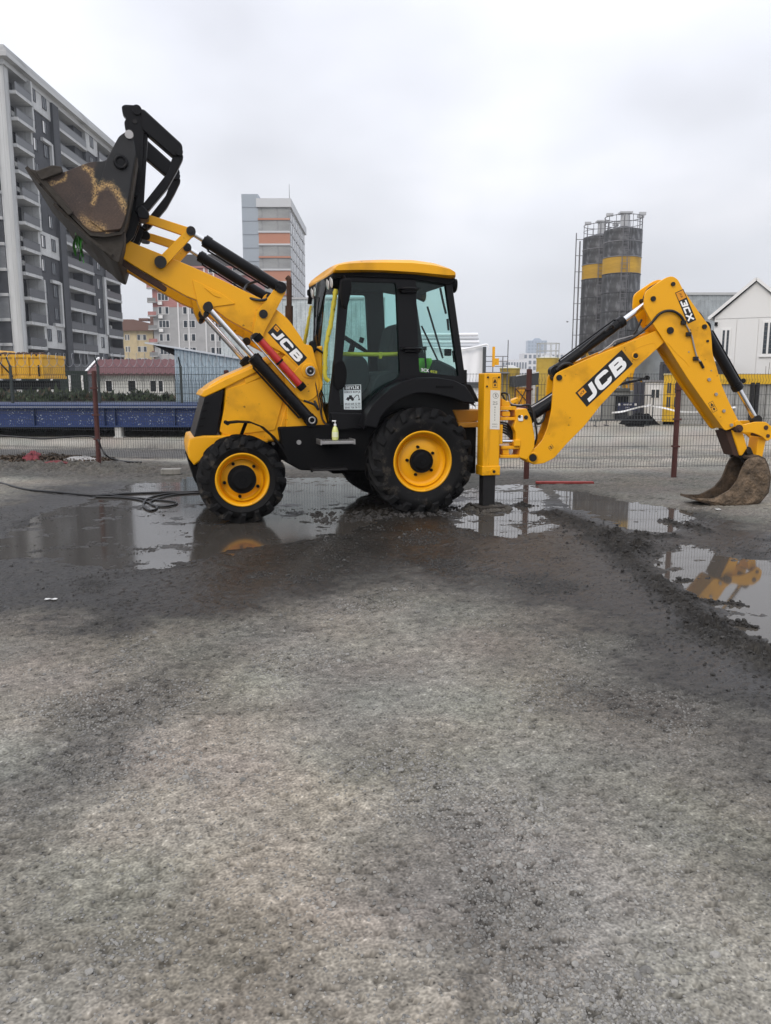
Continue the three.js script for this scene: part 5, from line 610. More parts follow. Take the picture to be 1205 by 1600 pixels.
{ const t = thing('gatehouse', 'low white house with a dark red metal roof behind the weed bank', 'house', [-14.3, 0, -45]), w = std(0.72, 0.73, 0.72, 0.8, { map: concreteTex });
  const x0 = -2.1, x1 = 2.4; P('wall', [box(x0, x1, 0, 2.05, -4, 0)], w, t); tileRoof(t, x0 - 0.1, x1 + 2.2, 2.0, 2.85, 0.35, -2.0, std(0.085, 0.016, 0.017, 0.6)); P('gable', ext([[0, 2.0], [-2.35, 2.0], [-2.0, 2.85]].map(p => [p[0], p[1]]), 0.02, 0, 0), w, t).rotation.y = 0;
  t.children[t.children.length - 1].geometry.rotateY(-Math.PI / 2).translate(x0 - 0.34, 0, 0.35 - 2.35 + 2.35);
  P('verge_board', [bar([x0 - 0.4, 1.98, 0.4], [x0 - 0.4, 2.9, -2.0], 0.12, 0.16)], M.white, t);
  for (const [x, ww] of [[-1.3, 0.42], [0.0, 0.5], [1.2, 0.42], [1.62, 0.34]]) { const wn = P('window', box(x - ww / 2, x + ww / 2, 0.95, 1.65, 0.0, 0.03), M.white, t); P('pane', box(x - ww / 2 + 0.05, x + ww / 2 - 0.05, 1.0, 1.6, 0.031, 0.036), std(0.02, 0.022, 0.025, 0.15), wn); }
  P('carport', [box(x1, x1 + 2.2, 0.2, 2.0, -3.4, -3.3), box(x1 + 2.05, x1 + 2.15, 0, 2.0, -0.1, 0), box(x1 + 0.02, x1 + 0.1, 0, 2.0, -0.1, 0)], M.matBlack, t);
  const hf = thing('screen_fence', 'dark green privacy screen with white posts left of the red roofed house', 'fence', [-17.9, 0, -44.5]); P('screen', box(-2.4, 1.3, 0.95, 2.15, -0.05, 0), std(0.02, 0.032, 0.028, 0.9, { map: concreteTex }), hf); P('low_wall', box(-2.4, 1.4, 0, 0.95, -0.1, 0.06), w, hf); for (const x of [-1.5, -0.7, 0.3, 1.0]) P('post', box(x - 0.05, x + 0.05, 0.9, 1.9, 0.0, 0.05), M.white, hf); }
function corrugated(w, h0, h1, pitch, dep) { // trapezoid ribbed sheet standing in x,y with a sloping top
  const pos = [], n = Math.round(w / pitch), prof = [0, 0, 0.38, 1, 0.62, 1, 1, 0]; const pts = [[0, 0]];
  for (let i = 0; i < n; i++) for (const [a, b] of [[0.34, 0], [0.42, 1], [0.58, 1], [0.66, 0], [1, 0]]) pts.push([(i + a) * w / n, b * dep]);
  for (let i = 0; i < pts.length - 1; i++) { const [xa, za] = pts[i], [xb, zb] = pts[i + 1], ya = mix(h0, h1, xa / w), yb = mix(h0, h1, xb / w); pos.push(xa, 0, za, xb, 0, zb, xb, yb, zb, xa, 0, za, xb, yb, zb, xa, ya, za); }
  const g = new THREE.BufferGeometry(); g.setAttribute('position', new THREE.Float32BufferAttribute(pos, 3)); g.setAttribute('uv', new THREE.Float32BufferAttribute(pos.reduce((s, v, i) => (i % 3 < 2 && s.push(v), s), []), 2)); g.computeVertexNormals(); return g; }
const zincTex = dataTex(512, (u, v) => { const k = 0.82 + 0.14 * fbm(u * 5, v * 3, 5, 4) + 0.10 * fbm(u * 30, v * 30, 3, 30); return [k * 0.97, k, k * 1.02]; }, true, 0.4);
{ const a = [[-6.844, 2.662], [-4.537, 2.255]], b = [[-7.749, 2.784], [-4.371, 2.235]], t = thing('metal_shed', 'pale blue grey corrugated sheet metal shed with an overhanging lean-to roof', 'shed', [a[0][0], 0, -26]), w = a[1][0] - a[0][0], sm = std(0.56, 0.64, 0.68, 0.45, { metalness: 0.25, map: zincTex }), H0 = a[0][1], H1 = a[1][1];
  for (let i = 0; i < 5; i++) { const g = corrugated(w / 5, mix(H0, H1, i / 5), mix(H0, H1, (i + 1) / 5), 0.12, 0.03); g.translate(i * w / 5, 0, 0.006 * (i % 2)); P('sheet', g, sm, t); }
  PS('side_wall', [box(0, 0.04, 0, H0 - 0.05, -5, -0.02), box(w - 0.04, w, 0, H1 - 0.05, -5, -0.02)], sm, t);
  const bx = [b[0][0] - a[0][0], b[1][0] - a[0][0]]; P('roof', [ext([[bx[0], b[0][1]], [bx[1], b[1][1]], [bx[1], b[1][1] + 0.05], [bx[0], b[0][1] + 0.05]], 0.12, -5.2, 0)], std(0.5, 0.53, 0.56, 0.5, { metalness: 0.3 }), t); P('roof_beam', [ext([[bx[0] + 0.2, b[0][1] - 0.02], [0, H0 - 0.02], [0, H0 - 0.25]], 0.05, -0.05, 0), ext([[bx[0] + 0.2, b[0][1] - 0.02], [0, H0 - 0.02], [0, H0 - 0.25]], -4.9, -5, 0)], M.matBlack, t); }
{ const a = [[-5.068, 5.185], [-0.014, 5.185]], t = thing('corrugated_hall', 'white corrugated metal hall standing behind the cab', 'hall', [a[0][0] - 2.3, 0, -36]), w = a[1][0] - a[0][0] + 2.3, H = a[0][1], sm = std(0.78, 0.79, 0.77, 0.55, { map: zincTex });
  for (let i = 0; i < 6; i++) { const x0 = i * w / 6 , g = corrugated(w / 6, i === 0 ? H - 1.3 : H, i === 0 ? H - 0.9 : H, 0.22, 0.035); g.translate(x0, 0, 0); P('sheet', g, sm, t); } P('roof_edge', box(w / 6, w, H - 0.02, H + 0.06, -8, 0.06), std(0.4, 0.4, 0.4, 0.6), t); PS('side_wall', [box(w - 0.1, w, 0, H - 0.03, -8, -0.03), box(0, 0.1, 0, H - 1.4, -8, -0.03)], sm, t); }
{ const a = [[0.37, 2.849], [3.693, 2.779]], t = thing('sheeted_container', 'white tarpaulin covered container with rolled sheets stacked on its top', 'container', [a[0][0], 0, -30]), w = a[1][0] - a[0][0], H = a[0][1], cl = std(0.82, 0.83, 0.85, 0.7);
  P('cover', [grid(60, 24, (u, v) => [u * w, v * H, 0.03 * Math.sin(u * 50 + Math.sin(v * 5)) * (0.3 + v * 0.4) - 0.05]), box(0, w, 0, H - 0.03, -2.4, -0.12)], cl, t);
  P('frame_post', box(w - 0.06, w + 0.06, 0, H, -0.02, 0.1, 0.01), std(0.05, 0.055, 0.06, 0.5), t); P('frame_rail', box(0, w + 0.02, [2.349, 1.339][1], [2.346, 1.553][1], 0.02, 0.1, 0.01), std(0.06, 0.065, 0.07, 0.5), t);
  for (let i = 0; i < 4; i++) P('rolled_sheet', tube([0, 1, 2, 3, 4].map(k => [0.1 + k * (w - 0.25 - i * 0.03) / 4, H + 0.05 + i * 0.135 + 0.025 * noise(k * 1.7, i * 3), -0.15 + 0.03 * noise(k, i)]), 0.062, 30, 8), i % 2 ? cl : std(0.55, 0.57, 0.6, 0.7), t);
  P('loose_edge', tube([[w * 0.4, H - 0.03, 0.06], [w * 0.7, H - 0.1, 0.08], [w * 0.9, H, 0.08], [w + 0.1, H + 0.08, 0.06], [w + 0.12, H - 0.12, 0.06]], 0.04, 30, 6), cl, t); }

// ---- apartment tower on the left, its long side running away from the viewer
const winPane = std(0.035, 0.045, 0.055, 0.08), winFrame = std(0.6, 0.6, 0.6, 0.5);
{ const FH = 2.86, NF = 13, H = NF * FH, t = thing('apartment_tower', 'tall grey and white apartment tower with rows of balconies at the left edge', 'apartment building', [-43, 0, -95.4], 90);
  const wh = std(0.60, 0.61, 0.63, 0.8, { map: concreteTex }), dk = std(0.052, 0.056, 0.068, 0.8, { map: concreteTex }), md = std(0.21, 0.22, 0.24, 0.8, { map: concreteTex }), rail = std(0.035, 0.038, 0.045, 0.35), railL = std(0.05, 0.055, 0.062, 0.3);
  P('core', [box(0.6, 36.2, 0, H, -16, -2.2), box(0.02, 36.58, H - 0.1, H + 0.05, -16, -0.05)], wh, t);
  P('roof_cornice', [box(-0.9, 37.3, H + 0.05, H + 0.75, -16.5, 0.9), box(-0.5, 36.9, H + 0.75, H + 1.35, -16.2, 0.5), box(-0.2, 36.7, H - 0.55, H + 0.05, -16, 0.25)], wh, t);
  P('corner_column', box(0, 1.2, 0, H - 0.56, -1.2, 0.02), wh, t);
  P('pier', box(12.2, 14.2, 0, H - 0.57, -2.2, 0.45), dk, t);
  P('end_wall', box(36.2, 36.6, 0, H - 0.57, -16, 0.0), dk, t);
  const win = (x, y, z, w, h, into) => { const g = P('window', [box(x - w / 2, x + w / 2, y, y + 0.07, z, z + 0.08), box(x - w / 2, x + w / 2, y + h - 0.07, y + h, z, z + 0.07), box(x - w / 2, x - w / 2 + 0.07, y + 0.07, y + h - 0.07, z, z + 0.07), box(x + w / 2 - 0.07, x + w / 2, y + 0.07, y + h - 0.07, z, z + 0.07), box(x - 0.035, x + 0.035, y + 0.07, y + h - 0.07, z, z + 0.06)], dk, t); P('pane', box(x - w / 2 + 0.05, x + w / 2 - 0.05, y + 0.05, y + h - 0.05, z + 0.01, z + 0.03), winPane, g); if (into && rand() < 0.5) P('curtain', box(x - w / 2 + 0.08, x - w / 2 + 0.3 + rand() * 0.3, y + 0.1, y + h - 0.1, z + 0.031, z + 0.036), M.white, g); };
  const balcony = (x0, x1, y, proud, rm, zb) => { const b = P('balcony', box(x0, x1, y - 0.32, y + 0.05, zb, proud), wh, t); const bars = [box(x0 + 0.04, x1 - 0.04, y + 0.12, y + 0.98, proud - 0.1, proud - 0.07)]; P('railing', bars, rm, b); P('handrail', box(x0 + 0.02, x1 - 0.02, y + 1.0, y + 1.06, proud - 0.12, proud - 0.05), rail, b); };
  for (let f = 0; f < NF; f++) { const y = f * FH, k = NF - 1 - f, whiteRow = k === 0 || k === 6 || k === 10, wm = whiteRow ? wh : dk;
    // two-window wall section and the single-window section
    P('wall', box(5.9, 12.2, y, y + FH - 0.001, -2.2, whiteRow ? 0.16 : 0), wm, t); const z = whiteRow ? 0.165 : 0.005; win(7.3, y + 0.85, z, 1.15, 1.55, 1); win(10.4, y + 0.85, z, 1.2, 1.55, 1);
    P('wall', box(24.4, 29, y, y + FH - 0.001, -2.2, whiteRow ? 0.12 : 0), k >= 4 && k < 10 ? dk : wm, t); win(26.6, y + 0.8, whiteRow ? 0.125 : 0.005, 1.25, 1.6, 1);
    if (k >= 1 && k <= 9 && k !== 6) P('wall', box(28.3, 29.15, y, y + FH - 0.001, -1.5, 0.3), k > 3 ? wh : dk, t);
    if (k === 2 || k === 3 || k === 8 || k === 9) { P('wall_frame', [box(11.5, 12.0, y + 0.0, y + FH, 0.0, 0.35), box(9.0, 11.5, y + 0.0 - (k % 2 ? 0 : -2.55), y + 0.4 - (k % 2 ? 0 : -2.55), 0.0, 0.35)], wh, t); }
    if (k === 4 || k === 5) P('wall_frame', box(28.4, 29.3, y + FH - 0.35, y + FH, 0.0, 0.4), wh, t);
    // loggias: back wall, doors, slab and railing
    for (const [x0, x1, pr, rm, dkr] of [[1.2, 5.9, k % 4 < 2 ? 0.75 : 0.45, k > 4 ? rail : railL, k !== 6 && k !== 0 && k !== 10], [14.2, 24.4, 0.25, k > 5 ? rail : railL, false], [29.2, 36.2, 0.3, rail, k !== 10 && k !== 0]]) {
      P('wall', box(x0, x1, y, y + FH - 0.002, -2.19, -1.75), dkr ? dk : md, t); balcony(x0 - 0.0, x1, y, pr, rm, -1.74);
      const n = x1 - x0 > 9 ? 3 : 1; for (let i = 0; i < n; i++) win(x0 + (i + 0.5) * (x1 - x0) / n + (n > 1 ? -0.6 : 0.2), y + 0.1, -1.745, 1.1, 2.2, 0);
      if (rand() < 0.5) P('cooler_unit', box(x1 - 1.3, x1 - 0.5, y + 1.3, y + 1.85, -1.74, -1.4, 0.03), M.white, t); }
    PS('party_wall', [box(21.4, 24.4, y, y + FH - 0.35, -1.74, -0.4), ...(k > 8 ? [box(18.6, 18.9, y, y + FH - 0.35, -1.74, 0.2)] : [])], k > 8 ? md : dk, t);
    if (k < 10) P('side_frame', box(5.5, 5.9, y, y + FH - 0.35, -1.5, k % 4 < 2 ? 0.7 : 0.35), wh, t);
    // short end towards the viewer
    P('end_panel', box(-0.12, 0.6, y + 0.3, y + FH - 0.05, -9, -1.25), k > 4 && k % 2 ? md : dk, t); P('slab_edge', box(-0.3, 0.6, y - 0.05, y + 0.3, -9, -1.21), wh, t);
    if (k > 3) { const b = P('balcony', box(-1.3, -0.3, y - 0.05, y + 0.25, -6, -2.2), wh, t); P('railing', box(-1.3, -1.25, y + 0.3, y + 1.15, -6, -2.2), rail, b); P('pillar', box(-1.2, -0.9, y + 0.25, y + FH - 0.06, -2.6, -2.3), wh, b); }
  }
}
// ---- grey tower with orange bands
{ const c = [[-32.385, 47.075], [-24.431, 47.075], [-36.568, 48.308]], X0 = c[0][0], X1 = c[1][0], H = c[0][1], XL = c[2][0], HL = c[2][1], t = thing('banded_tower', 'grey high-rise with orange bands and a gridded window side seen above the loader arm', 'office tower', [X0, 0, -210]), w = X1 - X0, gr = std(0.36, 0.37, 0.38, 0.8, { map: concreteTex }), or = std(0.42, 0.19, 0.12, 0.8), lg = std(0.5, 0.51, 0.52, 0.7), bl = std(0.30, 0.34, 0.38, 0.6);
  P('core', box(0.3, w - 0.3, 0, H - 0.2, -38, -0.25), gr, t); P('stair_block', [box(XL - X0, 0, 0, HL, -12, -0.1)], bl, t); const js = []; for (let i = 1; i < 16; i++) js.push(box(XL - X0 + 0.05, -0.05, HL - i * 3.3, HL - i * 3.3 + 0.15, -0.1, -0.02)); PS('joint', js, std(0.2, 0.22, 0.25, 0.7), t);
  P('roof_cornice', [box(-0.4, w + 0.5, H - 2.0, H + 0.1, -39, 0.5)], lg, t);
  for (let f = 0; f < 15; f++) { const y = H - 2.0 - (f + 1) * 3.1, full = f === 2 || f === 5 || f === 8; P('band', box(0, w, y + 0.45, y + 3.1 - 0.01, -0.24, 0.0), full ? or : gr, t); P('band', box(-0.1, w + 0.1, y, y + 0.44, -0.24, 0.25), f % 3 === 0 ? or : lg, t);
    for (let i = 0; i < 9; i++) { const z = -2 - i * 4.1; const g = P('window', box(w - 0.29, w + 0.02, y + 0.3, y + 2.9, z - 3.3, z), i % 2 ? std(0.5, 0.51, 0.52, 0.6) : winFrame, t); P('pane', box(w + 0.021, w + 0.06, y + 0.7, y + 2.6, z - 2.0 - (i % 2), z - 0.2), winPane, g); } }
  P('facade_side', box(w - 0.3, w - 0.29, 0, H - 2, -38, -0.3), std(0.06, 0.065, 0.07, 0.6), t); const fins = []; for (let i = 0; i < 10; i++) fins.push(box(w - 0.2, w + 0.05, 0, H - 2, -0.9 - i * 4.1, -0.5 - i * 4.1)); PS('fin', fins, lg, t);
  P('mast', cyl([w * 0.95, H, -4], [w * 0.95, H + 4.5, -4], 0.08, 0.04, 6), M.darkSteel, t); }
// ---- pink and grey apartment block, yellow apartment house
{ const c = [[-50.262, 25.544], [-28.046, 5.049]], X0 = c[0][0], W = c[1][0] - X0, H = [-41.474, 25.808][1], yP = [-41.819, 17.282][1], t = thing('pink_apartment_block', 'pale grey apartment block with dusty pink top storeys behind the metal shed', 'apartment building', [X0, 0, -175]), gr = std(0.50, 0.50, 0.52, 0.85, { map: concreteTex }), pk = std(0.50, 0.23, 0.22, 0.85, { map: concreteTex }), ws = std(0.66, 0.66, 0.66, 0.8), dr = std(0.06, 0.055, 0.055, 0.8);
  P('wall', box(0, W, 0, yP, -14, 0), gr, t); P('upper_wall', [box(0, W, yP, H, -14, 0), box(-0.15, W + 0.15, H - 0.4, H, -14, 0.3)], pk, t); P('base_wall', box(-0.05, 4, 0, 5.2, -13, 0.08), pk, t); P('roof', [ext([[-0.6, H], [W + 0.6, H], [W * 0.75, H + 2.4], [W * 0.25, H + 2.4]], 0.2, -14, 0)], dr, t); PS('chimney', [box(8, 9, H, H + 3.2, -6, -5), box(10.5, 11.2, H, H + 3, -6, -5), box(12, 13, H + 1, H + 2.8, -4, -2)], dr, t);
  for (const x of [4.1, 5.9, 9.6, 11.6]) P('pilaster', box(x + (x > 5 ? 1.6 : 1.2), x + (x > 5 ? 1.9 : 1.5), 0, H - 0.41, 0, 0.15), ws, t);
  for (let f = 0; f < 9; f++) { const y = 1.6 + f * 2.86; for (const [x, w] of [[1.2, 2.2], [6.5, 2.5], [12.3, 2.5], [17.5, 2.3], [21.5, 2.2]]) { if (x + w > W) continue; const g = P('window', box(x - 0.1, x + w + 0.1, y - 0.12, y + 1.5, 0, 0.08), ws, t); for (let k = 0; k < 3; k++) P('pane', box(x + 0.06 + k * w / 3, x + (k + 1) * w / 3 - 0.06, y, y + 1.4, 0.081, 0.1), (k === 1 && f % 2) ? std(0.4, 0.4, 0.4, 0.5) : winPane, g); }
    for (const [x, w] of [[-0.9, 1.9], [17.2, 3.0]]) { if (f % 2 && x > 0 || x + w > W) continue; const b = P('balcony', box(x, x + w, y - 0.6, y - 0.35, 0.01, 1.1), gr, t); P('railing', box(x + 0.05, x + w - 0.05, y - 0.35, y + 0.4, 1.0, 1.05), f % 2 ? pk : std(0.2, 0.2, 0.2, 0.6), b); }
    if (f > 3) P('cooler_unit', box(1.2, 2.1, y - 1.0, y - 0.3, 0.08, 0.5), M.white, t); } }
{ const c = [[-61.816, 15.85], [-55.429, 15.85]], X0 = c[0][0], W = c[1][0] - X0, H = [-59.82, 13.326][1], t = thing('yellow_apartment_house', 'pale yellow apartment house with a brown tiled roof between the two taller blocks', 'apartment building', [X0, 0, -192]), ye = std(0.72, 0.60, 0.38, 0.85, { map: concreteTex }), br = std(0.16, 0.09, 0.07, 0.8);
  P('wall', box(-3, W, 0, H, -10, 0), ye, t); P('roof', [ext([[-4, H], [W + 1.4, H], [W + 0.5, H + 1.5], [W * 0.35, H + 2.6], [-4, H + 2.6]], 1.0, -10, 0), box(W * 0.4, W * 0.75, H + 2.5, H + 3.1, -4, -2), box(W * 0.85, W * 1.0, H + 1, H + 3.6, -3, -1.5)], br, t); P('side_wing', box(W, W + 1.6, 0, H, -9, -0.8), br, t);
  for (let f = 0; f < 5; f++) { const y = H - 2.2 - f * 2.75; for (const [x, w] of [[-0.3, 1.1], [2.6, 2.2]]) { const g = P('window', box(x, x + w, y, y + 1.35, 0, 0.06), ws2(), t); for (let k = 0; k < 3; k++) P('pane', box(x + 0.08 + k * (w - 0.1) / 3, x + (k + 1) * (w - 0.1) / 3, y + 0.1, y + 1.25, 0.061, 0.08), k === 1 ? std(0.45, 0.45, 0.42, 0.6) : winPane, g); } const b = P('balcony', box(W - 0.2, W + 3.4, y - 0.8, y - 0.6, -0.79, 1.2), br, t); P('railing', box(W - 0.15, W + 3.3, y - 0.6, y + 0.2, 1.1, 1.16), std(0.2, 0.09, 0.07, 0.8), b); } }
function ws2() { return winFrame; }

// ------------------------------------------------------------------ right side of the yard
// cement silos
function ring(r, y, t = 0.05) { const g = new THREE.TorusGeometry(r, t, 6, 40); g.rotateX(Math.PI / 2); g.translate(0, y, 0); return g; }
const siloTex = dataTex(512, (u, v) => { const k = 0.62 + 0.22 * fbm(u * 4, v * 2, 5, 4) + 0.38 * smooth(-0.1, 0.5, fbm(u * 28, v * 1.5 + 3, 4, 28)) + 0.1 * fbm(u * 40, v * 40, 2, 40); return [k, k, k * 1.01]; }, true, 1);
function silo(px, vTop, vBand, D, rad, label, cage) { const x = px, H = vTop, t = thing('cement_silo', label, 'silo', [x, 0, -D], 0, 'cement silos'), gm = std(0.16, 0.164, 0.17, 0.6, { map: siloTex }), ym = std(0.62, 0.36, 0.035, 0.6, { map: concreteTex }), [b0, b1] = vBand, st = std(0.16, 0.16, 0.17, 0.5);
  const seg2 = (y0, y1, m) => { const g = new THREE.CylinderGeometry(rad, rad, y1 - y0, 48, 1, true); g.translate(0, (y0 + y1) / 2, 0); return P('shell_ring', g, m, t); };
  const n = 4; for (let i = 0; i < n; i++) seg2(mix(4.2, b0, i / n), mix(4.2, b0, (i + 1) / n), gm); seg2(b0, b1, ym); seg2(b1, mix(b1, H, 0.55), gm); seg2(mix(b1, H, 0.55), H, gm);
  P('roof', [(() => { const g = new THREE.CylinderGeometry(0.4, rad, 0.35, 40); g.translate(0, H + 0.16, 0); return g; })()], gm, t); P('hopper', (() => { const g = new THREE.CylinderGeometry(rad, 0.3, 2.6, 40); g.translate(0, 2.9, 0); return g; })(), gm, t);
  for (let i = 0; i <= n; i++) P('weld_ring', ring(rad, mix(4.2, b0, i / n), 0.045), std(0.05, 0.05, 0.055, 0.6), t); P('weld_ring', ring(rad, b1, 0.045), st, t); P('weld_ring', ring(rad, mix(b1, H, 0.55), 0.045), st, t);
  const rails = [ring(rad * 0.98, H + 1.05, 0.03), ring(rad * 0.98, H + 0.55, 0.025)]; for (let i = 0; i < 14; i++) { const a = i / 14 * 6.283; rails.push(cyl([rad * 0.98 * Math.cos(a), H, rad * 0.98 * Math.sin(a)], [rad * 0.98 * Math.cos(a), H + 1.1, rad * 0.98 * Math.sin(a)], 0.025, 0.025, 5)); } P('top_railing', rails, st, t);
  P('vent_filter', [cyl([0.1, H + 0.3, 0], [0.1, H + 1.35, 0], 0.36, 0.36, 18), box(-0.4, 0.6, H + 1.35, H + 1.48, -0.45, 0.45)], std(0.42, 0.43, 0.44, 0.5), t);
  const ld = [], lx = -0.15 * rad; for (const s of [-0.22, 0.22]) ld.push(cyl([lx + s, 1.5, rad + 0.12], [lx + s, H + 0.9, rad + 0.12], 0.03, 0.03, 5)); P('ladder_rail', ld, st, t); const rg = []; for (let y = 1.7; y < H; y += 0.33) rg.push(cyl([lx - 0.22, y, rad + 0.12], [lx + 0.22, y, rad + 0.12], 0.018, 0.018, 4)); P('ladder_rung', rg, st, t, 'stuff'); const cg = []; for (let y = 4; y < H; y += 1.0) { const g = new THREE.TorusGeometry(0.36, 0.018, 4, 14, Math.PI); g.rotateX(Math.PI / 2); g.rotateY(0); g.translate(lx, y, rad + 0.14); cg.push(g); } for (const s of [-0.34, 0, 0.34]) cg.push(cyl([lx + s, 4, rad + 0.16 + (s ? 0.1 : 0.36)], [lx + s, H, rad + 0.16 + (s ? 0.1 : 0.36)], 0.014, 0.014, 4)); P('ladder_cage', cg, st, t, 'stuff');
  for (const [a, h] of [[0.5, 1.15], [2.6, 1.05], [-0.3, 1.1]]) { const X = rad * Math.cos(a), Z = rad * Math.sin(a) * 0.7; const l = P('flood_lamp', [box(X - 0.28, X + 0.28, H + h, H + h + 0.25, Z - 0.1, Z + 0.1, 0.03)], std(0.4, 0.41, 0.42, 0.4), t); P('lamp_pole', cyl([X, H, Z], [X, H + h, Z], 0.025, 0.025, 5), st, l); }
  if (cage) { P('filling_pipe', cyl([-rad - 0.35, 0.8, 0.2], [-rad - 0.35, H - 0.3, 0.2], 0.07, 0.07, 10), st, t); P('service_pipe', cyl([-rad - 0.7, 0.8, 0.2], [-rad - 0.7, H + 0.4, 0.2], 0.05, 0.05, 8), st, t); const br = []; for (let y = 1.5; y < H; y += 1.4) br.push(box(-rad - 0.75, -rad + 0.05, y, y + 0.05, 0.15, 0.22)); P('pipe_bracket', br, st, t, 'stuff'); }
  for (const a of [0.8, 2.35, 3.95, 5.5]) P('leg', box(rad * 0.9 * Math.cos(a) - 0.12, rad * 0.9 * Math.cos(a) + 0.12, 0, 4.4, rad * 0.9 * Math.sin(a) - 0.12, rad * 0.9 * Math.sin(a) + 0.12), ym, t); return t; }
{ const s1 = [[19.652, 13.81], [19.827, 10.286], [19.761, 11.622]], s2 = [[19.341, 14.281], [19.506, 10.604], [19.448, 11.892]]; silo(s1[0][0], s1[0][1], [s1[1][1], s1[2][1]], 68, 1.55, 'front one of two tall dark grey cement silos with the bright yellow band', false); silo(s2[0][0], s2[0][1], [s2[1][1], s2[2][1]], 74, 1.5, 'rear dark cement silo with faded yellow band and pipes up its left side', true); }
// yellow tanks
function tank(u0, D, rad, H, label, text) { const t = thing('storage_tank', label, 'tank', [u0, 0, -D], 0, 'yellow storage tanks'), ym = std(0.64, 0.43, 0.055, 0.6, { map: concreteTex }), pale = std(0.42, 0.36, 0.12, 0.6);
  P('shell', (() => { const g = new THREE.CylinderGeometry(rad, rad, H, 44); g.translate(0, H / 2, 0); return g; })(), ym, t); P('rim', ring(rad, H, 0.04), pale, t); P('weld_ring', ring(rad, H * 0.55, 0.025), ym, t); P('lid', (() => { const g = new THREE.CylinderGeometry(rad * 0.3, rad * 1.0, 0.22, 40); g.translate(0, H + 0.11, 0); return g; })(), std(0.5, 0.5, 0.48, 0.6), t);
  if (text) { const c = canvasTex(256, 96, (c, w, h) => { c.clearRect(0, 0, w, h); c.fillStyle = '#2a2212'; c.font = 'bold 76px serif'; c.textAlign = 'center'; c.fillText(text, w / 2, 76, w - 8); }); const g = new THREE.CylinderGeometry(rad + 0.012, rad + 0.012, 0.62, 16, 1, true, -0.12, 0.95); g.translate(0, H - 0.95, 0); P('lettering', g, new THREE.MeshStandardMaterial({ map: c, alphaTest: 0.4, transparent: true, roughness: 0.6 }), t);
    const r = [ring(rad, H + 1.0, 0.025), ring(rad, H + 0.5, 0.02)]; for (let i = 0; i < 12; i++) { const a = i / 12 * 6.283; r.push(cyl([rad * Math.cos(a), H, rad * Math.sin(a)], [rad * Math.cos(a), H + 1.0, rad * Math.sin(a)], 0.02, 0.02, 5)); } P('top_railing', r, std(0.4, 0.4, 0.38, 0.6), t); }
  return t; }
{ const a = [7.779, 2.35], b = [11.13, 3.116]; tank(a[0], 50, 0.62, a[1], 'shorter yellow storage tank seen just right of the stabilizer leg'); tank(b[0], 55, 0.76, b[1], 'taller yellow storage tank with dark lettering and a railing on top', 'CEBPA');
  const p = [6.474, 2.95]; const t = thing('batching_plant_frame', 'thin grey railing frame with yellow pump gear left of the shorter tank', 'frame', [p[0], 0, -49]); const g = []; for (const x of [-0.5, 0.1, 0.7, 1.0]) g.push(cyl([x, 0, 0], [x, x > 0.9 ? p[1] + 1.1 : p[1] + 0.1, 0], 0.03, 0.03, 6)); PS('upright', g, std(0.12, 0.12, 0.13, 0.6), t); PS('rail', [0, 0.3, 0.6].map(k => box(-0.5, 1.0, p[1] + 0.1 - k, p[1] + 0.14 - k, -0.02, 0.02)), std(0.12, 0.12, 0.13, 0.6), t); P('pump', [box(0.05, 0.2, p[1] - 0.5, p[1] + 0.7, -0.1, 0.1), box(0.2, 0.45, p[1] - 0.4, p[1], -0.1, 0.1)], M.yellow, t); P('deck', box(-0.6, 1.1, p[1] - 0.9, p[1] - 0.82, -1, 0.1), std(0.2, 0.2, 0.2, 0.7), t);
  const q = [[7.663, 1.86], [9.012, 2.082], [7.679, 1.265]]; const s = thing('canopy', 'dark sloping canopy roof between the two yellow tanks', 'canopy', [q[0][0], 0, -47]), w = q[1][0] - q[0][0]; P('roof', ext([[0, q[2][1] - 0.02], [w, q[2][1] + 0.1], [w, q[1][1]], [0, q[0][1]]], 0, -3, 0), std(0.03, 0.032, 0.035, 0.7), s); P('roof_edge', bar([0, q[0][1] + 0.02, 0.02], [w, q[1][1] + 0.02, 0.02], 0.06, 0.05), std(0.5, 0.5, 0.5, 0.6), s); PS('post', [box(0, 0.1, 0, q[2][1], -0.1, 0), box(w - 0.1, w, 0, q[2][1], -0.1, 0)], std(0.08, 0.08, 0.085, 0.6), s); P('back_wall', box(0.1, w - 0.1, 0, q[2][1] - 0.02, -2.9, -2.8), std(0.55, 0.55, 0.53, 0.8), s);
  const e = [[6.537, 1.251], [7.366, 0.424]]; const f = thing('loading_hopper', 'small yellow steel hopper with dark cross bracing below the canopy', 'hopper', [e[0][0], 0, -40]); const W = e[1][0] - e[0][0], y1 = e[0][1], y0 = e[1][1]; P('plate', box(0, W, 0.0, y1, -0.4, -0.3), M.yellow, f); PS('brace', [bar([0, y1, -0.2], [W, y0 - 0.1, -0.2], 0.05, 0.05), bar([0, y0, -0.15], [0, y1, -0.15], 0.06, 0.06), bar([0, y1 - 0.05, -0.1], [W, y1 - 0.05, -0.1], 0.06, 0.06), bar([0.1, y0 - 0.2, -0.12], [W * 0.7, y1, -0.12], 0.05, 0.05)], M.rust, f); P('base', box(-0.1, W + 1.6, 0, y0 - 0.1, -0.5, -0.05), std(0.10, 0.03, 0.05, 0.7), f); }
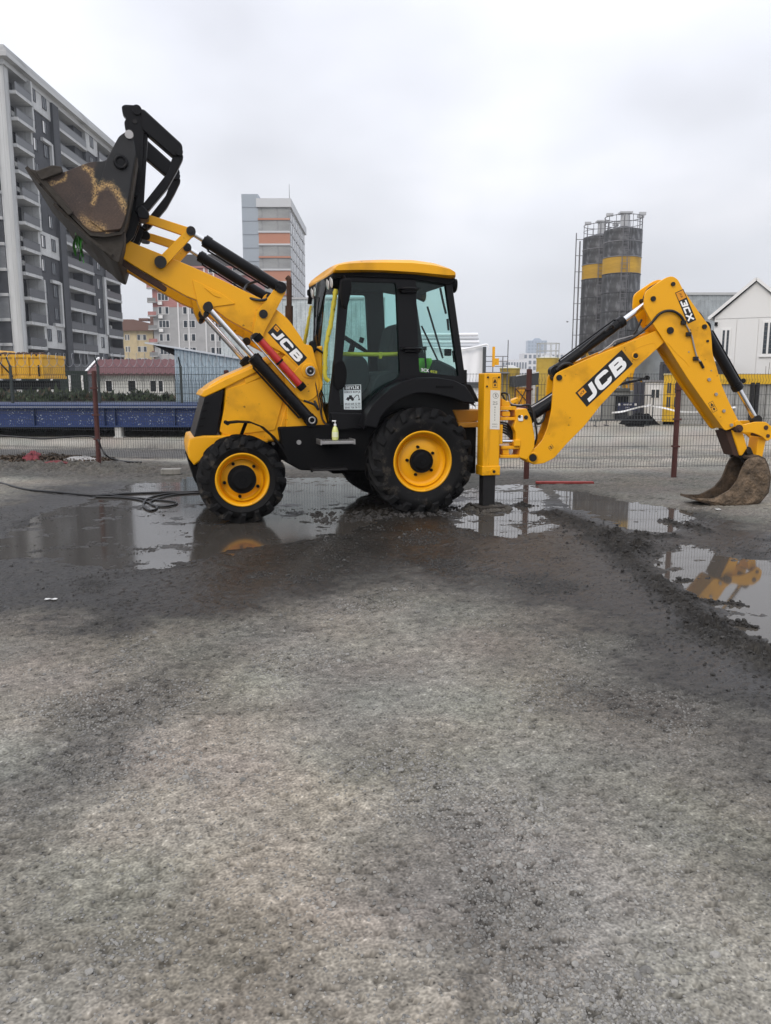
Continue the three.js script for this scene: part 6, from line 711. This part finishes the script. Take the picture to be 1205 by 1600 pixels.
// far buildings
function tower(u0, u1, v, D, label, mat, pane, cols, rows, roof) { const a = atD(u0, u1, v, D), t = thing('distant_building', label, 'building', [a[0], 0, -D]), w = a[1] - a[0], H = a[2]; P('wall', box(0, w, 0, H, -w * 0.6, 0), mat, t); if (roof) P('roof', ext(roof.map(p => [p[0] * w, H + p[1] * w]), -0.1 * w, -w * 0.5, 0), mat, t); const ph = Math.min(H - 1, rows * 3.4); for (let j = 0; j < rows; j++) for (let i = 0; i < cols; i++) P('window', box(w * (i + 0.22) / cols, w * (i + 0.78) / cols, H - (j + 0.85) * ph / rows, H - (j + 0.25) * ph / rows, 0.0, 0.12), pane, t); return t; }
const atD = (x0, x1, y, D) => [x0, x1, y];
{ const pale = std(0.66, 0.67, 0.70, 0.7), glassy = std(0.36, 0.42, 0.50, 0.3), bluegrey = std(0.33, 0.37, 0.42, 0.7), wp = std(0.20, 0.23, 0.27, 0.2);
  const q = (arr, D, ...r) => { const [a, b] = arr; return tower(a[0], b[0], a[1], D, ...r); };
  q([[37.888, 8.358], [45.972, 8.765]], 260, 'long white office block with grey strip windows behind the yellow tanks', pale, wp, 9, 2);
  q([[51.554, 11.747], [66.855, 11.981]], 300, 'white apartment block with dark windows behind the taller yellow tank', pale, wp, 9, 5);
  q([[123.874, 36.197], [140.576, 36.197]], 700, 'pale blue glass tower with a stepped top above the yellow tanks', glassy, std(0.30, 0.36, 0.44, 0.2), 6, 12, [[0.25, 0], [0.75, 0], [0.62, 0.12], [0.38, 0.12]]);
  q([[206.143, 21.55], [214.959, 21.55]], 650, 'narrow pale blue high-rise seen left of the dipper through the arch of the arm', bluegrey, wp, 3, 10);
  q([[233.445, 18.146], [242.951, 18.146]], 700, 'lower pale blue block right of the narrow high-rise', glassy, wp, 3, 8); }
// white prefabricated house with gable roof
{ const a = [[15.501, 5.814], [13.607, 4.202], [13.828, 4.123]], X = a[0][0], yA = a[0][1], xe = (a[1][0] - X) / 1.08, ye = a[1][1] + 0.08, xw = (a[2][0] - X) / 1.08, t = thing('prefab_house', 'white prefabricated panel house with a gable roof at the right edge', 'house', [X, 0, -34], -31), pw = std(0.68, 0.68, 0.67, 0.7), tr = std(0.7, 0.7, 0.69, 0.5), wR = -xw;
  P('wall', [ext([[xw, 0], [wR, 0], [wR, ye], [0, yA - 0.12], [xw, ye]], -0.02, -9, 0)], pw, t);
  const xs = [xw, xw + 0.9, xw + 1.75, xw + 2.6, 0.9, wR]; for (let i = 0; i < xs.length - 1; i++) { const x0 = Math.max(xw, xs[i]) + 0.012, x1 = xs[i + 1] - 0.012, y1 = ye - 0.1; P('panel', box(x0, x1, 0.3, y1, -0.02, 0.012, 0.004), pw, t); } P('panel', ext([[xw + 0.05, ye - 0.06], [wR - 0.05, ye - 0.06], [0, yA - 0.16]], 0.012, -0.02, 0.004), pw, t);
  P('roof', [ext([[xe, ye - 0.03], [0, yA - 0.05], [0, yA + 0.03], [xe, ye + 0.05]], 0.14, -9.3, 0)], std(0.55, 0.55, 0.56, 0.6, { map: zincTex }), t); P('roof', [ext([[-xe, ye - 0.03], [0, yA - 0.05], [0, yA + 0.03], [-xe, ye + 0.05]], 0.14, -9.3, 0)], std(0.55, 0.55, 0.56, 0.6, { map: zincTex }), t);
  P('fascia', [bar([xe, ye - 0.02, 0.15], [0, yA - 0.02, 0.15], 0.12, 0.03), bar([-xe, ye - 0.02, 0.15], [0, yA - 0.02, 0.15], 0.12, 0.03)], tr, t); P('gutter', cyl([xe + 0.03, ye - 0.02, 0.3], [xe + 0.03, ye - 0.02, -9], 0.07, 0.07, 8), tr, t); P('eaves_lamp', box(xw + 0.02, xw + 0.14, ye - 0.35, ye - 0.2, 0.0, 0.1), M.matBlack, t);
  const wn = [[14.15, 2.59], [14.58, 3.782], [15.883, 2.644], [16.417, 4.071]]; for (const [u0, u1, b, tp] of [[(wn[0][0] - X) / 1.08, (wn[1][0] - X) / 1.08, wn[0][1] - 0.03, wn[1][1] + 0.03], [(wn[2][0] - X) / 1.08, (wn[3][0] - X) / 1.08, wn[2][1], wn[3][1]]]) { const w = P('window', box(u0, u1, b, tp, 0.0, 0.05, 0.01), tr, t), m = (u0 + u1) / 2; for (const [x0, x1] of [[u0 + 0.07, m - 0.04], [m + 0.04, u1 - 0.07]]) { P('pane', box(x0, x1, b + 0.08, tp - 0.08, 0.051, 0.058), winPane, w); for (let k = 1; k < 7; k++) P('blind_slat', box(x0 + 0.02, x1 - 0.02, b + 0.1 + k * (tp - b) / 8, b + 0.13 + k * (tp - b) / 8, 0.059, 0.064), std(0.09, 0.09, 0.09, 0.7), w); } P('sill', box(u0 - 0.05, u1 + 0.05, b - 0.06, b, 0.012, 0.09), tr, w); } }
{ const a = [[22.01, 7.85], [25.792, 7.85]], t = thing('warehouse_hall', 'pale grey ribbed metal hall behind the prefabricated house', 'hall', [a[0][0], 0, -60]), w = a[1][0] - a[0][0] + 8, H = a[0][1], m = std(0.52, 0.53, 0.53, 0.6, { map: zincTex }); for (let i = 0; i < 4; i++) { const g = corrugated(w / 4, H, H, 0.3, 0.05); g.translate(i * w / 4, 0, 0); P('sheet', g, m, t); } P('roof_edge', box(-0.1, w, H, H + 0.18, -15, 0.12), std(0.42, 0.43, 0.43, 0.6), t); P('side_wall', box(0, 0.1, 0, H, -15, -0.02), m, t); }
// yellow and grey site container with a glazed end, wall to the right
{ const a = [[10.126, 0.026], [10.666, 0.026], [10.022, 1.829], [14.138, 1.485]], X = a[0][0], w = a[1][0] - X, H = a[2][1], hb = a[3][1], t = thing('site_kiosk', 'yellow site kiosk with four dark glazed panels standing beyond the fence', 'kiosk', [X, 0, -29], -19), ym = std(0.60, 0.36, 0.01, 0.5, { map: grimeTex });
  P('body', [box(0, w, 0.12, H, -2.4, 0, 0.02)], ym, t); P('skid', box(0.05, w - 0.05, 0, 0.12, -2.2, -0.1), M.matBlack, t); P('roof_cap', box(-0.03, w + 0.03, H - 0.02, H + 0.03, -2.43, 0.03, 0.01), std(0.6, 0.5, 0.25, 0.5), t);
  for (const [y0, y1] of [[0.62, 1.05], [1.12, 1.55]]) for (const k of [0, 1]) { const x0 = 0.09 + k * w * 0.48, g = P('window', box(x0, x0 + w * 0.36, y0 - 0.0, y1, 0.0, 0.025), ym, t); P('pane', box(x0 + 0.03, x0 + w * 0.36 - 0.03, y0 + 0.03, y1 - 0.03, 0.026, 0.03), winPane, g); P('glazing_bar', box(x0 + w * 0.17, x0 + w * 0.19, y0 + 0.03, y1 - 0.03, 0.031, 0.035), ym, g); }
  const f = thing('concrete_wall', 'grey concrete wall topped by a bright yellow beam below the white house', 'wall', [X, 0, -29.6]), W = 7.5, gm = std(0.42, 0.42, 0.415, 0.85, { map: concreteTex }); for (let i = 0; i < 6; i++) P('panel', box(w + 0.05 + i * 1.15, w + 0.05 + (i + 1) * 1.15 - 0.03, 0, hb - 0.02, -0.16, 0.01 * (i % 2), 0.01), gm, f); P('beam', box(w, W, hb - 0.01, H + 0.02, -0.3, 0.1, 0.01), ym, f); P('loudspeaker', cyl([[13.167, 1.577][0] - X, [13.165, 1.6][1], 0.1], [[13.167, 1.577][0] - X, [13.165, 1.6][1], 0.25], 0.07, 0.09, 14), M.matBlack, f); for (const u of [[13.579, 1.485][0], [13.765, 1.485][0]]) P('post', box(u - X - 0.06, u - X + 0.06, 0, hb + 0.05, 0.05, 0.17, 0.01), M.darkSteel, f);
  P('rebar', Array.from({ length: 7 }, (_, i) => cyl([4.0 + i * 0.1, H, -0.1], [4.0 + i * 0.1 + rr(-0.03, 0.03), H + rr(0.25, 0.45), -0.1], 0.008, 0.008, 4)), M.rust, f, 'stuff');
  const dk = thing('stacked_container', 'dark ribbed shipping container stacked behind the yellow kiosk', 'container', [[11.323, 2.354][0], 0, -33], -20); { const H1 = [11.323, 2.354][1], h0 = [11.374, 1.469][1], g = corrugated(2.6, H1 - 2.3 + 2.3 - h0, H1 - h0, 0.22, 0.05); g.translate(0, h0, 0); P('sheet', g, std(0.035, 0.035, 0.042, 0.6), dk); P('frame', [box(0, 2.6, H1 - 0.1, H1 + 0.02, -5, 0.07), box(-0.02, 0.1, 0, H1 - 0.1, -5, 0.07), box(2.5, 2.6, 0, H1 - 0.1, -5, 0.07)], std(0.04, 0.04, 0.046, 0.6), dk); P('back_wall', box(0.1, 2.5, 0, H1 - 0.1, -5, -0.05), std(0.05, 0.05, 0.055, 0.7), dk); }
  const wc = [[10.383, 1.549], [11.076, 1.549]], c = thing('white_cabin', 'small white site cabin with a two pane window left of the yellow kiosk', 'cabin', [wc[0][0], 0, -32], -17), cw = wc[1][0] - wc[0][0] + 0.2, ch = wc[0][1]; P('wall', box(0, cw, 0, ch, -2.4, 0, 0.01), std(0.68, 0.69, 0.70, 0.7), c); P('roof_edge', box(-0.05, cw, ch, ch + 0.08, -2.4, 0.06), std(0.2, 0.2, 0.21, 0.6), c); { const g = P('window', box(0.26, 0.62, 0.9, 1.28, 0.0, 0.03), M.white, c); PS('pane', [box(0.29, 0.425, 0.93, 1.25, 0.031, 0.036), box(0.455, 0.59, 0.93, 1.25, 0.031, 0.036)], winPane, g); }
  const cc = [[9.947, 1.549], [10.357, 1.549]], d = thing('dark_container', 'dark blue grey ribbed container between the concrete bunker and the white cabin', 'container', [cc[0][0], 0, -31.9], -17); { const g = corrugated(cc[1][0] - cc[0][0], cc[0][1], cc[0][1], 0.2, 0.05); P('sheet', g, std(0.035, 0.038, 0.055, 0.6), d); P('body', box(0, cc[1][0] - cc[0][0], 0, cc[0][1] - 0.02, -3, -0.03), std(0.035, 0.038, 0.055, 0.6), d); }
  const kb = [[8.951, 1.181], [10.277, 1.181]], k = thing('concrete_bunker', 'low grey concrete bunker with a dark opening behind the crowd barriers', 'bunker', [kb[0][0], 0, -33], -16), kw = kb[1][0] - kb[0][0], kh = kb[0][1]; P('wall', [box(0, kw * 0.43, 0, kh, -3, 0), box(kw * 0.82, kw, 0, kh, -3, 0), box(kw * 0.43, kw * 0.82, kh - 0.2, kh, -3, 0), box(kw * 0.43, kw * 0.82, 0, kh - 0.2, -3, -1.5)], std(0.28, 0.285, 0.28, 0.85, { map: concreteTex }), k); P('door', box(kw * 0.43, kw * 0.82, 0, kh - 0.21, -0.5, -0.4), std(0.02, 0.023, 0.03, 0.6), k); P('lintel', box(kw * 0.35, kw * 0.85, kh, kh + 0.12, -0.5, 0.1), std(0.07, 0.075, 0.07, 0.7), k);
  const bn = [[9.077, 0.762], [9.819, 0.44]]; const bt = canvasTex(512, 192, (c, w, h) => { c.fillStyle = '#242b47'; c.fillRect(0, 0, w, h); c.fillStyle = '#e4e6ea'; c.fillRect(14, 20, 56, 56); c.fillRect(442, 20, 56, 56); c.font = 'bold 54px sans-serif'; c.textAlign = 'center'; c.fillText('EMNİYET', w / 2, 70, 340); c.font = '34px sans-serif'; c.fillText('ŞANTİYE', w / 2, 130); }); const b = thing('site_banner', 'dark blue banner with white lettering hung before the bunker opening', 'banner', [bn[0][0], 0, -31]); P('cloth', [box(0, bn[1][0] - bn[0][0], bn[1][1], bn[0][1], -0.01, 0)], new THREE.MeshStandardMaterial({ map: bt, roughness: 0.7 }), b); PS('pole', [cyl([0, 0, -0.03], [0, bn[0][1], -0.03], 0.015, 0.015, 6), cyl([bn[1][0] - bn[0][0], 0, -0.03], [bn[1][0] - bn[0][0], bn[0][1], -0.03], 0.015, 0.015, 6)], M.darkSteel, b);
  // conveyor with yellow frame and a dark hopper wheel, bare tree
  const cv = [[10.78, 1.101], [11.965, 1.746]], v = thing('conveyor_frame', 'yellow and grey conveyor machinery standing above the bunker', 'machinery', [cv[0][0], 0, -37]), vw = cv[1][0] - cv[0][0]; P('belt', [bar([-0.3, cv[0][1] + 0.25, 0], [vw + 0.2, cv[1][1], 0], 0.1, 0.5)], M.darkSteel, v); PS('leg', [0, 0.35, 0.7, 1.0].map((x, i) => bar([x + (i % 2) * 0.15, 0, 0.2], [x, cv[0][1] + 0.2 + x * 0.4, 0.2], 0.07, 0.07)), M.yellow, v); P('hopper', ext([[0.25, 1.7], [0.6, 1.7], [0.75, 2.3], [0.15, 2.3]], 0.2, -0.4, 0.02), M.yellow, v); const wl = [11.951, 1.715]; const wt = new THREE.TorusGeometry(0.085, 0.05, 8, 20); wt.translate(wl[0] - cv[0][0], wl[1], 0.5); P('drum_wheel', wt, M.rubber, v); PS('wheel_arm', [bar([wl[0] - cv[0][0] - 0.9, wl[1] + 0.02, 0.45], [wl[0] - cv[0][0], wl[1], 0.45], 0.05, 0.05), bar([wl[0] - cv[0][0], 0, 0.42], [wl[0] - cv[0][0], wl[1], 0.42], 0.06, 0.06)], M.darkSteel, v);
  const tp = [26.518, 1.79], tr = thing('bare_tree', 'bare grey leafless tree far behind the site cabins', 'tree', [tp[0], 0, -80]); P('trunk', cyl([0, 0, 0], [0.05, 1.6, 0], 0.1, 0.06, 8), M.rust, tr); const br = []; const grow = (p, d, L, r, n) => { const e = p.clone().addScaledVector(d, L); br.push(cyl(p.toArray(), e.toArray(), r, r * 0.65, 4)); if (n) for (let i = 0; i < 4; i++) grow(p.clone().lerp(e, rr(0.5, 1)), d.clone().add(V(rr(-0.8, 0.8), rr(-0.1, 0.5), rr(-0.8, 0.8))).normalize(), L * rr(0.6, 0.8), r * 0.62, n - 1); }; grow(V(0.05, 1.2, 0), V(0, 1, 0), 0.9, 0.05, 4); P('crown', br, std(0.10, 0.09, 0.085, 0.9), tr); }
// crowd barriers
function barrier(label) { const t = thing('crowd_barrier', label, 'barrier', [0, 0, 0], 0, 'steel crowd barriers'), W = 2.1, m = std(0.055, 0.06, 0.065, 0.45, { metalness: 0.5 }); P('frame', [tube([[0, 0.18, 0], [0, 0.6, 0], [0, 0.98, 0], [0.05, 1.06, 0], [0.14, 1.09, 0], [W / 2, 1.09, 0], [W - 0.14, 1.09, 0], [W - 0.05, 1.06, 0], [W, 0.98, 0], [W, 0.6, 0], [W, 0.18, 0]], 0.021, 90, 8, 0.2), cyl([0, 0.2, 0], [W, 0.2, 0], 0.018, 0.018, 8)], m, t); for (let i = 1; i < 17; i++) P('bar', cyl([i * W / 17, 0.2, 0], [i * W / 17, 1.08, 0], 0.009, 0.009, 6), m, t); for (const x of [0.22, W - 0.22]) P('foot', [cyl([x, 0.2, 0], [x, 0.02, 0], 0.016, 0.016, 6), bar([x, 0.02, -0.28], [x, 0.02, 0.28], 0.05, 0.02)], m, t); return t; }
{ const b1 = barrier('steel crowd barrier with vertical bars seen through the arch of the arm'), p = [7.763, 0.007], q = [9.608, 0.007]; b1.position.set(p[0], 0, -28.5); b1.scale.x = (q[0] - p[0]) / 2.1;
  const b2 = b1.clone(); b2.name = numbered('crowd_barrier'); b2.userData.label = 'steel crowd barrier standing left of the other one, partly behind the boom'; b2.position.set(p[0] - 1.95, 0, -28.3); b2.rotation.y = -0.12; scene.add(b2);
  const c = [[8.512, -0.01], [9.079, -0.01]], k = thing('rubber_block', 'black rubber ballast block lying at the foot of the crowd barrier', 'block', [(c[0][0] + c[1][0]) / 2, 0, -27.9]); P('block', [box(-0.3, 0.3, 0, 0.14, -0.15, 0.15, 0.03), box(-0.22, 0.22, 0.13, 0.16, -0.1, 0.1, 0.01)], M.matBlack, k);
  const tp = [[8.099, 0.473], [8.508, 0.519], [9.116, 0.677], [9.477, 0.745]].map((e, i) => [e[0], e[1], -28.4]), t2 = [[9.479, 0.722], [9.986, 0.632], [10.495, 0.519], [11.363, 0.519], [12.493, 0.677]].map(e => [e[0], e[1], -28.3]); const wt = new THREE.MeshStandardMaterial({ color: L3(0.75, 0.75, 0.74), roughness: 0.6, side: THREE.DoubleSide });
  const ribbon = pts => { const cv = new THREE.CatmullRomCurve3(pts.map(e => V(...e))); return grid(40, 1, (u, v) => { const e = cv.getPoint(u); return [e.x, e.y + (v - 0.5) * 0.06, e.z + 0.03 * Math.sin(u * 9 + v)]; }); };
  const o = thing('barrier_tape', 'white plastic tape sagging from the crowd barrier across the yard', 'tape', [0, 0, 0]); PS('tape', [ribbon(tp), ribbon(t2)], wt, o);
  const s = [[9.58, 0.562], [10.012, 0.376]]; const hp = thing('dark_tarpaulin', 'dark crumpled tarpaulin heap in front of the white cabin', 'tarpaulin', [s[0][0], 0, -29.4]); P('cloth', grid(20, 10, (u, v) => [-0.8 + u * 1.3, (0.45 + 0.1 * noise(u * 5, v * 3)) * Math.sin(Math.PI * u) ** 0.6 * Math.sin(Math.PI * v) ** 0.7, (v - 0.5) * 0.9 + 0.06 * noise(u * 6, v * 6)]), M.matBlack, hp); }
// ground level odds and ends
{ const g = (p, y = 0) => [p[0], y, p[1]], cab = (pts, r, label, name = 'cable') => tag(P(name, tube(pts, r, 160, 6), M.hose, scene), label, 'cable');
  const lay = pts => pts.map(p => [p[0], Math.max(soil(p[0], p[1])[0], WATER) + 0.014, p[1]]);
  cab(lay([[-7.31, -13.493], [-6.07, -12.296], [-5.336, -11.562], [-4.697, -11.161], [-4.078, -10.97], [-3.71, -11.226], [-3.286, -11.358], [-2.836, -11.425], [-2.585, -11.562]]), 0.017, 'thick black cable running along the wet ground from the left edge to the front wheel');
  cab(lay([[-4.055, -10.908], [-3.676, -10.847], [-3.336, -10.608], [-2.959, -10.053], [-2.943, -9.747], [-3.148, -10.106], [-3.284, -10.786], [-3.138, -11.226], [-2.711, -11.291]]), 0.013, 'thin black hose with a loose loop lying in the puddle by the front wheel', 'hose');
  cab(lay([[-4.032, -11.097], [-3.607, -10.908], [-3.178, -10.667], [-2.811, -10.435], [-2.78, -10.159], [-2.917, -10.053], [-3.105, -10.268], [-3.161, -10.608], [-3.03, -11.097], [-2.634, -11.358]]), 0.011, 'second black hose coiled flat beside the looped one', 'hose');
  const F = (u, v) => [u, v, 0];
  cab([...[[-7.698, 0.575], [-7.452, 0.563], [-6.96, 0.526], [-6.591, 0.501], [-6.218, 0.526], [-5.845, 0.551], [-5.623, 0.538]].map(p => [p[0], p[1], -15.25 + 0.035 * (p[0] + 9)]), ...[[-5.413, 0.495], [-5.361, 0.337], [-5.26, 0.19]].map(p => [p[0], p[1], -14.86]), ...lay([[-5.332, -15.66], [-4.96, -15.292], [-4.748, -15.292]])], 0.018, 'black cable hanging along the wire fence and dropping beside the left post');
  { const b = [-3.716, -13.587], t = tag(P('kerb_block', (() => { const q = box(-0.17, 0.17, 0, 0.1, -0.09, 0.09, 0.015); q.rotateY(0.15); q.translate(b[0], 0.0, b[1]); return q; })(), std(0.30, 0.29, 0.27, 0.9, { map: concreteTex }), scene), 'grey concrete block lying on the mud left of the front wheel', 'block'); }
  { const b = [[2.373, -12.296], [3.28, -12.375]], L = b[1][0] - b[0][0]; tag(P('red_plank', (() => { const q = box(0, L, 0, 0.035, -0.05, 0.05, 0.008); q.rotateY(-0.02); q.translate(b[0][0], 0.0, (b[0][1] + b[1][1]) / 2); return q; })(), std(0.36, 0.05, 0.045, 0.7, { map: concreteTex }), scene), 'faded red plank lying on the ground below the boom', 'plank'); }
  // litter heap by the left post
  const h = [-6.737, -15.66], hp = tag((() => { const N = 2600, bl = new THREE.BufferGeometry(); bl.setAttribute('position', new THREE.Float32BufferAttribute([-0.5, 0, 0, 0.5, 0.1, 0, 0.1, 0.2, 0.6], 3)); bl.computeVertexNormals(); const im = new THREE.InstancedMesh(bl, std(1, 1, 1, 0.9, { side: THREE.DoubleSide }), N), m = new THREE.Matrix4(), q = new THREE.Quaternion(), e = new THREE.Euler(); for (let i = 0; i < N; i++) { const a = rr(0, 6.28), r = Math.sqrt(rand()), x = h[0] + 1.5 * r * Math.cos(a) - 0.2, z = h[1] + 0.5 * r * Math.sin(a) - 0.1, s = rr(0.03, 0.09); m.compose(V(x, 0.02 + 0.16 * (1 - r) * rand() + rr(0, 0.03), z), q.setFromEuler(e.set(rr(-1, 1), rr(0, 6), rr(-1, 1))), V(s, s, s)); im.setMatrixAt(i, m); const k = rr(0.5, 1.2); im.setColorAt(i, L3(0.085 * k, 0.06 * k, 0.04 * k)); } im.name = 'leaf_litter'; im.userData.kind = 'stuff'; im.castShadow = true; scene.add(im); return im; })(), 'brown heap of dead leaves and twigs at the foot of the wire fence', 'leaf litter');
  const rag = (name, u, v, w, d, hh, col, label, cat) => { const p = [1.643, 3.666].length ? [u, v] : 0; const o = grid(26, 16, (a, b) => { const x = (a - 0.5) * w, z = (b - 0.5) * d, e = Math.max(0, 1 - 4 * ((a - 0.5) ** 2 + (b - 0.5) ** 2)); return [u + x + 0.05 * noise(a * 5, b * 5 + u), 0.015 + hh * e * (0.6 + 0.7 * Math.abs(fbm(a * 5 + u, b * 5, 3))) + 0.02, v + z + 0.05 * noise(b * 5, a * 5 + v)]; }); return tag(P(name, o, std(...col, 0.75, { side: THREE.DoubleSide }), scene), label, cat); };
  const r1 = [-6.993, -15.66], r2 = [-6.322, -15.057], r3 = [-6.089, -15.535]; rag('red_sack', r1[0], r1[1] + 0.1, 0.42, 0.35, 0.26, [0.20, 0.03, 0.04], 'crumpled red plastic sack on the leaf heap by the fence', 'sack'); rag('red_cloth', r2[0], r2[1], 0.6, 0.3, 0.08, [0.13, 0.018, 0.02], 'flat dark red cloth lying right of the red sack', 'cloth'); rag('grey_sheet', r3[0], r3[1] - 0.1, 0.8, 0.4, 0.12, [0.32, 0.31, 0.30], 'crumpled pale grey plastic sheet lying left of the fence post', 'sheet');
  const w = [-2.471, -5.63]; tag(P('paper_scrap', grid(4, 3, (a, b) => [w[0] + (a - 0.5) * 0.09, soil(w[0], w[1])[0] + 0.012 + 0.006 * noise(a * 3, b * 3), w[1] + (b - 0.5) * 0.03]), std(0.6, 0.6, 0.58, 0.8, { side: THREE.DoubleSide }), scene), 'tiny white paper scrap lying on the dirt at the left', 'litter');
  const w2 = [4.172, -9.747]; tag(P('paper_scrap', grid(4, 3, (a, b) => [w2[0] + (a - 0.5) * 0.06, soil(w2[0], w2[1])[0] + 0.014 + 0.006 * noise(a * 3, b * 3), w2[1] + (b - 0.5) * 0.06]), std(0.6, 0.6, 0.58, 0.8, { side: THREE.DoubleSide }), scene), 'tiny white paper scrap lying before the excavator bucket', 'litter');
  const bd = [20.252, 8.071], t = thing('bird', 'small dark bird gliding in the grey sky left of the silos', 'bird', [bd[0], bd[1], -90]), bm = std(0.12, 0.12, 0.13, 0.8); P('body', (() => { const q = new THREE.SphereGeometry(0.06, 10, 8); q.scale(2.2, 0.8, 0.8); return q; })(), bm, t); for (const s of [-1, 1]) P('wing', grid(6, 2, (u, v) => [0.03 + (v - 0.5) * 0.12 * (1 - u * 0.7) - s * 0.22 * u, 0.02 + 0.07 * Math.sin(u * 2.6), s * 0.34 * u]), bm, t); P('tail', grid(1, 1, (u, v) => [0.12 + u * 0.1, 0, (v - 0.5) * 0.08]), bm, t); }

renderer.render(scene, camera);
